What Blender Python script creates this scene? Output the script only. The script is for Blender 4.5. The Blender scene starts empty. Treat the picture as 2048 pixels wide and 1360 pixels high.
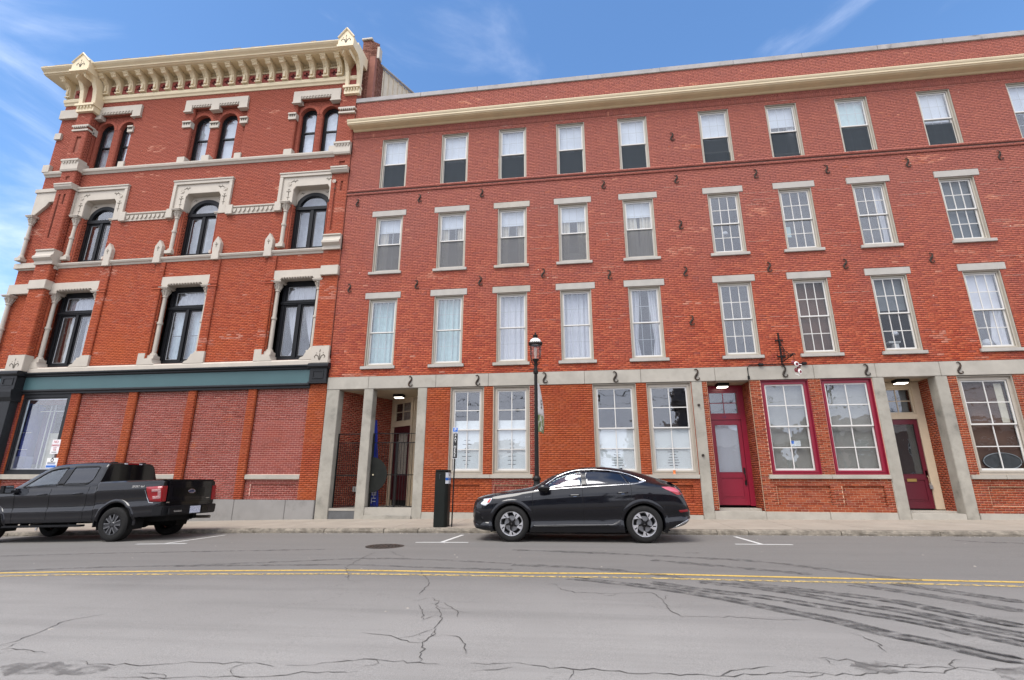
import bpy, bmesh, math, random
import numpy as np
from mathutils import Vector, Matrix
random.seed(7); RNG = np.random.default_rng(11)
S = bpy.context.scene
COL = S.collection
R = math.radians

# ------------------------------------------------------------------ camera, sky, sun, exposure
cam = bpy.data.cameras.new('camera'); camo = bpy.data.objects.new('camera', cam); COL.objects.link(camo)
yaw, pitch, roll = R(-7.93009416), R(15.79502006), R(0.17375286)
fw = Vector((math.sin(yaw)*math.cos(pitch), math.cos(yaw)*math.cos(pitch), math.sin(pitch)))
rt = Vector((math.cos(yaw), -math.sin(yaw), 0)); up = rt.cross(fw)
rt, up = math.cos(roll)*rt + math.sin(roll)*up, -math.sin(roll)*rt + math.cos(roll)*up
camo.matrix_world = Matrix(((rt.x, up.x, -fw.x, 0), (rt.y, up.y, -fw.y, 0), (rt.z, up.z, -fw.z, 1.35), (0, 0, 0, 1)))
cam.sensor_width = 36; cam.sensor_fit = 'HORIZONTAL'; cam.lens = 1009.04/2048*36
cam.clip_start = 0.05; cam.clip_end = 2000
S.camera = camo

W = bpy.data.worlds.new('World'); S.world = W; W.use_nodes = True
def world():
    nt = W.node_tree; N = nt.nodes; L = nt.links
    for n in list(N): N.remove(n)
    out = N.new('ShaderNodeOutputWorld'); bg = N.new('ShaderNodeBackground')
    sky = N.new('ShaderNodeTexSky'); sky.sky_type = 'NISHITA'; sky.sun_disc = False
    sky.sun_elevation = R(59); sky.sun_rotation = R(200); sky.air_density = 1.0; sky.dust_density = 0.6; sky.ozone_density = 2.5
    hs = N.new('ShaderNodeHueSaturation'); hs.inputs['Saturation'].default_value = 1.15; hs.inputs['Value'].default_value = SKY_V
    L.new(sky.outputs[0], hs.inputs['Color'])
    tc = N.new('ShaderNodeTexCoord')
    mp = N.new('ShaderNodeMapping'); mp.inputs['Scale'].default_value = (1.0, 1.0, 2.6); mp.inputs['Location'].default_value = (1.3, 0.4, 0.2)
    L.new(tc.outputs['Generated'], mp.inputs[0])
    n1 = N.new('ShaderNodeTexNoise'); n1.inputs['Scale'].default_value = 2.1; n1.inputs['Detail'].default_value = 9; n1.inputs['Roughness'].default_value = .56; n1.inputs['Distortion'].default_value = .5
    L.new(mp.outputs[0], n1.inputs['Vector'])
    sep = N.new('ShaderNodeSeparateXYZ'); L.new(tc.outputs['Generated'], sep.inputs[0])
    # the clear patch of sky lies over the roofs in front; the cloud deck covers the rest of the sky
    m1 = N.new('ShaderNodeMath'); m1.operation = 'MULTIPLY_ADD'; m1.inputs[1].default_value = -0.42; m1.inputs[2].default_value = 0.10
    L.new(sep.outputs['Y'], m1.inputs[0])
    m2 = N.new('ShaderNodeMath'); m2.operation = 'ADD'; L.new(n1.outputs['Fac'], m2.inputs[0]); L.new(m1.outputs[0], m2.inputs[1])
    m3 = N.new('ShaderNodeMath'); m3.operation = 'MULTIPLY_ADD'; m3.inputs[1].default_value = -.36; m3.inputs[2].default_value = .145   # more cloud low down
    L.new(sep.outputs['Z'], m3.inputs[0])
    m4 = N.new('ShaderNodeMath'); m4.operation = 'ADD'; L.new(m2.outputs[0], m4.inputs[0]); L.new(m3.outputs[0], m4.inputs[1])
    rp = N.new('ShaderNodeValToRGB'); rp.color_ramp.elements[0].position = .30; rp.color_ramp.elements[1].position = .66
    rp.color_ramp.elements[0].color = (0, 0, 0, 1); rp.color_ramp.elements[1].color = (1, 1, 1, 1); rp.color_ramp.interpolation = 'EASE'
    L.new(m4.outputs[0], rp.inputs[0])
    n2 = N.new('ShaderNodeTexNoise'); n2.inputs['Scale'].default_value = 3.3; n2.inputs['Detail'].default_value = 5; L.new(mp.outputs[0], n2.inputs['Vector'])
    cr = N.new('ShaderNodeValToRGB'); cr.color_ramp.elements[0].position = .3; cr.color_ramp.elements[1].position = .75
    k = CLOUD_V
    cr.color_ramp.elements[0].color = (.60*k, .64*k, .76*k, 1); cr.color_ramp.elements[1].color = (.98*k, 1.0*k, 1.08*k, 1)
    L.new(n2.outputs['Fac'], cr.inputs[0])
    mx = N.new('ShaderNodeMix'); mx.data_type = 'RGBA'
    L.new(rp.outputs[0], mx.inputs[0]); L.new(hs.outputs[0], mx.inputs[6]); L.new(cr.outputs[0], mx.inputs[7])
    bg.inputs['Strength'].default_value = 0.12
    L.new(mx.outputs[2], bg.inputs['Color']); L.new(bg.outputs[0], out.inputs['Surface'])
SKY_V, CLOUD_V = 0.95, 7.0
world()
sl = bpy.data.lights.new('sun', 'SUN'); sl.energy = 1.5; sl.angle = R(34); sl.color = (1.0, .96, .9)
so = bpy.data.objects.new('sun', sl); COL.objects.link(so); so.location = (0, -20, 40)
so.rotation_euler = Vector((.25, .45, -.86)).to_track_quat('-Z', 'Y').to_euler()
S.view_settings.view_transform = 'Standard'; S.view_settings.look = 'None'; S.view_settings.gamma = 1; S.view_settings.exposure = 1.25
S.view_settings.use_curve_mapping = False
S.cycles.max_bounces = 8; S.cycles.transparent_max_bounces = 16

# ------------------------------------------------------------------ materials
MATS = {}
def nodes(name):
    m = bpy.data.materials.new(name); m.use_nodes = True; MATS[name] = m
    nt = m.node_tree; b = nt.nodes['Principled BSDF']
    return m, nt.nodes, nt.links, b
def ramp(N, stops):
    r = N.new('ShaderNodeValToRGB'); e = r.color_ramp.elements
    while len(e) < len(stops): e.new(.5)
    for i, (p, c) in enumerate(stops): e[i].position = p; e[i].color = (*c, 1)
    return r
def noise(N, L, scale, detail=4, vec=None, rough=.55, dist=0):
    n = N.new('ShaderNodeTexNoise'); n.inputs['Scale'].default_value = scale; n.inputs['Detail'].default_value = detail
    n.inputs['Roughness'].default_value = rough; n.inputs['Distortion'].default_value = dist
    if vec is not None: L.new(vec, n.inputs['Vector'])
    return n
def mixc(N, L, fac, a, b, mode='MIX'):
    m = N.new('ShaderNodeMix'); m.data_type = 'RGBA'; m.blend_type = mode
    for k, v in ((0, fac), (6, a), (7, b)):
        if hasattr(v, 'is_linked') or hasattr(v, 'links'): L.new(v, m.inputs[k])
        elif isinstance(v, (int, float)): m.inputs[k].default_value = v
        else: m.inputs[k].default_value = (*v, 1)
    return m.outputs[2]
def vary(c, f): return tuple(max(0, min(1, x*f)) for x in c)
def plain(name, c, rough=.6, metal=0, var=.12, scale=6, bump=0, bscale=60, stain=None, coat=0, spec=.5, streak=False):
    m, N, L, b = nodes(name)
    geo = N.new('ShaderNodeNewGeometry'); vec = geo.outputs['Position']
    if streak:
        mp = N.new('ShaderNodeMapping'); mp.inputs['Scale'].default_value = (1, 1, .12); L.new(vec, mp.inputs[0]); vec = mp.outputs[0]
    if var:
        n = noise(N, L, scale, 6, vec); r = ramp(N, [(.3, vary(c, 1-var)), (.7, vary(c, 1+var))]); L.new(n.outputs['Fac'], r.inputs[0]); col = r.outputs[0]
        if stain:
            n2 = noise(N, L, stain[1], 8, vec, .65); r2 = ramp(N, [(stain[2], (0, 0, 0)), (stain[3], (1, 1, 1))]); L.new(n2.outputs['Fac'], r2.inputs[0])
            col = mixc(N, L, r2.outputs[0], col, stain[0])
        L.new(col, b.inputs['Base Color'])
    else: b.inputs['Base Color'].default_value = (*c, 1)
    b.inputs['Roughness'].default_value = rough; b.inputs['Metallic'].default_value = metal
    b.inputs['Coat Weight'].default_value = coat; b.inputs['Coat Roughness'].default_value = .05; b.inputs['Specular IOR Level'].default_value = spec
    if bump:
        n3 = noise(N, L, bscale, 5, geo.outputs['Position']); bp = N.new('ShaderNodeBump'); bp.inputs['Strength'].default_value = bump; bp.inputs['Distance'].default_value = .02
        L.new(n3.outputs['Fac'], bp.inputs['Height']); L.new(bp.outputs[0], b.inputs['Normal'])
    return m
def brick_mat(name, stops, patch=None, patch2=None, high=None):
    """colour per brick (island / object random) plus weather patches with their own shape"""
    m, N, L, b = nodes(name)
    geo = N.new('ShaderNodeNewGeometry'); oi = N.new('ShaderNodeObjectInfo')
    ad = N.new('ShaderNodeMath'); ad.operation = 'ADD'; L.new(geo.outputs['Random Per Island'], ad.inputs[0]); L.new(oi.outputs['Random'], ad.inputs[1])
    fr = N.new('ShaderNodeMath'); fr.operation = 'FRACT'; L.new(ad.outputs[0], fr.inputs[0])
    r = ramp(N, stops); L.new(fr.outputs[0], r.inputs[0]); col = r.outputs[0]
    P = geo.outputs['Position']
    if patch:
        n = noise(N, L, patch[1], 5, P, .6); r2 = ramp(N, [(patch[2], (0, 0, 0)), (patch[3], (1, 1, 1))]); L.new(n.outputs['Fac'], r2.inputs[0])
        col = mixc(N, L, r2.outputs[0], col, mixc(N, L, .62, col, patch[0]))
    if high:
        # brick colour turns pinker and chalkier with height
        sp = N.new('ShaderNodeSeparateXYZ'); L.new(P, sp.inputs[0]); n = noise(N, L, .5, 4, P)
        ma = N.new('ShaderNodeMath'); ma.operation = 'MULTIPLY_ADD'; ma.inputs[1].default_value = 5.0; L.new(n.outputs['Fac'], ma.inputs[0]); L.new(sp.outputs['Z'], ma.inputs[2])
        mr = N.new('ShaderNodeMapRange'); mr.inputs[1].default_value = high[1]; mr.inputs[2].default_value = high[2]; L.new(ma.outputs[0], mr.inputs[0])
        col = mixc(N, L, mr.outputs[0], col, mixc(N, L, .7, col, high[0]))
    if patch2:
        n = noise(N, L, patch2[1], 6, P, .7); r3 = ramp(N, [(patch2[2], (0, 0, 0)), (patch2[3], (1, 1, 1))]); L.new(n.outputs['Fac'], r3.inputs[0])
        col = mixc(N, L, r3.outputs[0], col, patch2[0])
    n4 = noise(N, L, 45, 4, P); r4 = ramp(N, [(.3, (.8, .8, .8)), (.7, (1.12, 1.12, 1.12))]); L.new(n4.outputs['Fac'], r4.inputs[0])
    col = mixc(N, L, 1.0, col, r4.outputs[0], 'MULTIPLY')
    L.new(col, b.inputs['Base Color']); b.inputs['Roughness'].default_value = .88; b.inputs['Specular IOR Level'].default_value = .25
    n3 = noise(N, L, 110, 3, P); bp = N.new('ShaderNodeBump'); bp.inputs['Strength'].default_value = .35; bp.inputs['Distance'].default_value = .01
    L.new(n3.outputs['Fac'], bp.inputs['Height']); L.new(bp.outputs[0], b.inputs['Normal'])
    return m
def glass_mat(name, tint=(.82, .85, .86), ior=1.75, rough=0.0, wav=.006):
    m = bpy.data.materials.new(name); m.use_nodes = True; MATS[name] = m; N = m.node_tree.nodes; L = m.node_tree.links
    for n in list(N): N.remove(n)
    o = N.new('ShaderNodeOutputMaterial'); mx = N.new('ShaderNodeMixShader'); tr = N.new('ShaderNodeBsdfTransparent'); gl = N.new('ShaderNodeBsdfGlossy'); f = N.new('ShaderNodeFresnel')
    bk_ = N.new('ShaderNodeMath'); bk_.operation = 'MULTIPLY_ADD'; bk_.inputs[1].default_value = 1/ior-ior; bk_.inputs[2].default_value = ior
    ge0 = N.new('ShaderNodeNewGeometry'); L.new(ge0.outputs['Backfacing'], bk_.inputs[0]); L.new(bk_.outputs[0], f.inputs[0])
    tr.inputs[0].default_value = (*tint, 1); gl.inputs['Roughness'].default_value = rough; gl.inputs[0].default_value = (.95, .96, 1, 1)
    geo = N.new('ShaderNodeNewGeometry'); n = noise(N, L, 2.2, 2, geo.outputs['Position']); bp = N.new('ShaderNodeBump'); bp.inputs['Strength'].default_value = wav*10; bp.inputs['Distance'].default_value = .05
    L.new(n.outputs['Fac'], bp.inputs['Height']); L.new(bp.outputs[0], gl.inputs['Normal'])
    L.new(f.outputs[0], mx.inputs[0]); L.new(tr.outputs[0], mx.inputs[1]); L.new(gl.outputs[0], mx.inputs[2]); L.new(mx.outputs[0], o.inputs[0])
    return m
def screen_mat(name, c, al):
    m, N, L, b = nodes(name); b.inputs['Base Color'].default_value = (*c, 1); b.inputs['Roughness'].default_value = .9; b.inputs['Specular IOR Level'].default_value = .1; b.inputs['Alpha'].default_value = al
    return m
def emit_mat(name, c, s):
    m, N, L, b = nodes(name); b.inputs['Base Color'].default_value = (*c, 1); b.inputs['Emission Color'].default_value = (*c, 1); b.inputs['Emission Strength'].default_value = s
    return m

BR_OLD = brick_mat('old red brick', [(0, (0.2916, 0.04556, 0.0216)), (.35, (0.3672, 0.067, 0.027)), (.7, (0.4212, 0.08576, 0.0351)), (.93, (0.4752, 0.1139, 0.0486)), (1, (0.27, 0.0603, 0.0405))],
                   ((.24, .06, .045), .35, .50, .75), ((.50, .27, .20), 2.2, .74, .80), ((.30, .118, .098), 6.5, 14.0))
BR_LEFT = brick_mat('hard red brick', [(0, (0.297, 0.057, 0.026)), (.4, (0.363, 0.075, 0.0325)), (.8, (0.407, 0.09, 0.0364)), (1, (0.33, 0.09, 0.052))],
                    ((.40, .085, .024), .30, .48, .66), ((.52, .25, .18), 1.6, .77, .80), ((.29, .085, .062), 9.5, 16.5))
BR_NEW = brick_mat('infill brick', [(0, (0.1748, 0.0324, 0.0216)), (.4, (0.23, 0.045, 0.0297)), (.75, (0.276, 0.0585, 0.0378)), (1, (0.2116, 0.0585, 0.0495))],
                   ((.29, .085, .075), .45, .42, .70), ((.36, .085, .03), .33, .60, .66))
BR_ORANGE = brick_mat('orange washed brick', [(0, (0.285, 0.0576, 0.02048)), (.5, (0.345, 0.0768, 0.02432)), (1, (0.33, 0.0816, 0.03584))], ((.26, .045, .022), .8, .45, .65), ((.40, .13, .075), 1.3, .68, .8))
BR_BAY = brick_mat('shop bay brick', [(0, (0.1968, 0.0369, 0.01656)), (.4, (0.2706, 0.0574, 0.02392)), (.75, (0.328, 0.0779, 0.03128)), (1, (0.2296, 0.0615, 0.0414))],
                   ((.27, .055, .035), .7, .5, .7))
BR_ENTRY = brick_mat('dark entry brick', [(0, (.22, .036, .022)), (.5, (.30, .055, .032)), (1, (.36, .08, .045))])
SPALL = brick_mat('spalled pale brick', [(0, (.40, .13, .085)), (.5, (.47, .19, .13)), (1, (.36, .10, .06))])
MO_OLD = plain('red mortar', (.26, .105, .075), .95, var=.2, scale=3, stain=((.42, .27, .21), 1.3, .56, .64))
MO_LEFT = plain('red putty mortar', (.27, .085, .055), .95, var=.2, scale=3)
MO_NEW = plain('light mortar', (.74, .46, .37), .95, var=.12, scale=4)
MO_ORANGE = plain('orange mortar', (.31, .08, .035), .95, var=.15, scale=4)
MO_BAY = plain('sand mortar', (.58, .38, .25), .95, var=.15, scale=4)
CREAM = plain('cream painted stone', (.455, .405, .34), .6, var=.06, scale=2.5, stain=((.47, .38, .28), 1.5, .62, .85), bump=.05)
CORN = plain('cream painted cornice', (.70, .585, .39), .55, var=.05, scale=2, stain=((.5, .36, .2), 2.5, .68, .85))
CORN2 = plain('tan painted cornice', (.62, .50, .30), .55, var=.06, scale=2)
GRANITE = plain('granite', (.375, .345, .295), .8, var=.13, scale=2.2, stain=((.23, .21, .175), 1.1, .52, .76), bump=.25, bscale=70)
GRANITE_D = plain('granite column', (.335, .31, .262), .85, var=.18, scale=2.6, stain=((.17, .16, .135), 1.3, .50, .70), bump=.3, bscale=60)
LIME = plain('lintel stone', (.385, .36, .325), .8, var=.08, scale=3, stain=((.40, .36, .28), 2, .62, .8), bump=.15)
COPING = plain('grey coping', (.33, .31, .30), .8, var=.15, scale=2, stain=((.18, .17, .17), 2.2, .58, .7))
BLACKP = plain('black window paint', (.010, .0105, .012), .4, var=.2, scale=5, spec=.2, stain=((.25, .25, .24), 14, .74, .78))
FASC = plain('black storefront paint', (.016, .017, .019), .45, var=.15, spec=.25)
TEAL = plain('teal fascia board', (.047, .106, .113), .5, var=.06, scale=1.2)
PANN = plain('window casing', (.43, .39, .325), .55, var=.05)
SASH = plain('white sash', (.62, .60, .565), .4, var=.03)
GRILLE = plain('window grille', (.40, .40, .41), .4, var=0)
BEIGE = plain('beige window frame', (.38, .335, .275), .5, var=.06)
CRIM = plain('crimson paint', (.235, .010, .030), .33, var=.07, scale=2)
CRIM2 = plain('dark crimson door paint', (.11, .011, .022), .33, var=.07, scale=2)
CREAMD = plain('cream door frame', (.55, .45, .32), .5, var=.05)
CEIL = plain('porch ceiling', (.48, .40, .28), .7, var=.06)
IRON = plain('wrought iron', (.010, .010, .010), .55, var=.2, spec=.2)
RUST = plain('rusty iron', (.045, .036, .030), .8, spec=.2, var=.35, scale=18, stain=((.085, .04, .022), 9, .55, .7))
BRONZE = plain('lamp post iron', (.011, .009, .008), .5, var=.2, scale=9, spec=.25)
WHITE = plain('white paint', (.75, .74, .72), .5, var=.03)
SHADE = plain('white roller shade', (.60, .62, .68), .8, var=.10, scale=1.6, streak=True)
LACE = plain('white curtain', (.60, .59, .64), .9, var=.05, scale=12)
TEALC = plain('pale teal curtain', (.42, .56, .57), .9, var=.08, scale=8)
BEIGEC = plain('beige curtain', (.55, .49, .40), .9, var=.08, scale=8)
BLIND = plain('grey blind', (.44, .42, .38), .85, var=.05)
GREYSC = plain('insect screen grey', (.14, .15, .165), .9, var=.06)
MESHSC = screen_mat('insect mesh', (.055, .065, .075), .62)
MESHL = screen_mat('light insect mesh', (.20, .20, .205), .5)
PAPER = plain('white paper', (.74, .75, .76), .8, var=.03)
INK = plain('ink', (.06, .06, .065), .7, var=0)
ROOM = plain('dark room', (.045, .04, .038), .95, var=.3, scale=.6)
ROOMB = plain('brown room', (.10, .055, .04), .95, var=.4, scale=.9)
BLUE = plain('blue paint', (.012, .03, .30), .5, var=.1)
SIGNB = plain('sign blue', (.02, .14, .52), .4, var=0)
GLASS = glass_mat('window glass', (.93, .95, .955), 1.90)
GLASSL = glass_mat('clear old glass', (.93, .95, .955), 1.42)
GLASSD = glass_mat('smoked glass', (.12, .125, .14), 1.8)
GLASSC = glass_mat('car glass', (.76, .82, .82), 1.8)
LAMPGL = glass_mat('lamp glass', (.85, .80, .78), 1.5)
LAMP = emit_mat('lit lamp lens', (1.0, .93, .8), 2.2)
ROOF = plain('roof slate', (.22, .17, .14), .8, var=.25, scale=5)
SEAM = plain('standing seam metal', (.55, .48, .37), .5, var=.05)

# ------------------------------------------------------------------ mesh helpers
ORG = {}
def empty(name, loc, label=None, cat=None, group=None, rot=None):
    o = bpy.data.objects.new(name, None); COL.objects.link(o); o.location = loc; o.empty_display_size = .2
    if rot: o.rotation_euler = rot
    ORG[o.name] = Vector(loc) if not rot else Vector((0, 0, 0))
    if label: o['label'] = label
    if cat: o['category'] = cat
    if group: o['group'] = group
    return o
def tag(o, label, cat, group=None):
    o['label'] = label; o['category'] = cat
    if group: o['group'] = group
    return o
def WARP(v):
    # the corner building has settled: its cornice rises a little towards the far corner
    k = np.clip((v[:, 2]-9.5)/9, 0, 1.15)*np.clip(-9.1-v[:, 0], 0, 20)*.030
    v[:, 2] += k; return v
class MB:
    def __init__(s): s.v = []; s.f = []; s.n = 0; s.mi = []
    def add(s, v, f, mi=0):
        s.v.extend(v); s.f.extend([tuple(i+s.n for i in q) for q in f]); s.mi.extend([mi]*len(f)); s.n += len(v); return s
    def box(s, x0, x1, y0, y1, z0, z1, mi=0):
        if x0 > x1: x0, x1 = x1, x0
        if y0 > y1: y0, y1 = y1, y0
        return s.add([(x0, y0, z0), (x1, y0, z0), (x1, y1, z0), (x0, y1, z0), (x0, y0, z1), (x1, y0, z1), (x1, y1, z1), (x0, y1, z1)],
              [(0, 3, 2, 1), (4, 5, 6, 7), (0, 1, 5, 4), (1, 2, 6, 5), (2, 3, 7, 6), (3, 0, 4, 7)], mi)
    def ring(s, x0, x1, z0, z1, t, y0, y1, tb=None, tt=None):
        tb = t if tb is None else tb; tt = t if tt is None else tt
        s.box(x0, x0+t, y0, y1, z0, z1); s.box(x1-t, x1, y0, y1, z0, z1)
        s.box(x0+t, x1-t, y0, y1, z0, z0+tb); s.box(x0+t, x1-t, y0, y1, z1-tt, z1); return s
    def prism(s, poly, y0, y1):          # polygon in x,z extruded in y
        n = len(poly); v = [(x, y0, z) for x, z in poly]+[(x, y1, z) for x, z in poly]
        return s.add(v, [tuple(range(n)), tuple(range(2*n-1, n-1, -1))]+[(i, (i+1) % n, n+(i+1) % n, n+i) for i in range(n)])
    def profx(s, poly, x0, x1):          # polygon in y,z extruded in x
        n = len(poly); v = [(x0, y, z) for y, z in poly]+[(x1, y, z) for y, z in poly]
        return s.add(v, [tuple(range(n)), tuple(range(2*n-1, n-1, -1))]+[(i, (i+1) % n, n+(i+1) % n, n+i) for i in range(n)])
    def lathe(s, prof, c, seg=16, axis='z'):
        v = []; n = len(prof)
        for k in range(seg):
            a = 2*math.pi*k/seg; ca, sa = math.cos(a), math.sin(a)
            for r, h in prof:
                if axis == 'z': v.append((c[0]+r*ca, c[1]+r*sa, c[2]+h))
                elif axis == 'y': v.append((c[0]+r*ca, c[1]+h, c[2]+r*sa))
                else: v.append((c[0]+h, c[1]+r*ca, c[2]+r*sa))
        f = [(k*n+i, ((k+1) % seg)*n+i, ((k+1) % seg)*n+i+1, k*n+i+1) for k in range(seg) for i in range(n-1)]
        return s.add(v, f)
    def tube(s, path, rad, seg=8, flat=1.0, fdir=None):
        P = [Vector(p) for p in path]; n = len(P); rad = [rad]*n if isinstance(rad, (int, float)) else rad
        v = []; ref = Vector(fdir) if fdir else None
        for i, p in enumerate(P):
            t = (P[min(i+1, n-1)]-P[max(i-1, 0)]); t = t.normalized() if t.length > 1e-9 else Vector((0, 0, 1))
            a = ref if ref and abs(ref.dot(t)) < .98 else (Vector((0, 0, 1)) if abs(t.z) < .9 else Vector((1, 0, 0)))
            u = t.cross(a).normalized(); w = u.cross(t)
            for k in range(seg):
                q = 2*math.pi*k/seg; v.append(tuple(p+u*math.cos(q)*rad[i]+w*math.sin(q)*rad[i]*flat))
        f = [(i*seg+k, i*seg+(k+1) % seg, (i+1)*seg+(k+1) % seg, (i+1)*seg+k) for i in range(n-1) for k in range(seg)]
        f += [tuple(range(seg-1, -1, -1)), tuple((n-1)*seg+k for k in range(seg))]
        return s.add(v, f)
    def grid(s, pts):                    # rows of points
        r, c = len(pts), len(pts[0])
        return s.add([tuple(p) for row in pts for p in row], [(i*c+j, i*c+j+1, (i+1)*c+j+1, (i+1)*c+j) for i in range(r-1) for j in range(c-1)])
    def build(s, name, mat, parent=None, warp=False, smooth=False, kind=None, label=None, bevel=0, solid=0):
        v = np.array(s.v, dtype=np.float64).reshape(-1, 3)
        if warp: v = WARP(v)
        org = ORG.get(parent.name, Vector((0, 0, 0))) if parent else Vector((0, 0, 0))
        v = v-np.array(org)
        me = bpy.data.meshes.new(name); me.from_pydata(v.tolist(), [], s.f)
        for m in (mat if isinstance(mat, (list, tuple)) else [mat]): me.materials.append(m)
        if max(s.mi, default=0): me.polygons.foreach_set('material_index', s.mi)
        bm = bmesh.new(); bm.from_mesh(me); bmesh.ops.recalc_face_normals(bm, faces=bm.faces)
        if bevel: bmesh.ops.bevel(bm, geom=[e for e in bm.edges if e.is_manifold and e.calc_face_angle(0) > .5], offset=bevel, segments=2, affect='EDGES', clamp_overlap=True)
        bm.to_mesh(me); bm.free()
        if smooth: me.polygons.foreach_set('use_smooth', [True]*len(me.polygons))
        o = bpy.data.objects.new(name, me); COL.objects.link(o)
        if smooth and smooth != 'all':
            try: me.set_sharp_from_angle(angle=R(35))
            except Exception: pass
        if solid: md = o.modifiers.new('thick', 'SOLIDIFY'); md.thickness = solid; md.offset = 0
        if parent: o.parent = parent; ORG[o.name] = org
        else: ORG[o.name] = Vector((0, 0, 0))
        if kind: o['kind'] = kind
        if label: o['label'] = label
        return o
def inst(name, src, parent, loc):
    """another object sharing src's mesh, placed at a world location under parent"""
    o = bpy.data.objects.new(name, src.data if hasattr(src, 'data') else src); COL.objects.link(o); o.parent = parent
    o.location = Vector(loc)-ORG.get(parent.name, Vector((0, 0, 0))); ORG[o.name] = Vector(loc); return o
def text(name, body, size, mat, parent, loc, rot=(math.pi/2, 0, 0), ext=.002, align='CENTER', local=False, sx=1, shear=0):
    c = bpy.data.curves.new(name, 'FONT'); c.body = body; c.size = size; c.extrude = ext; c.align_x = align; c.align_y = 'CENTER'; c.materials.append(mat); c.resolution_u = 3
    tmp = bpy.data.objects.new('tmp', c); me = bpy.data.meshes.new_from_object(tmp); bpy.data.objects.remove(tmp); bpy.data.curves.remove(c); me.name = name
    if shear: me.vertices.foreach_set('co', np.array([(v.co.x+shear*v.co.y, v.co.y, v.co.z) for v in me.vertices]).reshape(-1))
    if not me.materials: me.materials.append(mat)
    o = bpy.data.objects.new(name, me); COL.objects.link(o); o.rotation_euler = rot; o.parent = parent; o.scale = (sx, 1, 1)
    o.location = Vector(loc) if local else Vector(loc)-ORG.get(parent.name, Vector((0, 0, 0))); return o

# ------------------------------------------------------------------ brickwork
class Bricks:
    """collects bricks lying in vertical planes; bricks are real boxes standing proud of recessed mortar"""
    def __init__(s, spall=0): s.q = []; s.spall = spall
    def panel(s, p0, p1, z0, z1, holes=(), L=.203, H=.0677, j=.006, header=0, proud=.006, soldier=False, keep=None, phase=0.0):
        """p0->p1 runs left to right as seen from outside; holes = (s0,s1,z0,z1) or callables z->(s0,s1)|None"""
        p0 = np.array(p0, float); p1 = np.array(p1, float); T = p1-p0; Ln = np.hypot(*T); T /= Ln; Nn = np.array((T[1], -T[0]))
        k0 = int(math.floor(z0/H+1e-6)); k1 = int(math.ceil(z1/H-1e-6)); out = []
        for k in range(k0, k1):
            za, zb = max(k*H, z0), min((k+1)*H, z1)-j
            if zb-za < .012: continue
            zm = (k+.5)*H; cuts = []
            for h in holes:
                if callable(h):
                    r = h(zm)
                    if r: cuts.append(r)
                elif h[2] < zm < h[3]: cuts.append((h[0], h[1]))
            iv = [(0.0, Ln)]
            for a, b in cuts:
                nv = []
                for c, d in iv:
                    if b <= c or a >= d: nv.append((c, d))
                    else:
                        if a > c: nv.append((c, a))
                        if b < d: nv.append((b, d))
                iv = nv
            P = L/2 if header and k % header == 0 else L
            off = ((k % 2)*P/2+phase) % P
            for c, d in iv:
                if d-c < .01: continue
                e = np.arange(math.floor((c-off)/P)*P+off, d+P, P)
                a = np.clip(e[:-1], c, d); b = np.clip(e[1:], c, d); ok = b-a > .02
                if not ok.any(): continue
                a = a[ok]; b = b[ok]-j
                out.append(np.stack([a, np.maximum(b, a+.012), np.full(len(a), za), np.full(len(a), zb)], 1))
        if not out: return
        A = np.concatenate(out)
        if keep is not None:
            full = (A[:, 1]-A[:, 0] > L-j-.004) & (A[:, 3]-A[:, 2] > H-j-.004)
            idx = np.nonzero(full)[0][:max(0, keep[1]-len(keep[0]))]
            for i in idx: keep[0].append((p0[0]+T[0]*A[i, 0], p0[1]+T[1]*A[i, 0], A[i, 2]))
            A = np.delete(A, idx, 0)
        n = len(A); pr = proud+RNG.uniform(-.002, .002, n); dz = RNG.uniform(-.0015, .0015, n)
        V = np.empty((n, 8, 3))
        for c, (sa, zz, d) in enumerate(((0, 2, 1), (1, 2, 1), (1, 3, 1), (0, 3, 1), (0, 2, 0), (1, 2, 0), (1, 3, 0), (0, 3, 0))):
            ss = A[:, sa]; o = pr*d-(.03)*(1-d)
            V[:, c, 0] = p0[0]+T[0]*ss+Nn[0]*o; V[:, c, 1] = p0[1]+T[1]*ss+Nn[1]*o; V[:, c, 2] = A[:, zz]+dz
        s.q.append(V)
    def build(s, name, mat, parent, warp=False, kind='stuff'):
        V = np.concatenate(s.q); n = len(V); v = V.reshape(-1, 3)
        if warp: v = WARP(v.copy())
        v = v-np.array(ORG[parent.name])
        F = np.array([(0, 1, 2, 3), (1, 5, 6, 2), (5, 4, 7, 6), (4, 0, 3, 7), (3, 2, 6, 7), (4, 5, 1, 0)])
        f = (np.arange(n)[:, None, None]*8+F[None]).reshape(-1)
        me = bpy.data.meshes.new(name); me.vertices.add(len(v)); me.vertices.foreach_set('co', v.reshape(-1))
        nf = n*6; me.loops.add(nf*4); me.loops.foreach_set('vertex_index', f.astype(np.int32)); me.polygons.add(nf)
        me.polygons.foreach_set('loop_start', np.arange(0, nf*4, 4, dtype=np.int32)); me.update(calc_edges=True); me.validate()
        me.materials.append(mat)
        if s.spall:
            me.materials.append(SPALL); c = V.mean(1); pick = RNG.random(n) < .0035
            for q in range(s.spall):
                k = RNG.integers(n); d = np.abs(c-c[k])/np.array((RNG.uniform(.2, .75), .1, RNG.uniform(.05, .22))); pick |= ((d**2).sum(1) < 1) & (RNG.random(n) < .55)
            me.polygons.foreach_set('material_index', np.repeat(pick.astype(np.int32), 6))
        o = bpy.data.objects.new(name, me); COL.objects.link(o); o.parent = parent; ORG[o.name] = ORG[parent.name]
        if kind: o['kind'] = kind
        return o
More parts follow.
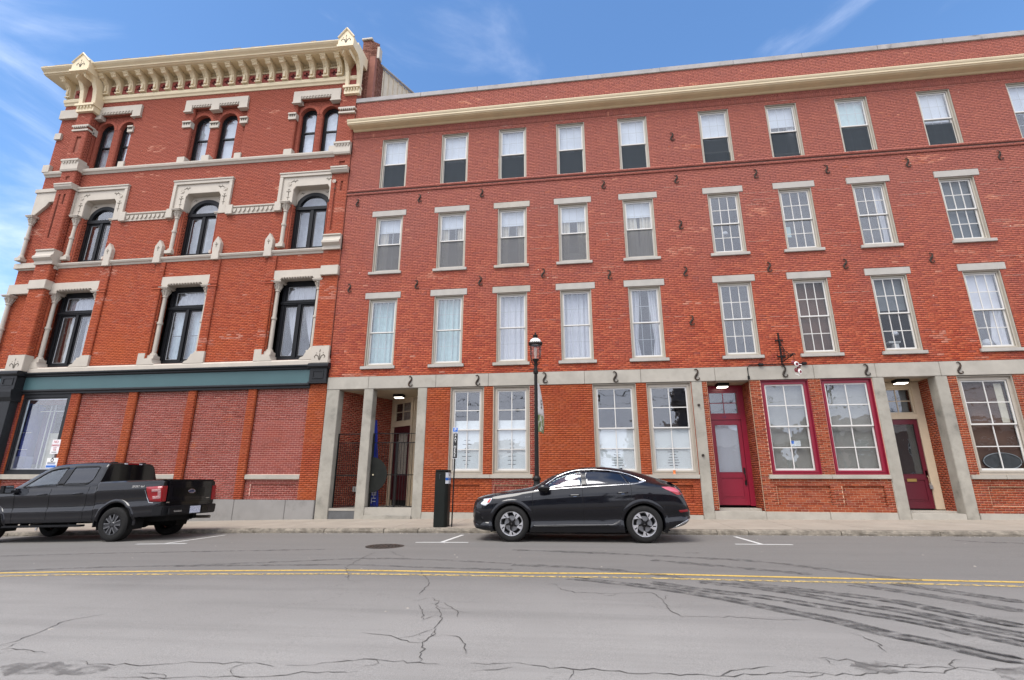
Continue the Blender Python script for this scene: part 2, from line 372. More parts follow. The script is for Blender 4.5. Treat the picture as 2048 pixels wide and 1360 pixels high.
def backing(mb, x0, x1, z0, z1, y, holes, depth=.25, slices=()):
    """mortar face of a wall in a plane y=const with rectangular holes, with reveals"""
    hs = [h for h in holes]
    xs = sorted({x0, x1, *[min(max(h[0], x0), x1) for h in hs], *[min(max(h[1], x0), x1) for h in hs]})
    zs = sorted({z0, z1, *[min(max(h[2], z0), z1) for h in hs], *[min(max(h[3], z0), z1) for h in hs]})
    inside = lambda x, z: x0 < x < x1 and z0 < z < z1 and not any(h[0] < x < h[1] and h[2] < z < h[3] for h in hs)
    for i in range(len(xs)-1):
        for k in range(len(zs)-1):
            a, b, c, d = xs[i], xs[i+1], zs[k], zs[k+1]
            if b-a < 1e-6 or d-c < 1e-6: continue
            xm, zm = (a+b)/2, (c+d)/2
            if not inside(xm, zm): continue
            mb.add([(a, y, c), (b, y, c), (b, y, d), (a, y, d)], [(0, 1, 2, 3)])
            xl = (xs[i-1]+a)/2 if i else x0-1; xr = (b+xs[i+2])/2 if i+2 < len(xs) else x1+1
            zl = (zs[k-1]+c)/2 if k else z0-1; zr_ = (d+zs[k+2])/2 if k+2 < len(zs) else z1+1
            if not inside(xl, zm): mb.add([(a, y, c), (a, y, d), (a, y+depth, d), (a, y+depth, c)], [(0, 1, 2, 3)])
            if not inside(xr, zm): mb.add([(b, y, c), (b, y+depth, c), (b, y+depth, d), (b, y, d)], [(0, 1, 2, 3)])
            if not inside(xm, zl): mb.add([(a, y, c), (a, y+depth, c), (b, y+depth, c), (b, y, c)], [(0, 1, 2, 3)])
            if not inside(xm, zr_): mb.add([(a, y, d), (b, y, d), (b, y+depth, d), (a, y+depth, d)], [(0, 1, 2, 3)])

# ------------------------------------------------------------------ ground
ZX = [-400, -60, -30, -16.3, -12.6, -9.28, -3.57, 2.79, 9.85, 30, 80, 400]
ZZ = [-2.6, -1.35, -.60, -.215, -.105, -.02, .067, .12, .191, .40, .75, 1.6]
def zr(x): return float(np.interp(x, ZX, ZZ))
KY = 13.85; WY = 17.0
def zp(x, y): return zr(x)+.115+.015*(y-KY)
# ------------------------------------------------------------------ road, kerb, pavement
def road_mat():
    m, N, L, b = nodes('worn asphalt'); geo = N.new('ShaderNodeNewGeometry'); P = geo.outputs['Position']
    n = noise(N, L, .28, 6, P, .55); r = ramp(N, [(.3, (.255, .240, .220)), (.7, (.320, .302, .278))]); L.new(n.outputs['Fac'], r.inputs[0]); col = r.outputs[0]
    sp = N.new('ShaderNodeSeparateXYZ'); L.new(P, sp.inputs[0])
    # tone across the lanes: paler near the camera, darker towards the kerb
    mr = N.new('ShaderNodeMapRange'); mr.inputs[1].default_value = 5.0; mr.inputs[2].default_value = 8.8
    na = noise(N, L, .9, 3, P); ma = N.new('ShaderNodeMath'); ma.operation = 'MULTIPLY_ADD'; ma.inputs[1].default_value = 1.6; L.new(na.outputs['Fac'], ma.inputs[0]); L.new(sp.outputs['Y'], ma.inputs[2])
    L.new(ma.outputs[0], mr.inputs[0]); col = mixc(N, L, mr.outputs[0], col, mixc(N, L, .85, col, (.150, .140, .128)))
    mp = N.new('ShaderNodeMapping'); mp.inputs['Scale'].default_value = (.10, 1.3, 1); L.new(P, mp.inputs[0])
    n2 = noise(N, L, 2.2, 5, mp.outputs[0], .6); r2 = ramp(N, [(.46, (0, 0, 0)), (.72, (1, 1, 1))]); L.new(n2.outputs['Fac'], r2.inputs[0])
    col = mixc(N, L, r2.outputs[0], col, mixc(N, L, .30, col, (.12, .114, .105)))
    n3 = noise(N, L, 150, 2, P); r3 = ramp(N, [(.28, (.72, .72, .72)), (.72, (1.22, 1.22, 1.22))]); L.new(n3.outputs['Fac'], r3.inputs[0]); col = mixc(N, L, 1, col, r3.outputs[0], 'MULTIPLY')
    n5 = noise(N, L, 34, 4, P, .7); r5 = ramp(N, [(.62, (1, 1, 1)), (.74, (.62, .62, .62))]); L.new(n5.outputs['Fac'], r5.inputs[0]); col = mixc(N, L, 1, col, r5.outputs[0], 'MULTIPLY')
    # fine hair cracks
    v = N.new('ShaderNodeTexVoronoi'); v.feature = 'DISTANCE_TO_EDGE'; v.inputs['Scale'].default_value = .55
    nd = noise(N, L, 1.6, 6, P, .7); ad = N.new('ShaderNodeVectorMath'); ad.operation = 'ADD'; L.new(P, ad.inputs[0]); L.new(nd.outputs['Color'], ad.inputs[1]); L.new(ad.outputs[0], v.inputs['Vector'])
    rc = ramp(N, [(.0, (1, 1, 1)), (.006, (0, 0, 0))]); L.new(v.outputs['Distance'], rc.inputs[0])
    nm = noise(N, L, .45, 3, P); rm = ramp(N, [(.50, (0, 0, 0)), (.62, (.55, .55, .55))]); L.new(nm.outputs['Fac'], rm.inputs[0])
    mm = N.new('ShaderNodeMath'); mm.operation = 'MULTIPLY'; L.new(rc.outputs[0], mm.inputs[0]); L.new(rm.outputs[0], mm.inputs[1])
    col = mixc(N, L, mm.outputs[0], col, (.10, .093, .083))
    L.new(col, b.inputs['Base Color']); b.inputs['Roughness'].default_value = .85; b.inputs['Specular IOR Level'].default_value = .3
    bp = N.new('ShaderNodeBump'); bp.inputs['Strength'].default_value = .5; bp.inputs['Distance'].default_value = .006; L.new(n3.outputs['Fac'], bp.inputs['Height']); L.new(bp.outputs[0], b.inputs['Normal'])
    return m
def wear_mat(name, c, lo, hi, scale=26, under=None, rough=.85, alpha=1.0, along=None):
    """thin worn layer on the road: holes show the asphalt below"""
    m, N, L, b = nodes(name); geo = N.new('ShaderNodeNewGeometry'); vec = geo.outputs['Position']
    if along:
        mp = N.new('ShaderNodeMapping'); mp.inputs['Scale'].default_value = along; L.new(vec, mp.inputs[0]); vec = mp.outputs[0]
    n = noise(N, L, scale, 6, vec, .7); r = ramp(N, [(lo, (0, 0, 0)), (hi, (alpha,)*3)]); L.new(n.outputs['Fac'], r.inputs[0])
    n2 = noise(N, L, 3, 4, geo.outputs['Position']); r2 = ramp(N, [(.3, vary(c, .88)), (.7, vary(c, 1.1))]); L.new(n2.outputs['Fac'], r2.inputs[0]); L.new(r2.outputs[0], b.inputs['Base Color'])
    L.new(r.outputs[0], b.inputs['Alpha']); b.inputs['Roughness'].default_value = rough; return m
ASPH = road_mat()
CONC = plain('concrete paving', (.30, .258, .208), .85, var=.10, scale=1.3, stain=((.36, .31, .26), .8, .55, .8), bump=.2, bscale=90)
KERB = plain('rough granite kerb', (.22, .19, .15), .9, var=.35, scale=9, stain=((.13, .11, .085), 4, .48, .66), bump=.9, bscale=30)
YELLOW = wear_mat('worn yellow paint', (.56, .37, .085), .33, .45, 18)
YELLOW2 = wear_mat('scuffed yellow paint', (.52, .37, .13), .42, .54, 16)
WHITEL = wear_mat('worn white road paint', (.56, .55, .52), .30, .38, 24)
TYRE = wear_mat('tyre rubber on asphalt', (.085, .08, .076), .38, .66, 7, alpha=.62)
CRACK = plain('road crack', (.075, .068, .060), .95, var=.2)
PATCHM = wear_mat('dark worn patch', (.13, .12, .11), .42, .60, 6, alpha=.6)

def strip_pts(path, n=6):
    P = [Vector((a, b, 0)) for a, b in path]; out = []
    for i in range(len(P)-1):
        p0, p1, p2, p3 = P[max(i-1, 0)], P[i], P[i+1], P[min(i+2, len(P)-1)]
        for k in range(n):
            t = k/n; out.append(.5*((2*p1)+(p2-p0)*t+(2*p0-5*p1+4*p2-p3)*t*t+(3*p1-p0-3*p2+p3)*t**3))
    out.append(P[-1]); return out
def ribbon(mb, path, w, lift, n=6, jag=0, taper=False):
    Q = strip_pts(path, n); L = []; Rr = []
    for i, q in enumerate(Q):
        t = (Q[min(i+1, len(Q)-1)]-Q[max(i-1, 0)]).normalized(); nn = Vector((-t.y, t.x, 0)); j = random.uniform(-jag, jag)
        ww = w*(random.uniform(.4, 1.5) if jag else 1)*(min(1, .25+min(i, len(Q)-1-i)*.3) if taper else 1)/2
        a = q+nn*(ww+j); b = q-nn*(ww-j); L.append((a.x, a.y, zr(a.x)+lift)); Rr.append((b.x, b.y, zr(b.x)+lift))
    mb.grid([L, Rr]); return mb
XS = sorted(set([-400, -200, -100, -60] + list(np.linspace(-40, 30, 141)) + [40, 60, 80, 200, 400]))
def sheet(name, ys, mat, lift, kind='structure'):
    mb = MB(); mb.grid([[(x, y, zr(x)+lift) for x in XS] for y in ys]); return mb.build(name, mat, kind=kind)
sheet('ground', (-400, -100, 0, 100, 400), plain('bare ground', (.16, .14, .11), .95, var=.2, scale=1), -.25)
sheet('road', (-60, -20, 0, 8, KY+.02), ASPH, 0)
pav = empty('pavement', (0, KY, 0)); pav['kind'] = 'structure'
mb = MB(); mb.grid([[(x, y, zr(x)+(.085 if y < WY else .12)) for x in XS] for y in (KY+.1, WY+.4)]); mb.build('base', CONC, pav)
xs = [-40.0]
while xs[-1] < 30: xs.append(xs[-1]+random.uniform(1.45, 1.6))
for i in range(len(xs)-1):
    a, b = xs[i]+.006, xs[i+1]-.006
    mb = MB(); y0, y1 = KY+.165, WY-.015
    v = [(a, y0, zp(a, y0)), (b, y0, zp(b, y0)), (b, y1, zp(b, y1)), (a, y1, zp(a, y1))]; v += [(x, y, z-.05) for x, y, z in v]
    mb.add(v, [(0, 1, 2, 3), (0, 4, 5, 1), (1, 5, 6, 2), (2, 6, 7, 3), (3, 7, 4, 0)]); mb.build('paving_slab', CONC, pav)
kerb = empty('kerb', (0, KY, 0)); kerb['kind'] = 'structure'
kx = [-40, -34, -29, -24, -21.2, -18.9, -17.1, -15.0, -13.2, -11.2, -9.2, -7.1, -5.4, -4.45, -2.3, -.4, 1.3, 3.2, 3.93, 6.05, 8.2, 10.4, 12.7, 15, 18, 22, 26, 30]
for a, b in zip(kx[:-1], kx[1:]):
    n = max(3, int((b-a)/.16)); mb = MB(); rows = []
    a += .009; b -= .009
    for k in range(n+1):
        x = a+(b-a)*k/n; e = .012 if 0 < k < n else .03
        j = lambda s=.007: random.uniform(-s, s)
        zt = zr(x)+.118
        rows.append([(x, KY+.17, zt+.004), (x, KY+.045, zt+j(.004)-(e-.012)), (x, KY+.008+j(), zt-.022+j()), (x, KY-.012+j(.01), zt-.07+j(.012)), (x, KY-.008+j(.01), zr(x)-.04)])
    mb.grid(rows); mb.add([r for r in rows[0]], [(0, 1, 2, 3, 4)]); mb.add([r for r in rows[-1]], [(4, 3, 2, 1, 0)])
    mb.build('kerb_stone', KERB, kerb, smooth=False)
YU = [(-8.97, 7.3), (-7.44, 7.5), (-5.02, 7.76), (-3.17, 7.88), (-1.09, 7.89), (0.7, 8.01), (2.44, 7.95), (3.92, 7.9), (5.49, 7.85)]
YL = [(-8.66, 7.05), (-7.2, 7.27), (-4.82, 7.46), (-3.05, 7.59), (-1.05, 7.63), (0.66, 7.68), (2.34, 7.64), (3.78, 7.63), (5.29, 7.56)]
TY = [
  [(-0.18, 7.54), (0.61, 7.15), (1.16, 6.78), (1.61, 6.37), (1.97, 5.96), (2.29, 5.61), (2.51, 5.23), (2.75, 4.97), (2.93, 4.72), (3.08, 4.58)] ,
  [(0.83, 7.37), (1.46, 6.88), (1.95, 6.62), (2.34, 6.27), (2.68, 5.97), (2.97, 5.69), (3.19, 5.38), (3.42, 5.03)] ,
  [(1.44, 7.47), (2.1, 7.1), (2.52, 6.72), (2.85, 6.33), (3.16, 6.02), (3.36, 5.64), (3.61, 5.3)] ,
  [(1.91, 7.49), (2.63, 7.01), (3.23, 6.58), (3.48, 6.17), (3.68, 5.81), (3.82, 5.58)] ,
  [(3.33, 7.44), (3.87, 6.82), (4.26, 6.17)] ,
  [(3.88, 7.56), (4.26, 7.04), (4.59, 6.63)] ,
  [(-1.19, 8.64), (-0.2, 8.49), (0.71, 8.13), (1.33, 7.7)] ,
  [(-1.45, 10.51), (0.45, 10.14), (1.71, 9.77), (2.48, 9.55), (3.11, 9.12), (3.58, 8.53), (4.0, 8.06), (4.33, 7.87)] ,
  [(1.08, 9.41), (1.93, 8.9), (2.56, 8.54), (3.12, 8.21)] ,
  [(-9.19, 7.47), (-7.87, 7.91), (-6.35, 8.25), (-4.87, 8.75), (-3.9, 9.09), (-2.77, 9.09), (-1.21, 8.77)] ,
  [(-6.68, 8.11), (-5.45, 8.25), (-3.8, 8.39), (-2.51, 8.26), (-1.13, 8.16)] ,
  [(-11.48, 9.26), (-9.1, 9.65), (-7.18, 9.99), (-5.24, 10.33)] ,
]
CR = [
  [(-1.76, 6.15), (-1.64, 5.94), (-1.59, 5.71), (-1.46, 5.46), (-1.39, 5.18), (-1.37, 4.97), (-1.33, 4.74), (-1.34, 4.52), (-1.29, 4.27), (-1.24, 4.05)] ,
  [(-1.81, 5.8), (-1.66, 5.49), (-1.58, 5.21)] ,
  [(-1.56, 5.95), (-1.32, 5.53), (-1.27, 5.34)] ,
  [(-1.99, 4.72), (-1.75, 4.69), (-1.47, 4.51), (-1.34, 4.51)] ,
  [(-1.99, 3.91), (-1.77, 4.04), (-1.49, 4.06), (-1.24, 4.05), (-1.07, 4.02)] ,
  [(-3.77, 3.75), (-3.5, 3.72), (-3.12, 3.76), (-2.88, 3.85), (-2.64, 3.85), (-2.48, 3.9), (-2.24, 3.83)] ,
  [(-3.28, 3.49), (-2.96, 3.53), (-2.6, 3.6), (-2.29, 3.62), (-1.99, 3.73), (-1.61, 3.82)] ,
  [(-0.87, 4.08), (-0.74, 4.07), (-0.57, 4.11)] ,
  [(-0.84, 3.94), (-0.7, 3.94), (-0.55, 4.03)] ,
  [(-1.28, 4.74), (-1.12, 4.72), (-0.99, 4.5), (-0.94, 4.25)] ,
  [(-4.79, 4.04), (-4.86, 4.36), (-5.04, 4.8), (-4.89, 5.11)] ,
  [(-4.68, 3.96), (-4.47, 3.97), (-4.21, 3.91)] ,
  [(-0.57, 4.13), (-0.29, 4.06), (-0.13, 4.03), (0.14, 4.04), (0.48, 4.02), (0.77, 4.02), (0.96, 4.03), (1.15, 4.11), (1.41, 4.16), (1.8, 4.17), (2.18, 4.28), (2.36, 4.27), (2.5, 4.4), (2.58, 4.56), (2.67, 4.57)] ,
  [(1.65, 4.48), (1.85, 4.47), (1.98, 4.39), (2.15, 4.35), (2.39, 4.38), (2.95, 4.4)] ,
  [(-0.39, 6.91), (-0.16, 6.63), (0.27, 6.61), (0.75, 6.73), (0.81, 6.34), (0.82, 5.77), (0.91, 5.59)] ,
  [(0.92, 5.64), (1.41, 5.64), (1.73, 5.59), (2.05, 5.61)] ,
  [(2.24, 5.19), (2.28, 4.95), (2.23, 4.69)] ,
  [(2.96, 5.31), (2.99, 5.1)] ,
  [(0.8, 4.0), (1.0, 4.17), (1.29, 4.25)] ,
  [(-0.14, 3.84), (-0.11, 3.96), (-0.13, 4.03)] ,
  [(-3.21, 7.12), (-3.76, 8.14), (-3.96, 9.24), (-4.01, 9.92)] ,
  [(-1.96, 6.3), (-2.07, 7.06), (-2.51, 8.02)] ,
  [(-3.79, 10.11), (-3.2, 9.3)] ,
]
PA = [
  [(-4.22, 3.6), (-4.2, 3.68), (-3.95, 3.72), (-3.66, 3.71), (-3.45, 3.7), (-3.38, 3.58), (-3.6, 3.5), (-3.88, 3.49), (-4.04, 3.46)] ,
  [(1.86, 4.41), (2.07, 4.45), (2.19, 4.38), (2.1, 4.25), (1.89, 4.21), (1.8, 4.26)] ,
  [(2.75, 4.38), (3.0, 4.46), (2.8, 4.2), (2.68, 4.22)] ,
]
YU = [(-40, 2.5), (-16, 5.9)]+YU+[(9, 7.75), (20, 7.4)]; YL = [(-40, 2.25), (-16, 5.65)]+YL+[(9, 7.45), (20, 7.1)]
for nm, p, m_ in (('yellow_line', YU, YELLOW), ('yellow_line', YL, YELLOW2)):
    o = ribbon(MB(), p, .105, .004).build(nm, m_); o['kind'] = 'structure'
for bar, dg in (([(-10.34, 11.22), (-9.09, 11.25)], [(-9.65, 11.30), (-9.62, 13.30)]), ([(-3.77, 11.62), (-2.59, 11.69)], [(-3.19, 11.7), (-3.10, 13.35)]), ([(3.08, 11.87), (4.21, 11.85)], [(3.61, 11.9), (3.50, 13.45)])):
    mb = MB(); ribbon(mb, bar, .10, .004, 8); ribbon(mb, dg, .09, .0045, 8); o = mb.build('parking_marking', WHITEL); o['kind'] = 'structure'
for i, p in enumerate(TY):
    mb = MB(); w = .19 if i < 9 else .12
    if i < 6:      # tread grooves: the print is a set of narrow bands
        Q = strip_pts(p, 24); n = len(Q)
        for off in ((-.075, -.025, .028, .078)): ribbon(mb, [(q.x+.0, q.y+off) for q in Q[::6]]+[(Q[-1].x, Q[-1].y+off)], .036, .0055, 6, jag=.003)
        for k in range(0, n-1):
            t = (Q[k+1]-Q[k]).normalized(); nn = Vector((-t.y, t.x, 0)); s = 1 if i in (1, 2) else -1
            for side in (1, -1):
                a = Q[k]+nn*side*.05; b_ = Q[k]+nn*side*.115+t*.07*s; h = t*.022
                mb.add([(q.x, q.y, zr(q.x)+.006) for q in (a-h, a+h, b_+h, b_-h)], [(0, 1, 2, 3)])
    else: ribbon(mb, p, w, .0055, 8, jag=.004)
    o = mb.build('tyre_mark', TYRE); o['kind'] = 'structure'
mb = MB()
for p in CR:
    Q = []
    for (a, b), (c, d) in zip(p[:-1], p[1:]):
        n = max(2, int(math.hypot(c-a, d-b)/.055))
        for k in range(n): Q.append((a+(c-a)*k/n+random.gauss(0, .011), b+(d-b)*k/n+random.gauss(0, .014)))
    Q.append(p[-1]); ribbon(mb, Q, .0085, .0042, 1, jag=.0025, taper=True)
    for q in range(0, len(Q)-4, 7):
        if random.random() < .35:
            a = Q[q]; d = random.uniform(0, 6.28); br = [a]
            for k in range(random.randint(2, 6)): d += random.gauss(0, .5); a = (a[0]+.05*math.cos(d), a[1]+.05*math.sin(d)); br.append(a)
            ribbon(mb, br, .006, .0046, 1, jag=.002, taper=True)
o = mb.build('road_crack', CRACK); o['kind'] = 'structure'
for p in PA+[[(7.86, 13.0), (8.3, 12.75), (8.8, 12.6), (9.1, 12.2), (8.4, 12.45), (8.0, 12.75)], [(1.8, 10.36), (2.0, 10.42), (2.05, 10.33), (1.85, 10.28)]]:
    mb = MB(); Q = strip_pts(p+[p[0]], 6); mb.add([(q.x+random.gauss(0, .012), q.y+random.gauss(0, .012), zr(q.x)+.0048) for q in Q[:-1]], [tuple(range(len(Q)-1))])
    o = mb.build('asphalt_patch', PATCHM); o['kind'] = 'structure'
# grit and leaf litter along the kerb and in the road
mb = MB()
for k in range(420):
    x = random.uniform(-20, 14); y = KY-.02-abs(random.gauss(0, .12)) if k < 300 else random.uniform(3.2, 13)
    s = random.uniform(.006, .022); h = s*random.uniform(.2, .8); z = zr(x)
    mb.add([(x-s, y-s*.6, z), (x+s*.7, y-s, z), (x+s, y+s*.7, z), (x-s*.5, y+s, z), (x, y, z+h)], [(0, 1, 4), (1, 2, 4), (2, 3, 4), (3, 0, 4)])
o = mb.build('gutter_grit', plain('grit', (.30, .27, .23), .9, var=.4, scale=30)); o['kind'] = 'stuff'
# manhole
MH = (-4.19, 10.88); mz = zr(MH[0])
t = empty('manhole_cover', (MH[0], MH[1], mz), 'round brown cast-iron manhole cover set in the asphalt near the kerb', 'manhole cover')
mb = MB(); mb.lathe([(.40, .002), (.40, .007), (.345, .009), (.335, .006)], (MH[0], MH[1], mz), 40); mb.build('rim', RUST, t)
mb = MB(); mb.lathe([(0, .009), (.33, .009), (.333, .004)], (MH[0], MH[1], mz), 40)
for r_ in (.09, .16, .23, .29):
    n = int(r_*60)
    for k in range(n): a = 6.283*k/n; cx, cy = MH[0]+r_*math.cos(a), MH[1]+r_*math.sin(a); mb.box(cx-.018, cx+.018, cy-.018, cy+.018, mz+.008, mz+.015)
mb.build('lid', RUST, t)
# ------------------------------------------------------------------ windows
def muntins(mb, x0, x1, z0, z1, nx, nz, w, y0, y1):
    for i in range(1, nx): x = x0+(x1-x0)*i/nx; mb.box(x-w/2, x+w/2, y0, y1, z0, z1)
    for i in range(1, nz): z = z0+(z1-z0)*i/nz; mb.box(x0, x1, y0+.001, y1-.001, z-w/2, z+w/2)
def curtain_sheet(x0, x1, z0, z1, y, amp=.03, wl=.13, taper=None, seed=0, n=60, hem=0):
    """wavy cloth; taper=(side, top width, bottom width) gathers it to one side"""
    rr = random.Random(seed); ph = rr.uniform(0, 6); rows = []
    for iz in range(17):
        t = iz/16; z = z1+(z0-z1)*t; row = []
        a, b = x0, x1
        if taper:
            s, wt, wb, tie = taper
            f = t/tie if t < tie else 1-(t-tie)/(1-tie)*.55
            w = wt+(wb-wt)*max(0, min(1, f))**1.4
            if s < 0: b = x0+w*(x1-x0)
            else: a = x1-w*(x1-x0)
        for k in range(n+1):
            u = k/n; q = u*(x1-x0)/wl*6.283
            row.append((a+(b-a)*u, y+amp*(math.sin(q+ph)+.45*math.sin(q*1.73+ph*2+t*.8)), z+(hem*math.sin(u*60) if iz == 16 else 0)))
        rows.append(row)
    return MB().grid(rows)
NPANE = [0]
def sash_window(parent, xc, z0, z1, w, y, style, cfg, name='window', frame=None, frame_t=.06, seed=0, zrail=None):
    """double-hung window: window > sash, pane, grille, curtain..."""
    x0, x1 = xc-w/2, xc+w/2; fm = frame or PANN
    mb = MB(); mb.ring(x0-.004, x1+.004, z0-.004, z1+.004, .022, y+.012, y+.20); mb.ring(x0+.02, x1-.02, z0+.016, z1-.02, frame_t, y+.085, y+.20)
    mb.ring(x0+.02+frame_t*.45, x1-.02-frame_t*.45, z0+.016+frame_t*.45, z1-.02-frame_t*.45, frame_t*.55, y+.07, y+.1)
    win = mb.build(name, fm, parent)
    a, b = x0+.02+frame_t, x1-.02-frame_t; c, d = z0+.016+frame_t, z1-.02-frame_t
    zm = (c+d)/2 if zrail is None else zrail; raise_ = cfg.get('open', 0)
    t = .042
    up_ = MB().ring(a, b, zm-.02, d, t, y+.10, y+.135, tb=.04)
    lo = MB().ring(a, b, c+raise_, zm+.02+raise_*0, t, y+.14, y+.175, tb=.06, tt=.045) if not raise_ else MB().ring(a, b, c+raise_, zm+.02, t, y+.14, y+.175, tb=.06, tt=.045)
    ua = (a+t, b-t, zm+.02, d-t); la = (a+t, b-t, c+raise_+.06, zm+.02-.045)
    nx, nz = style['grid']
    if style['real']:
        muntins(up_, *ua, nx, nz, style['mw'], y+.104, y+.131); muntins(lo, *la, nx, nz, style['mw'], y+.144, y+.171)
    up_.build('sash', SASH, win); lo.build('sash', SASH, win)
    for (p, q, r_, s), yy in ((ua, y+.118), (la, y+.158)):
        if style['real']:
            dx, dz = (q-p)/nx, (s-r_)/nz; m0 = MB().box(-dx/2, dx/2, -.002, .002, -dz/2, dz/2); src = None
            for i in range(nx):
                for k in range(nz):
                    loc = (p+dx*(i+.5), yy+random.uniform(-.001, .001), r_+dz*(k+.5))
                    if src is None:
                        me = bpy.data.meshes.new('pane'); me.from_pydata(m0.v, [], m0.f); me.materials.append(cfg.get('glass', GLASS)); src = me
                    o = inst('pane', src, win, loc); NPANE[0] += 1
                    o.rotation_euler = (random.uniform(-.004, .004), 0, random.uniform(-.006, .006))
        else:
            MB().box(p, q, yy-.002, yy+.002, r_, s).build('pane', cfg.get('glass', GLASS), win)
            g = MB(); muntins(g, p, q, r_, s, nx, nz, style['mw'], yy+.006, yy+.012); g.build('grille', cfg.get('grille', GRILLE), win)
    # what hangs behind the glass
    yb = y+.24
    for it in cfg.get('hang', ()):
        k = it[0]
        if k == 'shade':
            rs = random.Random(seed); hz = d-(d-c)*min(1, it[1]*rs.uniform(.93, 1.06)) if it[1] < .9 else c; MB().box(a+.012, b-.012, yb-.004, yb+.012, hz-.02, hz+.008).build('shade_bar', it[2] if len(it) > 2 else SHADE, win)
            curtain_sheet(a+.01, b-.01, hz, d, yb, .0035, rs.uniform(.3, .6), seed=seed, n=24).build('shade', it[2] if len(it) > 2 else SHADE, win, smooth=True)
        elif k == 'full': curtain_sheet(a, b, c+(d-c)*(it[3] if len(it) > 3 else 0), d, yb+.08, .028, .17, seed=seed, hem=.012).build('curtain', it[1], win, smooth=True)
        elif k == 'side': 
            for s in it[2]: curtain_sheet(a, b, c, d, yb+.07, .022, .30, taper=(s, *it[3]), seed=seed+s).build('curtain', it[1], win, smooth=True)
        elif k == 'screen': MB().box(a+.02, b-.02, y+.1365, y+.1375, c+.04, c+(d-c)*it[1]-.01).build('insect_screen', it[2] if len(it) > 2 else MESHSC, win)
        elif k == 'paper':
            pa = MB().box(a+.03, b-.03, yb-.05, yb-.046, c+.02, c+(d-c)*it[1]).build('paper_sheet', PAPER, win)
            g = MB(); zt = c+(d-c)*it[1]*it[2]; rr = random.Random(seed)
            for q in range(7):
                zz = zt-.03-q*(zt-c-.1)/7; ww = (b-a)*rr.uniform(.12, .36)
                g.box(xc-ww/2, xc-.03, yb-.053, yb-.0505, zz-.008, zz+.008); g.box(xc+.03, xc+ww/2, yb-.053, yb-.0505, zz-.008, zz+.008)
            g.build('printed_lines', INK, win)
        elif k == 'blind':
            g = MB(); zz = c
            while zz < d: g.add([(a, yb, zz), (b, yb, zz), (b, yb+.018, zz+.024), (a, yb+.018, zz+.024)], [(0, 1, 2, 3)]); zz += .025
            g.build('blind_slats', it[1], win, kind='stuff')
        elif k == 'box': MB().box(xc+it[1], xc+it[2], yb+it[5], yb+it[5]+it[6], c+it[3], c+it[4]).build(it[8], it[7], win)
        elif k == 'dome': MB().lathe([(0, it[3]), (it[3]*.7, it[3]*.72), (it[3], 0), (it[3]*.9, -it[3]*.4), (0, -it[3]*.5)], (xc+it[1], yb+.25, c+it[2]), 14).build('lamp_shade', LACE, win, smooth=True)
    return win

# ------------------------------------------------------------------ brick row building (right)
ROW = empty('brick_row_building', (3.5, WY, .2), 'long four-storey red brick row with granite ground-floor band and many-paned sash windows', 'building')
C9 = [-7.25, -4.72, -2.373, -.085, 2.30, 5.318, 7.737, 10.164, 12.913, 15.81, 18.5]
LIN = [-7.276, -4.736, -2.397, -.092, 2.302, 5.304, 7.72, 10.156, 12.947, 15.81, 18.5]
X0, X1 = -9.13, 20.5; WO = 1.10
TZ, AZ, BZ = (12.73, 15.04), (9.09, 11.457), (5.396, 8.00)
holes = [(c-WO/2, c+WO/2, *z) for c in C9 for z in (TZ, AZ, BZ)]
UP = (5.02, 15.5)
mb = MB(); backing(mb, X0, X1, 5.0, 17.0, WY, holes, .26); mb.build('wall', MO_OLD, ROW)
bk = Bricks(26); hh = [(a-X0, b-X0, c, d) for a, b, c, d in holes]
trims = [(l-.695-X0, l+.695-X0, z, z+.243) for l in LIN for z in (AZ[1], BZ[1])]+[(l-.65-X0, l+.65-X0, z-.11, z) for l in LIN for z in (AZ[0], BZ[0])]
bk.panel((X0, WY), (X1, WY), 5.03, 12.50, hh+trims, j=.0045, header=8, proud=.005)
bk.panel((X0, WY), (X1, WY), 12.735, 15.18, hh+trims, j=.0045, header=8, proud=.005)
bk.panel((X0, WY), (X1, WY), 15.46, 15.60, (), j=.0045, proud=.005)
bk.panel((X0, WY), (X1, WY), 15.85, 17.0, (), j=.0045, header=6, proud=.005)
bk.panel((X0, WY), (X1, WY), 15.185, 15.455, (), L=.072, H=.2708*.0+.27, j=.006, proud=.012)     # soldier course
bk.panel((X0, WY-.03), (X1, WY-.03), 12.50, 12.575, (), j=.006, proud=.012); bk.panel((X0, WY-.045), (X1, WY-.045), 12.64, 12.73, (), L=.11, j=.006, proud=.012)
for c in C9:          # brick jambs beside the recessed frames
    for z in (TZ, AZ, BZ): pass
bk.build('brickwork', BR_OLD, ROW)
MB().box(X0, X1, WY-.028, WY+.01, 12.575, 12.64).build('string_course', plain('dark mortar fillet', (.10, .045, .035), .9), ROW)
for i, (c, l) in enumerate(zip(C9, LIN)):
    for z in (AZ, BZ):
        j = random.uniform(-.01, .01)
        MB().box(l-.693, l+.693, WY-.025+j*.3, WY+.12, z[1]+.002, z[1]+.241).build('lintel', LIME if not (i == 2) else GRANITE, ROW, bevel=.008)
        MB().box(l-.65, l+.65, WY-.07, WY+.16, z[0]-.108, z[0]-.003).build('sill', LIME if i != 2 else GRANITE, ROW, bevel=.008)
    MB().box(c-.55, c+.55, WY-.02, WY+.2, TZ[0]-.02, TZ[0]+.004).build('sill', LIME, ROW)
GR = {'grid': (3, 2), 'real': False, 'mw': .014}; RL = {'grid': (3, 2), 'real': True, 'mw': .022}
both = (-1, 1); SC = ('screen', .5)
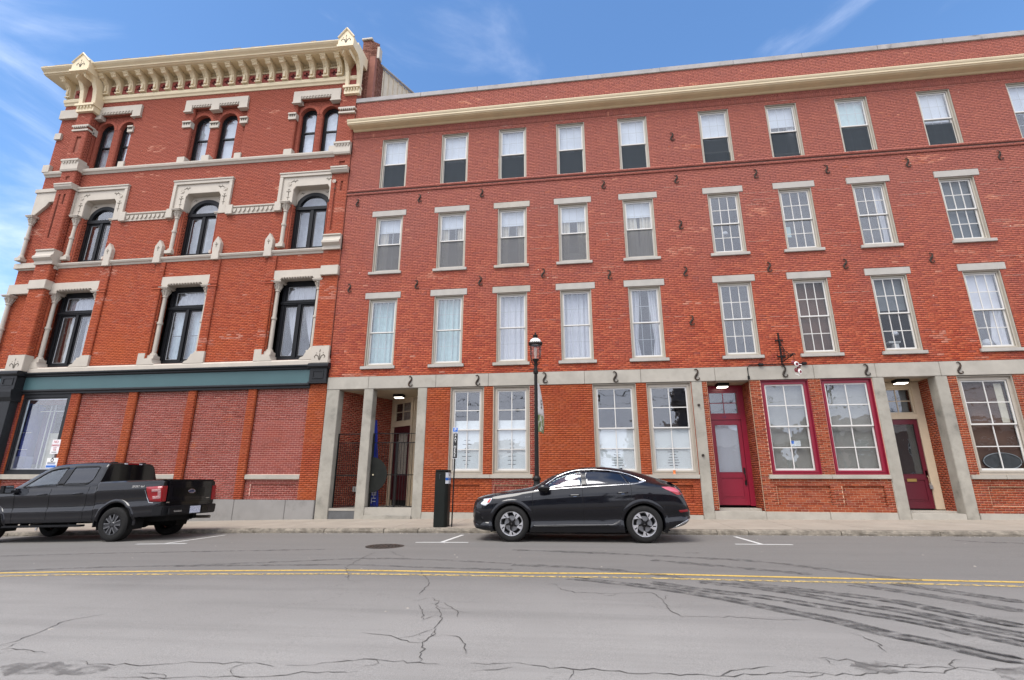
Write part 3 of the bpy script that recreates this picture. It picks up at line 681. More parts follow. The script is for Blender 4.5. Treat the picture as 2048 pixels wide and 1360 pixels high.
top = [dict(hang=[('shade', .5), ('side', GREYSC, (q % 2*2-1,), (.3, .3, .9)), ('screen', .49)]) for q in range(5)]+[dict(open=.42, hang=[('shade', .52), ('screen', .5)]), dict(open=.13, hang=[('shade', .34), ('side', LACE, (1,), (.25, .2, .8)), ('screen', .5)]),
       dict(hang=[('shade', .5, TEALC), ('screen', .48)]), dict(hang=[('shade', .5), ('screen', .42)]), dict(hang=[('shade', .5)]), dict(hang=[('shade', .4)])]
mid = [dict(hang=[('shade', .24), ('side', BEIGEC, (-1,), (.38, .34, .9)), ('screen', .5, MESHL)]), dict(hang=[('shade', .24), ('side', BEIGEC, both, (.33, .30, .9)), ('screen', .5, MESHL)]), dict(hang=[('shade', .24), ('side', BEIGEC, both, (.33, .28, .9)), ('screen', .5, MESHL)]),
       dict(hang=[('shade', .25), ('side', BEIGEC, both, (.36, .30, .9)), ('box', -.5, .5, .05, .42, .1, .02, BLIND, 'cloth'), ('screen', .5, MESHL)]), dict(hang=[('shade', .24), ('side', BEIGEC, both, (.42, .5, .9)), ('box', -.5, .5, .05, .5, .1, .02, BLIND, 'cloth'), ('screen', .5, MESHL)]),
       dict(hang=[('dome', .05, .9, .10)]), dict(hang=[('box', -.45, -.2, .55, .95, .1, .02, TEALC, 'cloth')]), dict(hang=[('side', LACE, (1,), (.2, .15, .8))]), dict(glass=GLASSL, hang=[('shade', 1, GREYSC)]), dict(hang=[('shade', .3)]), dict(hang=[])]
low = [dict(hang=[('full', TEALC)]), dict(hang=[('full', TEALC)]), dict(hang=[('full', LACE, 0, .03)]), dict(hang=[('full', LACE, 0, .03)]), dict(hang=[('side', LACE, both, (.34, .2, .75))]),
       dict(hang=[]), dict(glass=GLASSL, hang=[('shade', 1, ROOMB)]), dict(glass=GLASSL, hang=[('shade', .42, GREYSC), ('box', -.05, .3, .35, .40, .35, .2, WHITE, 'shelf'), ('dome', .12, .62, .10), ('box', .05, .2, .0, .3, .3, .15, WHITE, 'small_cabinet')]),
       dict(hang=[('shade', .48, LACE), ('dome', .0, .2, .16), ('side', LACE, (1,), (.2, .5, .9))]), dict(hang=[('shade', .3)]), dict(hang=[])]
for i, c in enumerate(C9):
    for z, cf in ((TZ, top), (AZ, mid), (BZ, low)):
        st = GR if i < 5 or (z is TZ) else RL
        w_ = WO-.012
        sash_window(ROW, c, z[0]+.004, z[1]-.004, w_, WY, st, cf[i], seed=i*7+int(z[0]), zrail=(z[0]+z[1])/2-.0)
# rooms behind
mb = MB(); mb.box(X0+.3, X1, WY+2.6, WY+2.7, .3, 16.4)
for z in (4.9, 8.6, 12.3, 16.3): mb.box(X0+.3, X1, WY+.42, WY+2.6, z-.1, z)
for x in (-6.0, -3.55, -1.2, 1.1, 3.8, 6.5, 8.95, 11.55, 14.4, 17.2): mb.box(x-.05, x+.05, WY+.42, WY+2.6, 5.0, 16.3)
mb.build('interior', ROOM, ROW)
MB().box(X0, X1, WY+.5, WY+9, 16.75, 16.9).build('roof', ROOF, ROW)
# cornice + coping
pr = [(WY, 15.52), (WY-.05, 15.53), (WY-.10, 15.565), (WY-.28, 15.60), (WY-.36, 15.635), (WY-.37, 15.665), (WY-.405, 15.67), (WY-.41, 15.735), (WY-.43, 15.75), (WY-.45, 15.80), (WY-.455, 15.83), (WY-.42, 15.845), (WY, 15.88)]
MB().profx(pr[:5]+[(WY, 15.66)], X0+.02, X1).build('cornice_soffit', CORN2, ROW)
MB().profx([(WY, 15.662)]+pr[4:], X0-.12, X1).build('cornice', CORN, ROW)
xs = [X0-.02]
while xs[-1] < X1: xs.append(min(X1, xs[-1]+random.uniform(2.2, 2.9)))
for a, b in zip(xs[:-1], xs[1:]):
    o = MB().box(a+.004, b-.004, WY-.05, WY+.45, 17.002, 17.21+random.uniform(-.008, .008)).build('coping_stone', COPING, ROW, bevel=.01)
# granite ground floor: beams and posts
jx = [-9.13, -7.56, -5.07, -3.19, -1.5, .12, 1.98, 4.35, 7.38, 9.20, 11.04, 13.6, 16, 18.4, 20.5]
for a, b in zip(jx[:-1], jx[1:]): MB().box(a+.004, b-.004, WY-.03+random.uniform(-.004, .004), WY+.34, 4.572, 5.018).build('granite_beam', GRANITE, ROW, bevel=.008)
for a, b in ((-9.12, -8.645), (-7.70, -7.36), (-5.71, -5.375), (3.585, 3.915), (9.055, 9.395), (10.855, 11.19)):
    MB().box(a, b, WY-.022, WY+.36, zp((a+b)/2, WY)-.05, 4.57).build('granite_post', GRANITE_D, ROW, bevel=.012)
# ground-floor brick bays
GW = [(-4.53, -3.34, 'b'), (-3.01, -1.755, 'b'), (.37, 1.80, 'b'), (2.14, 3.565, 'b'), (5.73, 7.17, 'c'), (7.54, 9.045, 'c'), (11.46, 12.99, 'b'), (14.0, 15.5, 'b'), (17, 18.5, 'b')]
ZS, ZT = 1.612, 4.55
KEEP = ([], 300)
def bay(x0, x1, zb, mat, mort, wins, recs, style, keep=None, split=None):
    hs = [(a, b, ZS, 4.6) for a, b in wins]; rc = [(a, b, c, d) for a, b, c, d in recs]
    mb = MB(); backing(mb, x0, x1, zb, 4.575, WY, hs+rc, .10)
    for a, b, c, d in rc: mb.add([(a, WY+.045, c), (b, WY+.045, c), (b, WY+.045, d), (a, WY+.045, d)], [(0, 1, 2, 3)])
    mb.build('wall', mort, ROW); k = Bricks()
    sub = lambda L: [(a-x0, b-x0, c, d) for a, b, c, d in L]
    sills = [(a-.1, b+.1, 1.485, ZS+.01) for a, b in wins]
    k.panel((x0, WY), (x1, WY), zb, 4.57, sub(hs+rc+sills), keep=keep, **style)
    for a, b, c, d in rc:
        k.panel((a, WY+.045), (b, WY+.045), c, d, (), keep=keep, **style); k.panel((a, WY+.045), (a, WY-.004), c, d, (), **style); k.panel((b, WY-.004), (b, WY+.045), c, d, (), **style)
    k.build('brickwork', mat, ROW)
OLD = dict(j=.005, header=8, proud=.004); NEW = dict(j=.0095, proud=.006)
bay(-5.375, -3.02, .41, BR_ORANGE, MO_ORANGE, [(-4.53, -3.34)], [(-4.47, -3.40, .70, 1.27)], OLD)
bay(-3.02, -1.45, .41, BR_NEW, MO_BAY, [(-3.01, -1.755)], [(-2.95, -1.8, .70, 1.27)], NEW)
bay(-1.45, 3.585, .41, BR_ORANGE, MO_ORANGE, [(.37, 1.80), (2.14, 3.565)], [(.45, 1.72, .76, 1.31), (2.2, 3.38, .76, 1.31)], OLD)
bay(3.915, 4.075, .55, BR_BAY, MO_BAY, [], [], NEW, KEEP)
bay(5.41, 9.055, .53, BR_BAY, MO_BAY, [(5.73, 7.17), (7.54, 9.045)], [(5.80, 7.35, .72, 1.30), (7.66, 8.85, .72, 1.30)], NEW, KEEP)
bay(11.19, 20.5, .54, BR_BAY, MO_BAY, [(11.46, 12.99), (14.0, 15.5), (17, 18.5)], [(11.6, 12.9, .75, 1.27)], NEW, KEEP)
me = bpy.data.meshes.new('brick'); q = MB().box(0, .203-.0095, -.006, .03, 0, .0677-.0095); me.from_pydata(q.v, [], q.f); me.materials.append(BR_BAY)
for x, y, z in KEEP[0]: inst('brick', me, ROW, (x, y+random.uniform(-.002, .002), z+random.uniform(-.001, .001)))
for a, b in ((-5.37, -3.2), (-3.2, -.9), (-.9, 1.35), (1.35, 3.58)): MB().box(a+.004, b-.004, WY-.03, WY+.2, -.1, .41).build('base_stone', GRANITE, ROW, bevel=.01)
for a, b in ((5.40, 7.2), (7.2, 9.05)): MB().box(a+.004, b-.004, WY-.03, WY+.2, .1, .53).build('base_stone', GRANITE, ROW, bevel=.01)
for a, b in ((11.20, 13.4), (13.4, 16), (16, 20.5)): MB().box(a+.004, b-.004, WY-.03, WY+.2, .1, .54).build('base_stone', GRANITE, ROW, bevel=.01)
for a, b in ((-4.56, -3.08), (-3.08, -1.68), (.30, 2.0), (2.0, 3.58), (5.62, 7.4), (7.4, 9.05), (11.2, 12.1), (12.1, 13.3), (13.9, 15.6), (16.9, 18.6)):
    MB().box(a+.003, b-.003, WY-.07, WY+.12, 1.49, 1.61).build('sill', GRANITE, ROW, bevel=.008)
G2S = {'grid': (2, 2), 'real': True, 'mw': .026}
gcfg = [dict(hang=[('paper', .62, .62)]), dict(hang=[('paper', .62, .62)]), dict(hang=[('paper', .50, .52)]), dict(hang=[('paper', .50, .52)]), dict(hang=[('blind', BLIND)]), dict(hang=[('blind', BLIND)]),
        dict(glass=GLASSL, hang=[('shade', .99, ROOMB), ('box', .35, .55, 1.4, 2.6, -.02, .01, BEIGEC, 'curtain')]), dict(hang=[]), dict(hang=[])]
GWO = []
for i, (a, b, k) in enumerate(GW):
    GWO.append(sash_window(ROW, (a+b)/2, ZS+.006, ZT, b-a-.008, WY, G2S, gcfg[i], frame=BEIGE if k == 'b' else CRIM, frame_t=.105, seed=40+i, zrail=3.09))
pn = MB().box(6.45, 6.74, WY+.16, WY+.163, 2.47, 2.645).build('notice', PAPER, GWO[4]); MB().box(6.453, 6.55, WY+.157, WY+.1595, 2.55, 2.642).build('notice_panel', SIGNB, GWO[4])

# ------------------------------------------------------------------ wall anchors (S irons), bolts
def anchor_mesh():
    P = [(-.06, .145), (-.062, .168), (-.04, .18), (-.005, .174), (.028, .14), (.036, .09), (.022, .045), (-.005, .0), (-.038, -.045), (-.06, -.095), (-.05, -.145), (-.012, -.175), (.04, -.17), (.075, -.14), (.07, -.108), (.045, -.112)]
    Rr = [.010, .013, .016, .019, .022, .027, .032, .036, .036, .031, .025, .021, .018, .016, .013, .010]
    mb = MB(); mb.tube([(x, 0, z) for x, z in P], Rr, 8, .55, (0, 1, 0)); mb.lathe([(0, -.035), (.022, -.035), (.026, -.02), (.026, 0)], (0, 0, 0), 10, 'y'); mb.tube([(0, .0, 0), (0, .08, 0)], .012, 6)
    me = bpy.data.meshes.new('wall_anchor'); me.from_pydata(mb.v, [], mb.f); me.materials.append(RUST); me.polygons.foreach_set('use_smooth', [True]*len(me.polygons)); return me
AM = anchor_mesh()
for x, z in [(-8.64, 12.16), (-6.06, 12.15), (-3.56, 12.17), (1.09, 12.15), (3.74, 12.15), (6.52, 12.12), (8.91, 12.10), (11.54, 12.12), (14.41, 12.15), (3.74, 13.99), (3.74, 10.28),
             (-8.63, 8.48), (-5.98, 8.50), (-3.55, 8.51), (-1.22, 8.68), (1.14, 8.49), (3.75, 8.46), (6.51, 8.47), (8.92, 8.45), (11.56, 8.51), (3.80, 6.67), (17.2, 12.15), (14.4, 8.5)]:
    o = inst('wall_anchor', AM, ROW, (x, WY-.034, z)); o.scale = (.95, 1, .95); o.rotation_euler = (0, random.uniform(-.09, .09), 0)
for x, z in [(-5.99, 4.80), (-3.56, 4.78), (-1.22, 4.81), (1.15, 4.78), (3.78, 4.79), (6.50, 4.82), (8.94, 4.81), (11.58, 4.80), (14.4, 4.8)]:
    o = inst('wall_anchor', AM, ROW, (x, WY-.055, z)); o.rotation_euler = (0, random.uniform(-.06, .06), 0)
bm_ = bpy.data.meshes.new('wall_bolt'); q = MB().lathe([(0, -.06), (.03, -.055), (.042, -.03), (.042, 0)], (0, 0, 0), 12, 'y'); bm_.from_pydata(q.v, [], q.f); bm_.materials.append(RUST)
for x, z in ((3.75, 3.79), (3.73, 2.20)): inst('wall_bolt', bm_, ROW, (x, WY-.022, z))
g = MB()
for q in range(46):      # bed joints repointed in pale mortar
    i = random.choice([2, 3, 4, 5, 5, 6, 7, 8, 8, 9]); x = C9[i]+.6+random.uniform(0, .4); z = .0677*round(random.choice((random.uniform(5.5, 8.0), random.uniform(8.3, 12.3), random.uniform(9.2, 11.4)))/.0677)
    w_ = random.uniform(.5, C9[min(i+1, 10)]-C9[i]-1.25); s0 = x
    while s0 < x+w_: e_ = min(x+w_, s0+random.uniform(.1, .6)); g.box(s0, e_, WY-.0075, WY+.002, z-.0075, z-.0005); s0 = e_+random.uniform(0, .12)
for q in range(70):      # lime spots and old fixing holes
    x, z = random.uniform(-8.8, 16), random.uniform(5.2, 16.6); r_ = random.uniform(.008, .022)
    if not any(a-.1 < x < b+.1 and c-.2 < z < d+.3 for a, b, c, d in holes): g.lathe([(0, -.009), (r_, -.008), (r_*1.1, 0)], (x, WY, z), 7, 'y')
g.build('pale_pointing', plain('pale pointing', (.55, .36, .28), .95, var=.2), ROW, kind='stuff')
# rust runs below the irons are part of the stone material; conduit along the band
mb = MB(); mb.tube([(5.38, WY-.05, 4.58), (5.38, WY-.05, 4.98), (5.42, WY-.05, 5.03), (5.50, WY-.05, 5.055), (7.22, WY-.05, 5.075)], .014, 8); mb.box(5.355, 5.41, WY-.08, WY-.02, 4.60, 4.70)
mb.build('conduit', IRON, ROW, smooth=True)
for x in (5.80, 7.12): MB().box(x-.07, x+.07, WY-.10, WY-.02, 5.03, 5.11).build('floodlight', IRON, ROW, bevel=.01)

# ------------------------------------------------------------------ entries
def plane_bricks(k, p0, p1, z0, z1, **kw): k.panel(p0, p1, z0, z1, (), **kw)
def door_set(parent, xf0, xf1, y, zb, zdoor, ztop, xd0, xd1, fm, dm, glassmat, tr=None, rows=2, behind=BLIND, panel=(.22, .78)):
    """frame + door + transom in plane y"""
    mb = MB(); mb.box(xf0, xd0, y-.05, y+.1, zb, ztop); mb.box(xd1, xf1, y-.05, y+.1, zb, ztop); mb.box(xd0, xd1, y-.05, y+.1, zdoor, zdoor+.17)
    t0, t1 = zdoor+.17, ztop-.20
    mb.box(xd0, xd1, y-.05, y+.1, t1, ztop); mb.ring(xd0, xd1, t0, t1, .05, y-.02, y+.06)
    fr = mb.build('door_frame', fm, parent, bevel=.006)
    g = MB(); muntins(g, xd0+.05, xd1-.05, t0+.05, t1-.05, 2, rows, .024, y, y+.03); g.build('muntin', fm, fr)
    dx, dz = (xd1-xd0-.1)/2, (t1-t0-.1)/rows
    for i in range(2):
        for k in range(rows): MB().box(xd0+.05+dx*i, xd0+.05+dx*(i+1), y+.013, y+.017, t0+.05+dz*k, t0+.05+dz*(k+1)).build('pane', GLASS, fr)
    MB().box(xd0, xd1, y+.3, y+.31, zdoor, ztop).build('transom_backing', GREYSC, fr)
    dw = xd1-xd0; st = .115; zl = zb+(zdoor-zb)*.355
    mb = MB(); mb.ring(xd0+.006, xd1-.006, zb+.02, zdoor-.006, st, y-.02, y+.025, tb=.22, tt=.15); mb.box(xd0+st, xd1-st, y-.02, y+.025, zl-.08, zl+.05)
    mb.ring(xd0+st, xd1-st, zb+.24, zl-.08, .035, y-.028, y); mb.box(xd0+st+.04, xd1-st-.04, y-.012, y+.02, zb+.28, zl-.12); mb.box(xd0+st, xd1-st, y, y+.02, zb+.24, zl-.08)
    mb.ring(xd0+st-.005, xd1-st+.005, zl+.05, zdoor-.15, .022, y-.028, y)
    d = mb.build('door', dm, parent, bevel=.004)
    MB().box(xd0+st, xd1-st, y+.0, y+.004, zl+.05, zdoor-.156).build('pane', glassmat, d)
    if behind: MB().box(xd0+st, xd1-st, y+.07, y+.075, zl+.05, zdoor-.156).build('door_blind', behind, d)
    return fr, d
def entry_light(x, y, z):
    t = MB().profx([(y-.15, z), (y+.15, z), (y+.17, z-.05), (y+.13, z-.11), (y-.13, z-.11), (y-.17, z-.05)], x-.19, x+.19).build('entry_light', IRON, ROW, bevel=.01)
    MB().profx([(y-.125, z-.112), (y+.125, z-.112), (y+.10, z-.135), (y-.10, z-.135)], x-.155, x+.155).build('lens', LAMP, t)
# crimson door
Y1 = 17.86
door_fr, door_c = door_set(ROW, 4.08, 5.40, Y1, .66, 3.40, 4.56, 4.26, 5.24, CRIM, CRIM, GLASS, behind=SHADE)
text('house_number', '14', .14, plain('dark number', (.06, .02, .09), .5, var=0), door_fr, (4.71, Y1-.053, 3.49))
mb = MB(); mb.box(5.135, 5.19, Y1-.055, Y1-.018, 1.66, 1.84); mb.tube([(5.162, Y1-.03, 1.70), (5.165, Y1-.09, 1.62), (5.168, Y1-.09, 1.45), (5.17, Y1-.03, 1.37)], .016, 8); mb.box(5.14, 5.2, Y1-.05, Y1-.018, 1.30, 1.44); mb.build('handle', BRONZE, door_c)
def entry_shell(xa, xb, yb, zf, zc=4.572, left=None, right=None, mort=MO_BAY, bm=BR_BAY):
    MB().box(xa-.2, xb+.2, WY+.34, yb+.5, zc, zc+.03).build('porch_ceiling', CEIL, ROW)
entry_shell(3.92, 5.41, Y1, .55)
MB().box(3.916, 5.40, WY-.03, WY+.35, .1, .535).build('step', GRANITE, ROW, bevel=.012); MB().box(3.93, 5.40, WY+.351, Y1+.1, .2, .60).build('landing', GRANITE, ROW)
k = Bricks(); k.panel((5.40, Y1), (5.43, WY+.01), .54, 4.57, (), j=.0095, proud=.006); k.panel((4.075, WY+.02), (4.085, Y1), .6, 4.57, (), j=.0095)
mb = MB(); mb.add([(5.40, Y1, .5), (5.43, WY, .5), (5.43, WY, 4.58), (5.40, Y1, 4.58)], [(0, 1, 2, 3)]); mb.add([(4.075, WY, .5), (4.085, Y1, .5), (4.085, Y1, 4.58), (4.075, WY, 4.58)], [(0, 1, 2, 3)])
entry_light(4.68, 17.5, 4.57)
# second door
Y2 = 17.95
fr2, door_d = door_set(ROW, 9.38, 10.90, Y2, .60, 3.36, 4.56, 9.70, 10.65, CREAMD, CRIM2, GLASS, behind=ROOM)
MB().box(10.0, 10.27, Y2-.035, Y2-.018, 1.42, 1.505).build('mail_slot', plain('brass', (.62, .42, .14), .3, metal=.9, var=.1), door_d)
mb = MB(); mb.box(10.565, 10.61, Y2-.05, Y2-.018, 1.55, 1.75); mb.tube([(10.585, Y2-.03, 1.62), (10.588, Y2-.085, 1.55), (10.592, Y2-.085, 1.40), (10.596, Y2-.03, 1.33)], .014, 8); mb.build('handle', BRONZE, door_d)
entry_shell(9.39, 10.9, Y2, .5)
MB().box(9.40, 10.85, WY-.025, WY+.36, .12, .52).build('step', GRANITE, ROW, bevel=.012); MB().box(9.40, 10.9, WY+.361, Y2+.1, .2, .575).build('landing', GRANITE, ROW)
k.panel((10.91, Y2), (10.87, WY+.36), .54, 4.57, (), j=.0095); mb.add([(10.91, Y2, .5), (10.87, WY+.36, .5), (10.87, WY+.36, 4.58), (10.91, Y2, 4.58)], [(0, 1, 2, 3)])
k.panel((9.385, WY+.36), (9.385, Y2), .54, 4.57, (), j=.0095); mb.add([(9.385, WY+.36, .5), (9.385, Y2, .5), (9.385, Y2, 4.58), (9.385, WY+.36, 4.58)], [(0, 1, 2, 3)])
k.build('brickwork', BR_BAY, ROW); mb.build('wall', MO_BAY, ROW)
entry_light(10.15, 17.5, 4.57)
t = empty('lock_box', (10.62, Y2-.07, 1.28), 'small grey key lock box hanging from the dark crimson door handle', 'lock box')
MB().box(10.58, 10.66, Y2-.10, Y2-.05, 1.20, 1.31).build('body', plain('grey metal', (.35, .35, .36), .4, metal=.5), t, bevel=.006); MB().tube([(10.595, Y2-.075, 1.30), (10.595, Y2-.075, 1.38), (10.62, Y2-.075, 1.41), (10.645, Y2-.075, 1.38), (10.645, Y2-.075, 1.30)], .006, 6).build('shackle', SASH, t)
# gated corner entry: splayed brick wall on the left, door wall on the skew
A0, PP, B1 = (-8.70, 17.34), (-7.60, 19.57), (-5.55, 18.21)
k = Bricks(); k.panel(A0, PP, .45, 4.58, (), j=.011, proud=.007)
mb = MB(); mb.add([(*A0, .4), (*PP, .4), (*PP, 4.6), (*A0, 4.6)], [(0, 1, 2, 3)]); mb.build('wall', MO_BAY, ROW); k.build('brickwork', BR_ENTRY, ROW)
MB().add([(-8.9, WY+.33, 4.573), (-5.3, WY+.33, 4.573), (-5.3, 20, 4.573), (-8.9, 20, 4.573)], [(0, 1, 2, 3)]).build('porch_ceiling', CEIL, ROW)
MB().box(-8.65, -5.37, WY+.10, 20, .1, .50).build('landing', GRANITE, ROW)
MB().box(-8.64, -7.71, WY+.02, WY+.34, .1, .42).build('step', plain('dark step', (.10, .10, .10), .8, stain=((.5, .49, .46), 5, .7, .74)), ROW); MB().box(-8.64, -7.71, WY+.01, WY+.30, .421, .50).build('step', GRANITE, ROW)
MB().box(-7.355, -5.715, WY-.01, WY+.3, .28, .535).build('step', GRANITE, ROW, bevel=.01); MB().box(-7.34, -5.70, WY-.14, WY-.012, .05, .29).build('step', GRANITE_D, ROW, bevel=.01)
dv = Vector((B1[0]-PP[0], B1[1]-PP[1], 0)).normalized(); nv = Vector((dv.y, -dv.x, 0))
def skew(mb):
    mb.v = [tuple(Vector((PP[0], PP[1], 0))+dv*x+nv*(-y)+Vector((0, 0, z))) for x, y, z in mb.v]; return mb
mb = MB(); mb.box(0, .19, -.03, .1, .5, 4.57); mb.box(1.26, 1.36, -.03, .1, .5, 4.57); mb.box(.19, 1.26, -.03, .1, 3.46, 3.64); mb.box(.19, 1.26, -.03, .1, 4.42, 4.57); mb.ring(.19, 1.26, 3.64, 4.42, .05, -.01, .06); mb.box(1.36, 2.46, .02, .1, .5, 4.57)
mb.ring(1.42, 1.72, .6, 3.45, .05, -.005, .02); mb.ring(1.42, 1.72, 3.6, 4.45, .05, -.005, .02)
fr3 = skew(mb).build('door_frame', CREAMD, ROW)
g = MB(); muntins(g, .24, 1.21, 3.69, 4.37, 2, 2, .026, 0, .03); skew(g).build('muntin', CREAMD, fr3)
for i in range(2):
    for q_ in range(2): skew(MB().box(.24+.485*i, .24+.485*(i+1), .012, .016, 3.69+.34*q_, 3.69+.34*(q_+1))).build('pane', GLASS, fr3)
skew(MB().box(.19, 1.26, .25, .26, 3.5, 4.5)).build('transom_backing', BLIND, fr3)
mb = MB(); mb.ring(.195, 1.255, .71, 3.455, .17, 0, .05, tb=.3, tt=.24); mb.box(.3, 1.15, 0, .05, .95, 1.66); mb.ring(.42, 1.03, 1.02, 1.55, .03, -.008, .01)
d3 = skew(mb).build('door', plain('oxblood door paint', (.055, .008, .012), .4), ROW)
skew(MB().box(.36, 1.09, .02, .024, 1.66, 3.22)).build('pane', GLASS, d3); skew(curtain_sheet(.40, 1.06, 1.66, 3.2, .12, .015, .12)).build('curtain', BEIGEC, d3, smooth=True); skew(MB().box(.2, 1.2, .3, .31, .7, 3.4)).build('door_backing', ROOM, d3)
entry_light(-6.88, 18.3, 4.57)
MB().box(-8.30, -8.14, 18.02, 18.4, 1.02, 1.20).build('outlet_box', plain('grey box', (.42, .42, .40), .5), ROW)
# ------------------------------------------------------------------ ornate corner building (left)
ORN = empty('corner_building', (-16.5, WY, .1), 'ornate red brick corner building with cream stone trim and a deep bracketed cornice', 'building')
LX0, LX1 = -23.85, -9.14
B = lambda mb, name, mat, **k: mb.build(name, mat, ORN, warp=True, **k)
L1 = [(-21.9, -19.62), (-16.74, -14.60), (-11.82, -9.84)]       # deep window bays, second storey
L2 = [(-21.35, -19.80), (-16.43, -14.80), (-11.50, -9.92)]
L3 = [[(-21.85, -21.03), (-20.74, -19.94)], [(-16.94, -16.08), (-15.67, -14.78)], [(-11.76, -10.99), (-10.76, -9.98)]]
L3o = [(-21.95, -19.90), (-16.94, -14.22), (-11.90, -9.87)]
h1 = [(a, b, 5.74, 9.06) for a, b in L1]; h2 = [(a-.03, b+.03, 10.26, 13.16) for a, b in L2]; h3 = [(a, b, 14.66, 17.42) for a, b in L3o]
pan = [(-17.10, -19.25), ]
mb = MB(); backing(mb, LX0, LX1, 5.4, 18.3, WY, h1+h2+h3, .42)
mb.add([(LX0, WY, .1), (LX0, WY+8, .1), (LX0, WY+8, 18.3), (LX0, WY, 18.3)], [(0, 1, 2, 3)]); B(mb, 'wall', MO_LEFT)
bk = Bricks(30); rel = lambda L: [(a-LX0, b-LX0, c, d) for a, b, c, d in L]
st = dict(j=.0045, proud=.004)
bk.panel((LX0, WY), (LX1, WY), 5.74, 18.16, rel(h1+h2+h3), **st)
# jambs of the deep bays (faces that look east and are seen from the street)
for (a, b), z0, z1, d in [(w, 5.74, 8.96, .4) for w in L1]+[(w, 10.26, 12.3, .3) for w in L2]+[(w, 14.66, 17.42, .16) for w in L3o]:
    bk.panel((a, WY+d), (a, WY), z0, z1, (), **st); bk.panel((b, WY), (b, WY+d), z0, z1, (), **st)
# brick strips flanking the second-storey bays
for a, b in ((-19.62, -19.27), (-17.12, -16.74), (-14.60, -14.26), (-12.16, -11.82)):
    bk.panel((a, WY-.07), (b, WY-.07), 5.80, 10.0, (), **st)
    for x in (a, b): bk.panel((x, WY-.07), (x, WY), 5.8, 10.0, (), **st) if x == b else bk.panel((x, WY), (x, WY-.07), 5.8, 10.0, (), **st)
    mb = MB(); mb.box(a, b, WY-.066, WY, 5.8, 10.0); B(mb, 'brick_strip', MO_LEFT)
    for z in (8.83, 8.95): B(MB().box(a-.005, b+.04, WY-.10, WY-.05, z, z+.05), 'brick_band', BR_LEFT)
# corner pilaster (proud) and end pier
PX0, PX1, PD = -22.66, -21.92, .29
for a, b, d in ((PX0, PX1, PD), (-9.86, LX1, .045)):
    slots = []
    if d > .1: slots = [(a+.26, a+.50, 15.35, 16.2), (a+.28, a+.48, 14.0, 14.2), (a+.17, a+.27, 11.3, 13.35), (a+.42, a+.52, 12.85, 13.35)]
    else: slots = [(a+.25, a+.50, 13.98, 14.16), (a+.16, a+.26, 11.0, 13.2), (a+.42, a+.52, 12.75, 13.2)]
    mb = MB(); backing(mb, a, b, 5.5, 18.1, WY-d, slots, .05); mb.box(a, b, WY-d+.05, WY, 5.5, 18.1); B(mb, 'pilaster', MO_LEFT)
    bk.panel((a, WY-d), (b, WY-d), 5.5, 17.6, [(p-a, q-a, c, e) for p, q, c, e in slots], **st)
    if d > .1: bk.panel((b, WY-d), (b, WY), 5.5, 17.6, (), **st)
bk.build('brickwork', BR_LEFT, ORN, warp=True)

def column(x, y, z0, z1, r):
    """colonnette with base, ring and leafy capital"""
    h = z1-z0; zc = z0+h*.47; c = MB()
    c.lathe([(r, z0+.14), (r*.96, zc-.03), (r*1.28, zc-.025), (r*1.32, zc), (r*1.28, zc+.06), (r*.96, zc+.065), (r*.86, z1-.40)], (x, y, 0), 14)
    o = B(c, 'column', CREAM, smooth=True)
    q = MB(); q.box(x-r*1.9, x+r*1.9, y-r*1.9, y+r*1.9, z0-.10, z0+.03); q.lathe([(r*1.75, z0+.03), (r*1.8, z0+.06), (r*1.45, z0+.085), (r*1.5, z0+.12), (r*1.05, z0+.15)], (x, y, 0), 14); q.build('column_base', CREAM, o, warp=True)
    q = MB(); zt = z1; q.lathe([(r*.9, zt-.42), (r*1.25, zt-.40), (r*1.2, zt-.36), (r*.95, zt-.34), (r*1.1, zt-.25), (r*1.7, zt-.12), (r*1.9, zt-.08)], (x, y, 0), 14)
    for k in range(8):
        a = k*math.pi/4; ca, sa = math.cos(a), math.sin(a)
        q.tube([(x+ca*r*1.0, y+sa*r*1.0, zt-.33), (x+ca*r*1.45, y+sa*r*1.45, zt-.22), (x+ca*r*2.0, y+sa*r*2.0, zt-.13), (x+ca*r*2.15, y+sa*r*2.15, zt-.17)], [.02, .028, .022, .014], 5)
    q.box(x-r*2.3, x+r*2.3, y-r*2.3, y+r*2.3, zt-.08, zt); q.box(x-r*2.6, x+r*2.6, y-r*2.6, y+r*2.6, zt-.035, zt+.0); q.build('capital', CREAM, o, warp=True)
def dentils(x0, x1, y, z, n, w=.55, h=.06, d=.06, drop=None):
    m = MB(); p = (x1-x0)/n
    for k in range(n):
        xc = x0+p*(k+.5); m.add([(xc-p*w*.5, y, z), (xc+p*w*.5, y, z), (xc+p*w*.42, y-d, z), (xc-p*w*.42, y-d, z), (xc, y, z-h), (xc, y-d*.8, z-h*.85)], [(0, 1, 2, 3), (0, 4, 1), (3, 2, 5), (0, 3, 5, 4), (1, 4, 5, 2)])
    return m
def scroll(parts, x, z, y, s=1.0, mirror=1):
    """leaf scroll of thin dark strips, groove shade put into their colour"""
    m = MB(); f = lambda a, b: (x+mirror*a*s, y, z+b*s)
    for p in parts: m.tube([f(*q) for q in p], [.008*s+.007]+[.020*s]*(len(p)-2)+[.008], 5, .3, (0, 1, 0))
    return m
GROOVE = plain('shadowed carving groove', (.10, .085, .065), .9, var=0)  # shade of cut carving painted as a dark colour
FLEUR = [[(0, -.16), (0, -.02), (0, .10)], [(-.02, .12), (0, .2), (.02, .12)], [(-.02, -.14), (-.05, -.02), (-.13, .03), (-.18, -.03), (-.15, -.09)], [(.02, -.14), (.05, -.02), (.13, .03), (.18, -.03), (.15, -.09)], [(-.1, .08), (-.13, .1)], [(.1, .08), (.13, .1)]]
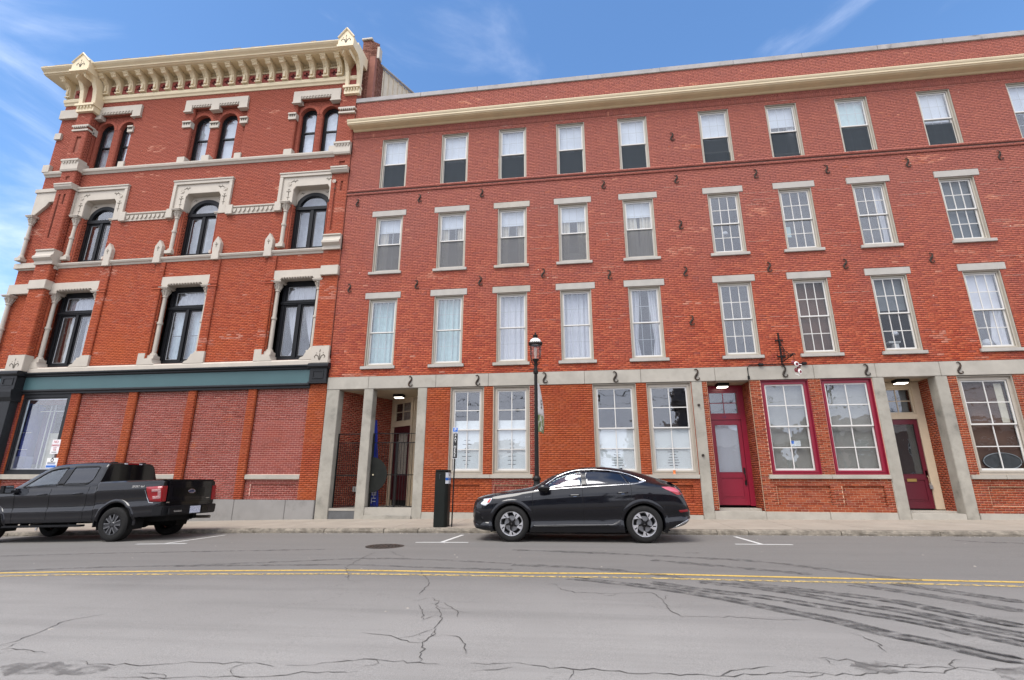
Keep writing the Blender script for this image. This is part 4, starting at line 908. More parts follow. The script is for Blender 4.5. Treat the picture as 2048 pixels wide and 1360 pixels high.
SPRIG = [[(0, -.16), (0, 0), (0, .12)], [(0, -.02), (-.07, .04), (-.09, -.01)], [(0, -.02), (.07, .04), (.09, -.01)], [(0, .08), (-.05, .13)], [(0, .08), (.05, .13)], [(0, -.2), (0, -.23)]]
VINE = [[(-.02, 0), (.06, .05), (.16, .03), (.25, .07)], [(.06, .05), (.1, .11)], [(.12, .03), (.15, -.03)], [(.18, .05), (.2, .11)]]
# --- second storey
for i, (a, b) in enumerate(L1):
    y = WY+.40; m = MB(); z0, z1 = 5.80, 9.05; fa, fb = a+.20, b-.18; xm = (fa+fb)/2; zt = 8.12
    m.ring(fa, fb, z0, z1, .15, y-.05, y+.1, tb=.13, tt=.16); m.box(fa, fb, y-.08, y+.1, zt-.07, zt+.07); m.box(fa-.02, fb+.02, y-.11, y, zt-.02, zt+.03); m.box(xm-.065, xm+.065, y-.07, y+.1, z0+.1, zt-.07)
    w = B(m, 'window', BLACKP, bevel=.008)
    for (p, q, r_, s) in ((fa+.15, fb-.15, zt+.07, z1-.16), (fa+.15, xm-.065, z0+.13, zt-.07), (xm+.065, fb-.15, z0+.13, zt-.07)):
        MB().ring(p, q, r_, s, .07, y-.02, y+.06).build('sash', BLACKP, w, warp=True, bevel=.008); MB().box(p+.07, q-.07, y+.02, y+.025, r_+.07, s-.07).build('pane', GLASS, w, warp=True)
        MB().ring(p+.068, q-.068, r_+.068, s-.068, .016, y+.005, y+.03).build('glazing_bead', GRILLE, w, warp=True)
        if s < 8.2:
            if i == 2: curtain_sheet(p, q, r_, s, y+.25, .02, .12, taper=(1 if p < xm else 1, .95, .30, .80), seed=i).build('curtain', LACE, w, warp=True, smooth=True)
            elif i == 1: curtain_sheet(p, q, r_, s, y+.22, .02, .14, seed=i+3).build('curtain', plain('sheer blue curtain', (.50, .57, .62), .9), w, warp=True, smooth=True)
            else: curtain_sheet(p, q, r_, s, y+.24, .025, .2, taper=(1, .85, .75, .95), seed=i+5).build('curtain', LACE if p > xm else BLIND, w, warp=True, smooth=True)
        else: curtain_sheet(p, q, r_, s, y+.2, .016, .2, seed=i+9).build('curtain', LACE, w, warp=True, smooth=True)
        if i == 1 and s < 8.2: MB().box(p+.07, q-.07, y+.03, y+.045, 6.95, 6.98).build('meeting_rail', BLACKP, w, warp=True)
    column(a+.13, WY+.13, 6.06, 8.95, .082); column(b-.13, WY+.13, 6.06, 8.95, .082)
    q = MB(); poly = [(a-.10, 8.955), (a+.28, 8.955), (a+.36, 9.05), (b-.36, 9.05), (b-.28, 8.955), (b+.02, 8.955), (b+.02, 9.37), (a-.06, 9.37)]
    q.prism(poly, WY-.06, WY+.45); o = B(q, 'lintel', CREAM, bevel=.012)
    dentils(a+.38, b-.38, WY-.02, 9.05, 11, .95, .085, .09).build('dentil', CREAM, o, warp=True)
    # plinth stones under the columns, stepped towards the window
    B(MB().prism([(a-.36, 5.70), (a+.40, 5.70), (a+.34, 5.78), (a+.30, 5.86), (a+.28, 5.96), (a-.05, 5.96), (a-.05, 6.17), (a-.36, 6.17)], WY-.085, WY+.36), 'plinth_stone', CREAM, bevel=.01)
    B(MB().prism([(b-.52, 5.70), (b+.36, 5.70), (b+.36, 6.17), (b-.02, 6.17), (b-.10, 6.06), (b-.28, 5.97), (b-.34, 5.84), (b-.46, 5.80)], WY-.085, WY+.36), 'plinth_stone', CREAM, bevel=.01)
B(MB().profx([(WY+.4, 5.42), (WY-.10, 5.42), (WY-.10, 5.66), (WY-.05, 5.72), (WY+.42, 5.76)], LX0, LX1+.02), 'sill_course', CREAM)
for a, b, d in ((PX0-.03, PX1+.03, PD+.02), (-9.83, LX1, .11)):
    o = B(MB().box(a, b, WY-d-.03, WY+.02, 5.55, 6.21), 'carved_block', CREAM, bevel=.015); scroll(FLEUR, (a+b)/2, 5.83, WY-d-.031, 1.15).build('carving', GROOVE, o, warp=True)
    B(MB().box(a-.02, b+.02, WY-d-.04, WY+.02, 9.04, 9.44), 'pilaster_block', CREAM, bevel=.015)
    B(MB().profx([(WY, 10.12), (WY-d-.03, 10.12), (WY-d-.03, 10.26), (WY-d-.16, 10.36), (WY-d-.16, 10.44), (WY-d-.08, 10.52), (WY-d-.05, 10.68), (WY-d-.10, 10.70), (WY-d-.10, 10.75), (WY, 10.75)], a-.04, b+(.06 if d > .15 else 0)), 'pilaster_block', CREAM)
    B(MB().profx([(WY, 13.56), (WY-d-.02, 13.56), (WY-d-.10, 13.66), (WY-d-.10, 13.72), (WY-d-.13, 13.74), (WY-d-.13, 13.80), (WY, 13.82)], a-.04, b+(.06 if d > .15 else 0)), 'pilaster_cap', CREAM)
    B(MB().profx([(WY, 14.44), (WY-d-.03, 14.44), (WY-d-.06, 14.52), (WY-d-.06, 14.86), (WY-d-.12, 14.90), (WY-d-.12, 14.98), (WY, 15.0)], a-.03, b+(.05 if d > .15 else 0)), 'pilaster_block', CREAM)
    B(dentils(a+.03, b-.03, WY-d-.05, 14.88, 5, .9, .13, .05), 'dentil', CREAM)
    B(MB().box(a-.02, b+.02, WY-d-.03, WY, 16.46, 16.54), 'impost', CREAM); B(MB().box(a-.03, b+.03, WY-d-.06, WY, 16.66, 16.74), 'impost', CREAM); B(dentils(a+.03, b-.03, WY-d-.02, 16.66, 7, .7, .10, .05), 'dentil', CREAM)
# --- third storey
B(MB().profx([(WY+.3, 10.03), (WY-.03, 10.03), (WY-.06, 10.10), (WY-.10, 10.12), (WY-.13, 10.18), (WY-.13, 10.22), (WY+.3, 10.28)], LX0, -9.86), 'string_course', CREAM)
for i, (a, b) in enumerate(L2):
    y = WY+.30; xm = (a+b)/2; oa, ob = a-.62, b+.48; fa, fb = a+.02, b-.02
    # stone surround: outer moulding and inner band
    m = MB(); ob_ = ob if i < 2 else -9.86
    m.prism([(oa, 12.36), (a, 12.36), (a, 12.95), (a+.10, 13.10), (b-.10, 13.10), (b, 12.95), (b, 12.10), (ob_, 12.10), (ob_, 13.55), (oa, 13.55)] if i < 2 else [(oa, 12.36), (a, 12.36), (a, 12.95), (a+.10, 13.10), (b-.08, 13.10), (b, 12.95), (b, 12.4), (ob_, 12.4), (ob_, 13.55), (oa, 13.55)], WY-.04, WY+.30)
    o = B(m, 'stone_surround', CREAM, bevel=.012)
    q = MB(); q.box(oa-.02, oa+.13, WY-.10, WY+.05, 12.36, 13.53); q.box(oa-.02, ob_+.02, WY-.10, WY+.05, 13.53, 13.68); q.box(oa-.05, ob_+.05, WY-.13, WY+.05, 13.66, 13.73)
    if i < 2: q.box(ob-.13, ob+.02, WY-.10, WY+.05, 12.36, 13.53)
    q.build('moulding', CREAM, o, warp=True, bevel=.01)
    for s, xx in ((1, a-.20), (-1, b+.18)):
        q = MB(); q.lathe([(.085, 0), (.085, -.018), (.07, -.018), (.055, -.006), (.035, -.02), (0, -.02)], (xx, WY-.04, 13.22), 14, 'y'); q.build('rosette', CREAM, o, warp=True)
        scroll(VINE, xx+.08*s, 13.30, WY-.041, 1.15, s).build('carving', GROOVE, o, warp=True); scroll(SPRIG, xx, 12.86, WY-.041, 1.15).build('carving', GROOVE, o, warp=True)
        scroll(SPRIG[:3], xx, 12.60, WY-.041, .7).build('carving', GROOVE, o, warp=True)
    # black arched window
    zs, zap, zt = 12.28, 12.93, 12.22; N_ = 18
    arc = lambda x, k=0: zs+k+(zap-zs)*math.sqrt(max(0, 1-((x-xm)/((fb-fa)/2))**2))**1.0
    def arcband(x0, x1, t, y0, y1, mb, zlow=None):
        xs_ = [x0+(x1-x0)*k/N_ for k in range(N_+1)]
        up_ = [(x, arc(max(fa, min(fb, x)))) for x in xs_]; dn = [(xm+(x-xm)*(1-2*t/(x1-x0)), arc(x)-t) for x in xs_]
        for k in range(N_): mb.add([(up_[k][0], y0, up_[k][1]), (up_[k+1][0], y0, up_[k+1][1]), (dn[k+1][0], y0, dn[k+1][1]), (dn[k][0], y0, dn[k][1]), (up_[k][0], y1, up_[k][1]), (up_[k+1][0], y1, up_[k+1][1]), (dn[k+1][0], y1, dn[k+1][1]), (dn[k][0], y1, dn[k][1])], [(0, 1, 2, 3), (4, 7, 6, 5), (0, 4, 5, 1), (3, 2, 6, 7)])
    m = MB(); arcband(fa, fb, .14, y-.06, y+.1, m); m.box(fa, fa+.14, y-.06, y+.1, 10.30, zs-.0); m.box(fb-.14, fb, y-.06, y+.1, 10.30, zs); m.box(fa+.14, fb-.14, y-.06, y+.1, 10.30, 10.42); m.box(fa, fb, y-.09, y+.1, zt-.08, zt+.06); m.box(xm-.06, xm+.06, y-.07, y+.1, 10.4, zt-.08)
    w = B(m, 'window', BLACKP)
    # spandrel between the surround and the arch
    xs_ = [fa+(fb-fa)*k/N_ for k in range(N_+1)]; m = MB(); m.prism([(x, arc(x)-.005) for x in xs_]+[(fb+.03, 13.13), (fa-.03, 13.13)], y-.02, y+.04); sp_ = B(m, 'spandrel', CREAM)
    for s, xx in ((1, fa+.14), (-1, fb-.14)): scroll(VINE[:3], xx, 12.92, y-.021, .7, s).build('carving', GROOVE, sp_, warp=True)
    for (p, q) in ((fa+.14, xm-.06), (xm+.06, fb-.14)):
        MB().ring(p, q, 10.42, zt-.08, .07, y-.03, y+.06).build('sash', BLACKP, w, warp=True, bevel=.008); MB().box(p+.07, q-.07, y+.02, y+.024, 10.49, zt-.15).build('pane', GLASS, w, warp=True)
        MB().ring(p+.068, q-.068, 10.488, zt-.148, .016, y+.005, y+.03).build('glazing_bead', GRILLE, w, warp=True)
    m = MB(); arcband(fa+.14, fb-.14, .05, y-.03, y+.06, m); m.v = [(xm+(v[0]-xm), v[1], v[2]-.13) for v in m.v]; m.build('transom_sash', BLACKP, w, warp=True)
    MB().prism([(fa+.2, zt+.06)]+[(xm+(x-xm)*.78, arc(x)-.16) for x in xs_]+[(fb-.2, zt+.06)], y+.02, y+.024).build('pane', GLASS, w, warp=True)
    if i == 0: MB().box(fa+.1, xm-.05, y+.3, y+.31, 10.3, 12.2).build('brown_shade', plain('brown shade', (.20, .14, .08), .9), w, warp=True)
    else: MB().box(fa+.05, fb-.05, y+.35, y+.36, 10.3, 12.9).build('shade', plain('pale grey shade', (.55, .57, .62), .9), w, warp=True)
    column(a-.22, WY-.02, 10.46, 12.36, .08)
    if i < 2: column(b-.02, WY+.16, 10.46, 12.2, .07)
    for xx in (a-.68, b+.33) if i < 2 else (a-.68,):     # pointed blocks on the string course
        o = B(MB().prism([(xx-.17, 9.97), (xx+.17, 9.97), (xx+.17, 10.05), (xx+.15, 10.30), (xx+.17, 10.34), (xx+.17, 10.70), (xx, 10.98), (xx-.17, 10.70), (xx-.17, 10.34), (xx-.15, 10.30), (xx-.17, 10.05)], WY-.17, WY+.02), 'pointed_block', CREAM, bevel=.012)
        scroll(SPRIG[:4], xx, 10.60, WY-.171, .75).build('carving', GROOVE, o, warp=True)
# heart frieze between the surrounds
for a, b in ((-19.33, -17.05), (-14.33, -12.10)):
    o = B(MB().profx([(WY, 12.0), (WY-.04, 12.0), (WY-.04, 12.26), (WY-.10, 12.30), (WY-.10, 12.35), (WY, 12.38)], a, b), 'frieze', CREAM); m = MB(); n = 11
    for k in range(n):
        xc = a+(b-a)*(k+.55)/n; m.prism([(xc-.075, 12.22), (xc-.04, 12.245), (xc, 12.225), (xc+.04, 12.245), (xc+.075, 12.22), (xc+.06, 12.14), (xc, 12.05), (xc-.06, 12.14)], WY-.085, WY-.03); m.lathe([(0, -.09), (.015, -.09), (.018, -.08)], (xc, WY, 12.19), 8, 'y')
    m.build('heart_ornament', CREAM, o, warp=True)
    for xx in (a-.05, b-.10): B(MB().box(xx, xx+.30, WY-.14, WY+.02, 11.98, 12.40), 'corner_block', CREAM, bevel=.012)
# --- fourth storey: paired arched windows
B(MB().profx([(WY+.2, 14.40), (WY-.03, 14.40), (WY-.07, 14.47), (WY-.12, 14.50), (WY-.14, 14.57), (WY-.14, 14.62), (WY+.2, 14.68)], LX0, -9.86), 'string_course', CREAM)
hoods = [(-22.0, -19.60), (-17.33, -14.25), (-12.06, -9.87)]
k = Bricks()
for i, prs in enumerate(L3):
    oa, ob = L3o[i]; yi = WY+.15; zs = 16.72; hl = []; cal = []
    for a, b in prs:
        r_ = (b-a)/2; xm = (a+b)/2
        hl += [(a, b, 14.6, zs)]+[(xm-r_*math.cos(t0), xm+r_*math.cos(t0), zs+r_*math.sin(t0), zs+r_*math.sin(t1)) for t0, t1 in zip([math.pi/2*q/12 for q in range(12)], [math.pi/2*(q+1)/12 for q in range(12)])]
    m = MB(); backing(m, oa, ob, 14.6, 17.45, yi, hl, .2); B(m, 'wall', MO_LEFT)
    k.panel((oa, yi), (ob, yi), 14.6, 17.42, [(a-oa, b-oa, c, d) for a, b, c, d in hl], **st)
    for a, b in prs:
        r_ = (b-a)/2; xm = (a+b)/2; y = yi+.17; ar = MB()
        for q in range(13):      # brick voussoirs
            t0, t1 = math.pi*q/13+.008, math.pi*(q+1)/13-.008
            P = [(xm+rr*math.cos(t), zs+rr*math.sin(t)) for t, rr in ((t0, r_), (t1, r_), (t1, r_+.13), (t0, r_+.13))]; ar.prism(P, yi-.018, yi+.17)
        B(ar, 'brick_arch', BR_LEFT, kind='stuff')
        k.panel((a, yi+.17), (a, yi), 14.6, zs, (), **st)
        ring = lambda ri, ro, y0, y1, mb: [mb.prism([(xm+rr*math.cos(t), zs+rr*math.sin(t)) for t, rr in ((math.pi*q/16, ri), (math.pi*(q+1)/16, ri), (math.pi*(q+1)/16, ro), (math.pi*q/16, ro))], y0, y1) for q in range(16)]
        m = MB(); ring(r_-.10, r_+.01, y, y+.1, m); m.box(a-.01, a+.10, y, y+.1, 14.62, zs); m.box(b-.10, b+.01, y, y+.1, 14.62, zs); m.box(a+.1, b-.1, y, y+.1, 14.62, 14.73); m.box(a+.1, b-.1, y+.02, y+.1, 15.93, 16.0)
        w = B(m, 'window', BLACKP)
        m = MB(); ring(r_-.15, r_-.10, y+.03, y+.08, m); m.box(a+.1, a+.15, y+.03, y+.08, 14.73, zs); m.box(b-.15, b-.1, y+.03, y+.08, 14.73, zs); m.box(a+.15, b-.15, y+.03, y+.08, 14.73, 14.80); m.build('sash', BLACKP, w, warp=True)
        MB().box(a+.15, b-.15, y+.06, y+.064, 14.80, 15.93).build('pane', GLASS, w, warp=True)
        MB().prism([(a+.15, 16.0)]+[(xm+(r_-.15)*math.cos(math.pi*q/16), zs+(r_-.15)*math.sin(math.pi*q/16)) for q in range(16, -1, -1)]+[(b-.15, 16.0)][:0]+[(b-.15, 16.0)], y+.05, y+.054).build('pane', GLASS, w, warp=True)
        MB().box(a+.06, b-.06, y+.16, y+.165, 14.7, 17.2).build('shade', SHADE if i < 2 else plain('blue grey shade', (.60, .63, .72), .9), w, warp=True)
    # hood lintel with dentils
    a, b = hoods[i]; legs = [(a, a+.36), (b-.42, b)] if i != 1 else [(a, a+.34), (-16.02, -15.62), (b-.40, b)]
    m = MB(); m.box(a, b, WY-.10, WY+.16, 17.52, 17.80)
    for p, q in legs: m.box(p, q, WY-.10, WY+.16, 17.24, 17.52); m.box(p-.02, q+.04, WY-.13, WY+.1, 17.18, 17.24)
    o = B(m, 'hood_lintel', CREAM)
    for (p, q), (r_, s) in zip(legs[:-1], legs[1:]): dentils(q+.03, r_-.02, WY-.06, 17.52, 10 if i != 1 else 7, .75, .10, .05).build('dentil', CREAM, o, warp=True); MB().box(q, r_, WY-.075, WY+.1, 17.43, 17.52).build('dentil_course', CREAM, o, warp=True)
    imp = [(oa-.38, oa+.04), (prs[0][1]+.0, prs[1][0]+.02), (ob-.28, ob+.08)]
    if i == 2: imp = [(oa-.30, oa+.06)]
    if i == 0: imp = [(oa-.05, oa+.08), (ob-.2, ob+.08)]
    for n_, (p, q) in enumerate(imp):
        yy = WY-.02 if n_ != 1 or i != 1 else yi-.02
        o = B(MB().box(p, q, yy-.09, yy+.16, 16.65, 16.72).box(p, q, yy-.05, yy+.16, 16.42, 16.65), 'impost', CREAM); dentils(p+.03, q-.03, yy-.05, 16.64, 3, .7, .11, .04).build('dentil', GROOVE, o, warp=True)
    for p, q in [(oa-.30, oa+.08), (ob-.28, ob+.04)]+([(-16.06, -15.68)] if i == 1 else []): B(MB().box(p, q, WY-.07, WY+.22, 14.66, 14.93), 'sill_block', CREAM, bevel=.012)
k.build('brickwork', BR_LEFT, ORN, warp=True)

# --- cornice
B(MB().profx([(WY, 18.10), (WY-.04, 18.10), (WY-.07, 18.18), (WY-.12, 18.22), (WY-.14, 18.32), (WY-.14, 18.37), (WY, 18.40)], LX0-.05, LX1+.02), 'frieze_moulding', CORN)
B(MB().box(LX0, LX1, WY-.03, WY+.2, 18.38, 19.24), 'frieze_wall', plain('cream frieze wall', (.62, .53, .38), .6))
fp = MB(); u = .088
for ix in range(5):
    for iz in range(5):
        plus = (ix == 2 and 1 <= iz <= 3) or (iz == 2 and 1 <= ix <= 3)
        if not plus: fp.box((ix-2.5)*u, (ix-1.5)*u, -.05, 0, (iz-2.5)*u, (iz-1.5)*u)
fpm = bpy.data.meshes.new('frieze_panel'); fpm.from_pydata(fp.v, [], fp.f); fpm.materials.append(plain('terracotta frieze panel', (.27, .055, .04), .7))
dk = bpy.data.meshes.new('cross_recess'); q = MB().box(-2.5*u, 2.5*u, -.012, 0, -2.5*u, 2.5*u); dk.from_pydata(q.v, [], q.f); dk.materials.append(plain('shaded terracotta', (.07, .012, .01), .8))  # backing of the cross: recess shade put into a darker terracotta
bp = [(WY-.02, 18.42), (WY-.20, 18.42), (WY-.20, 18.47), (WY-.17, 18.50), (WY-.20, 18.60), (WY-.20, 18.72), (WY-.25, 18.88), (WY-.34, 18.98), (WY-.46, 19.03), (WY-.53, 19.02), (WY-.56, 19.05), (WY-.56, 19.10), (WY-.61, 19.12), (WY-.61, 19.225), (WY-.02, 19.225)]
def bracket_mesh():
    m = MB(); m.profx(bp, -.115, .115); m.box(-.14, .14, WY-.64, WY-.4, 19.165, 19.222); m.box(-.135, .135, WY-.225, WY-.02, 18.405, 18.46); m.box(-.05, .05, WY-.265, WY-.1, 18.52, 18.80)
    for dx in (-.07, .07): m.tube([(dx, WY-.58, 19.07), (dx, WY-.42, 19.04), (dx, WY-.30, 18.94), (dx, WY-.22, 18.80), (dx, WY-.19, 18.62)], .022, 6)
    v = np.array(m.v)-np.array((0, WY, 0)); me = bpy.data.meshes.new('bracket'); me.from_pydata(v.tolist(), [], m.f); me.materials.append(CORN)
    bm = bmesh.new(); bm.from_mesh(me); bmesh.ops.recalc_face_normals(bm, faces=bm.faces); bm.to_mesh(me); bm.free(); return me
BKM = bracket_mesh(); NB = 19; bx0, bx1 = -21.62, -9.98
lift = lambda x: float(WARP(np.array([[x, WY, 18.9]]))[0, 2]-18.9)
for i in range(NB):
    x = bx0+(bx1-bx0)*i/(NB-1); inst('bracket', BKM, ORN, (x, WY, lift(x)))
    if i < NB-1 or True:
        xc = x+(bx1-bx0)/(NB-1)/2
        if xc < LX1-.1 and i < NB-1: inst('frieze_panel', fpm, ORN, (xc, WY-.03, 18.66+lift(xc))); inst('cross_recess', dk, ORN, (xc, WY-.031, 18.66+lift(xc)))
        if i < NB-1: B(MB().box(xc-.2, xc+.2, WY-.10, WY, 18.90, 18.96), 'frieze_rail', CORN); B(dentils(xc-.19, xc+.19, WY-.04, 19.14, 5, .7, .13, .05), 'dentil', CORN); 
inst('frieze_panel', fpm, ORN, (-23.2, WY-.03, 18.66+lift(-23.2))); inst('cross_recess', dk, ORN, (-23.2, WY-.031, 18.66+lift(-23.2)))
inst('bracket', BKM, ORN, (-23.68, WY, lift(-23.7)))
cp = [(WY+.2, 19.22), (WY-.74, 19.22), (WY-.76, 19.245), (WY-.82, 19.25), (WY-.82, 19.315), (WY-.86, 19.34), (WY-.93, 19.38), (WY-.985, 19.44), (WY-.99, 19.48), (WY-.9, 19.50), (WY+.2, 19.56)]
B(MB().profx(cp, LX0-.65, LX1+.12), 'cornice', CORN)
for i in range(NB-1):        # coffers in the soffit
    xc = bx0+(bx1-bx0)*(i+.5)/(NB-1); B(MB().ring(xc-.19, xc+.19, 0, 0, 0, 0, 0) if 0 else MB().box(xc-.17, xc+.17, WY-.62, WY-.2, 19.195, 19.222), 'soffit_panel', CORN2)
m = MB(); x = LX0-.6
while x < LX1:
    w_ = random.uniform(.12, .5); h_ = random.choice((.03, .035, .04, .05, .09 if random.random() < .3 else .05)); m.box(x, x+w_, WY-.96+random.uniform(0, .05), WY+.1, 19.485, 19.515+h_); x += w_+random.uniform(0, .03)
B(m, 'roof_slates', ROOF, kind='stuff')
def pinnacle(xc, w_, side):
    h = w_/2; y0, y1 = WY-1.08, WY-.62; z = 19.03
    o = B(MB().prism([(xc-h, z), (xc+h, z), (xc+h, z+.42), (xc+h*.66, z+.52), (xc, z+.90), (xc-h*.66, z+.52), (xc-h, z+.42)], y0, y1), 'pinnacle', CORN, bevel=.012)
    for s in (-1, 1): MB().tube([(xc+s*h*1.02, y0-.02, z+.41), (xc, y0-.02, z+.89)], .04, 6).build('gable_moulding', CORN, o, warp=True)
    g = MB(); g.box(xc-h*1.04, xc+h*1.04, y0-.05, y1, z-.07, z+.03); g.build('pinnacle_moulding', CORN, o, warp=True)
    scroll(FLEUR, xc, z+.32, y0-.002, 1.15).build('carving', GROOVE, o, warp=True)
    B(MB().box(xc-h*.95, xc+h*.95, y1, WY+.6, z, z+.58), 'pinnacle_back', CORN)
    # paired brackets below with pointed niche
    d = .29 if side < 0 else .05; zb = 17.74
    pr = [(WY-.02, zb), (WY-d-.12, zb), (WY-d-.14, zb+.35), (WY-d-.20, zb+.75), (WY-d-.38, zb+1.1), (WY-d-.58, zb+1.28), (WY-1.0, zb+1.36), (WY-1.02, zb+1.46), (WY-.02, zb+1.46)]
    for s in (-1, 1): B(MB().profx(pr, xc+s*h*.98, xc+s*h*.50), 'pinnacle_bracket', CORN, bevel=.01)
    B(MB().prism([(xc-h*.52, zb+1.0), (xc-h*.52, zb+1.46), (xc+h*.52, zb+1.46), (xc+h*.52, zb+1.0), (xc, zb+1.34)], WY-.95, WY-.02), 'niche_head', CORN)
    B(MB().box(xc-h*.5, xc+h*.5, WY-d-.03, WY, zb, zb+1.3), 'niche_back', plain('niche red', (.26, .05, .035), .8))
    B(MB().box(xc-h*1.08, xc+h*1.08, WY-d-.22, WY, zb-.08, zb+.03), 'corbel', CORN); B(MB().box(xc-h*1.0, xc+h*1.0, WY-d-.13, WY, zb-.34, zb-.08), 'corbel', CORN); B(dentils(xc-h*.9, xc+h*.9, WY-d-.13, zb-.09, 5, .7, .16, .06), 'dentil', CORN)
pinnacle(-22.22, .92, -1); pinnacle(-9.33, .70, 1)
# party wall, chimney and metal-clad roof house beyond the cornice
k = Bricks(); k.panel((-8.95, WY+.35), (-8.62, WY+.62), 17.2, 20.75, (), **st); k.panel((-8.62, WY+.62), (-8.62, WY+2.2), 17.2, 19.9, (), j=.008); k.panel((-9.3, WY+.35), (-8.95, WY+.35), 17.2, 20.75, (), **st)
k.build('brickwork', brick_mat('sooty chimney brick', [(0, (.13, .05, .035)), (.5, (.19, .075, .05)), (1, (.25, .12, .085))]), ORN)
MB().box(-9.28, -8.66, WY+.37, WY+2.2, 17.2, 19.85).box(-9.28, -8.97, WY+.37, WY+.9, 19.8, 20.7).build('chimney', MO_OLD, ORN)
MB().box(-9.36, -8.86, WY+.28, WY+.70, 20.75, 20.85).box(-8.9, -8.58, WY+.55, WY+.85, 19.9, 20.55).build('chimney_cap', CREAM, ORN, bevel=.015)
m = MB(); pa, pb = Vector((-8.7, WY+.98)), Vector((-7.70, WY+3.05)); dd = (pb-pa).normalized(); nn = Vector((dd.y, -dd.x)); Ln = (pb-pa).length
m.add([(pa.x, pa.y, 16.9), (pb.x, pb.y, 16.9), (pb.x, pb.y, 19.86), (pa.x, pa.y, 19.86)], [(0, 1, 2, 3)]); m.add([(pb.x, pb.y, 16.9), (pb.x-1.5, pb.y+2, 16.9), (pb.x-1.5, pb.y+2, 19.86), (pb.x, pb.y, 19.86)], [(0, 1, 2, 3)])
o = m.build('metal_wall', SEAM, ORN)
for q in range(9):
    p = pa+dd*(Ln*q/8); m = MB(); a = p+nn*.0; b_ = p+nn*.045; e = dd*.012
    m.add([(a.x-e.x, a.y-e.y, 16.9), (b_.x-e.x, b_.y-e.y, 16.9), (b_.x+e.x, b_.y+e.y, 16.9), (a.x+e.x, a.y+e.y, 16.9), (a.x-e.x, a.y-e.y, 19.84), (b_.x-e.x, b_.y-e.y, 19.84), (b_.x+e.x, b_.y+e.y, 19.84), (a.x+e.x, a.y+e.y, 19.84)], [(0, 1, 5, 4), (1, 2, 6, 5), (2, 3, 7, 6)]); m.build('seam', SEAM, o)
m = MB(); e = nn*.08; m.tube([(pa.x+e.x, pa.y+e.y, 19.87), (pb.x+e.x, pb.y+e.y, 19.87)], .06, 6); m.build('eave_trim', COPING, o)
MB().box(LX0, -8.9, WY+.5, WY+9, 19.4, 19.5).build('roof', ROOF, ORN)

# --- storefront level
B(MB().box(LX0-4, -9.80, WY-.03, WY+.2, 4.83, 5.34), 'fascia_board', TEAL)
B(MB().profx([(WY, 5.335), (WY-.05, 5.335), (WY-.09, 5.37), (WY-.09, 5.41), (WY-.18, 5.45), (WY-.18, 5.50), (WY, 5.52)], LX0-4, -9.80), 'fascia_cornice', FASC)
B(MB().profx([(WY+.1, 4.66), (WY-.04, 4.66), (WY-.04, 4.72), (WY-.10, 4.76), (WY-.10, 4.80), (WY-.05, 4.835), (WY+.1, 4.84)], LX0-4, -9.80), 'fascia_moulding', FASC)
for a, b, d in ((-9.82, LX1-.01, .12), (-22.70, -21.98, .36)):
    o = B(MB().box(a, b, WY-d, WY, 4.86, 5.36), 'fascia_block', FASC, bevel=.01)
    MB().ring(a+.12, b-.12, 4.98, 5.27, .035, WY-d-.02, WY-d+.01).build('panel_moulding', FASC, o)
    B(MB().profx([(WY, 5.36), (WY-d-.03, 5.36), (WY-d-.10, 5.42), (WY-d-.10, 5.50), (WY-d-.05, 5.55), (WY, 5.56)], a-.05, b+.07), 'fascia_block_cap', FASC); B(MB().box(a-.02, b+.02, WY-d-.03, WY, 4.80, 4.86), 'fascia_block_base', FASC)
o = B(MB().box(-22.66, -22.02, WY-.33, WY, .1, 4.80), 'iron_pilaster', FASC, bevel=.012); B(MB().profx([(WY, 4.35), (WY-.34, 4.35), (WY-.42, 4.5), (WY-.45, 4.7), (WY-.45, 4.80), (WY, 4.80)], -22.72, -21.96), 'pilaster_capital', FASC)
# panels and piers of the side wall
piers = [(-22.0, -21.9), (-19.74, -19.36), (-17.20, -16.86), (-14.68, -14.36), (-12.22, -11.91), (-9.82, LX1)]
KE2 = ([], 300)
kp = Bricks(); kn = Bricks(); m = MB(); mp = MB()
for a, b in piers: B(MB().box(a, b, WY-.0, WY+.12, .75, 4.66), 'pier', MO_ORANGE); kp.panel((a, WY), (b, WY), .76, 4.66 if b < -9.5 else 4.84, (), j=.004, proud=.004); kp.panel((b, WY), (b, WY+.10), .76, 4.66, (), j=.004, proud=.004); kp.panel((a, WY+.10), (a, WY), .76, 4.66, (), j=.004, proud=.004)
kp.build('brickwork', BR_ORANGE, ORN)
pans = [(-11.91, -9.82), (-14.36, -12.22), (-16.86, -14.68), (-19.36, -17.20)]
for n_, (a, b) in enumerate(pans):
    rc = [(a+.22, b-.15, .85, 1.28)] if n_ in (0, 2) else []; sl = [(0, b-a, 1.44, 1.60)] if n_ in (0, 2) else []
    backing(mp, a, b, .74, 4.68, WY+.10, rc, .05)
    for p, q, c, d in rc: mp.add([(p, WY+.14, c), (q, WY+.14, c), (q, WY+.14, d), (p, WY+.14, d)], [(0, 1, 2, 3)]); kn.panel((p, WY+.14), (q, WY+.14), c, d, (), j=.0105, proud=.006)
    kn.panel((a, WY+.10), (b, WY+.10), .75, 4.66, sl+[(p-a, q-a, c, d) for p, q, c, d in rc], j=.0105, proud=.006, keep=KE2)
    if sl: B(MB().box(a+.005, b-.005, WY+.0, WY+.2, 1.445, 1.60), 'stone_sill', GRANITE, bevel=.008)
B(mp, 'wall', MO_NEW); kn.build('brickwork', BR_NEW, ORN)
m2 = bpy.data.meshes.new('brick'); q = MB().box(0, .203-.0105, -.006, .03, 0, .0677-.0105); m2.from_pydata(q.v, [], q.f); m2.materials.append(BR_NEW)
for x, y, z in KE2[0]: inst('brick', m2, ORN, (x, y+random.uniform(-.002, .002), z))
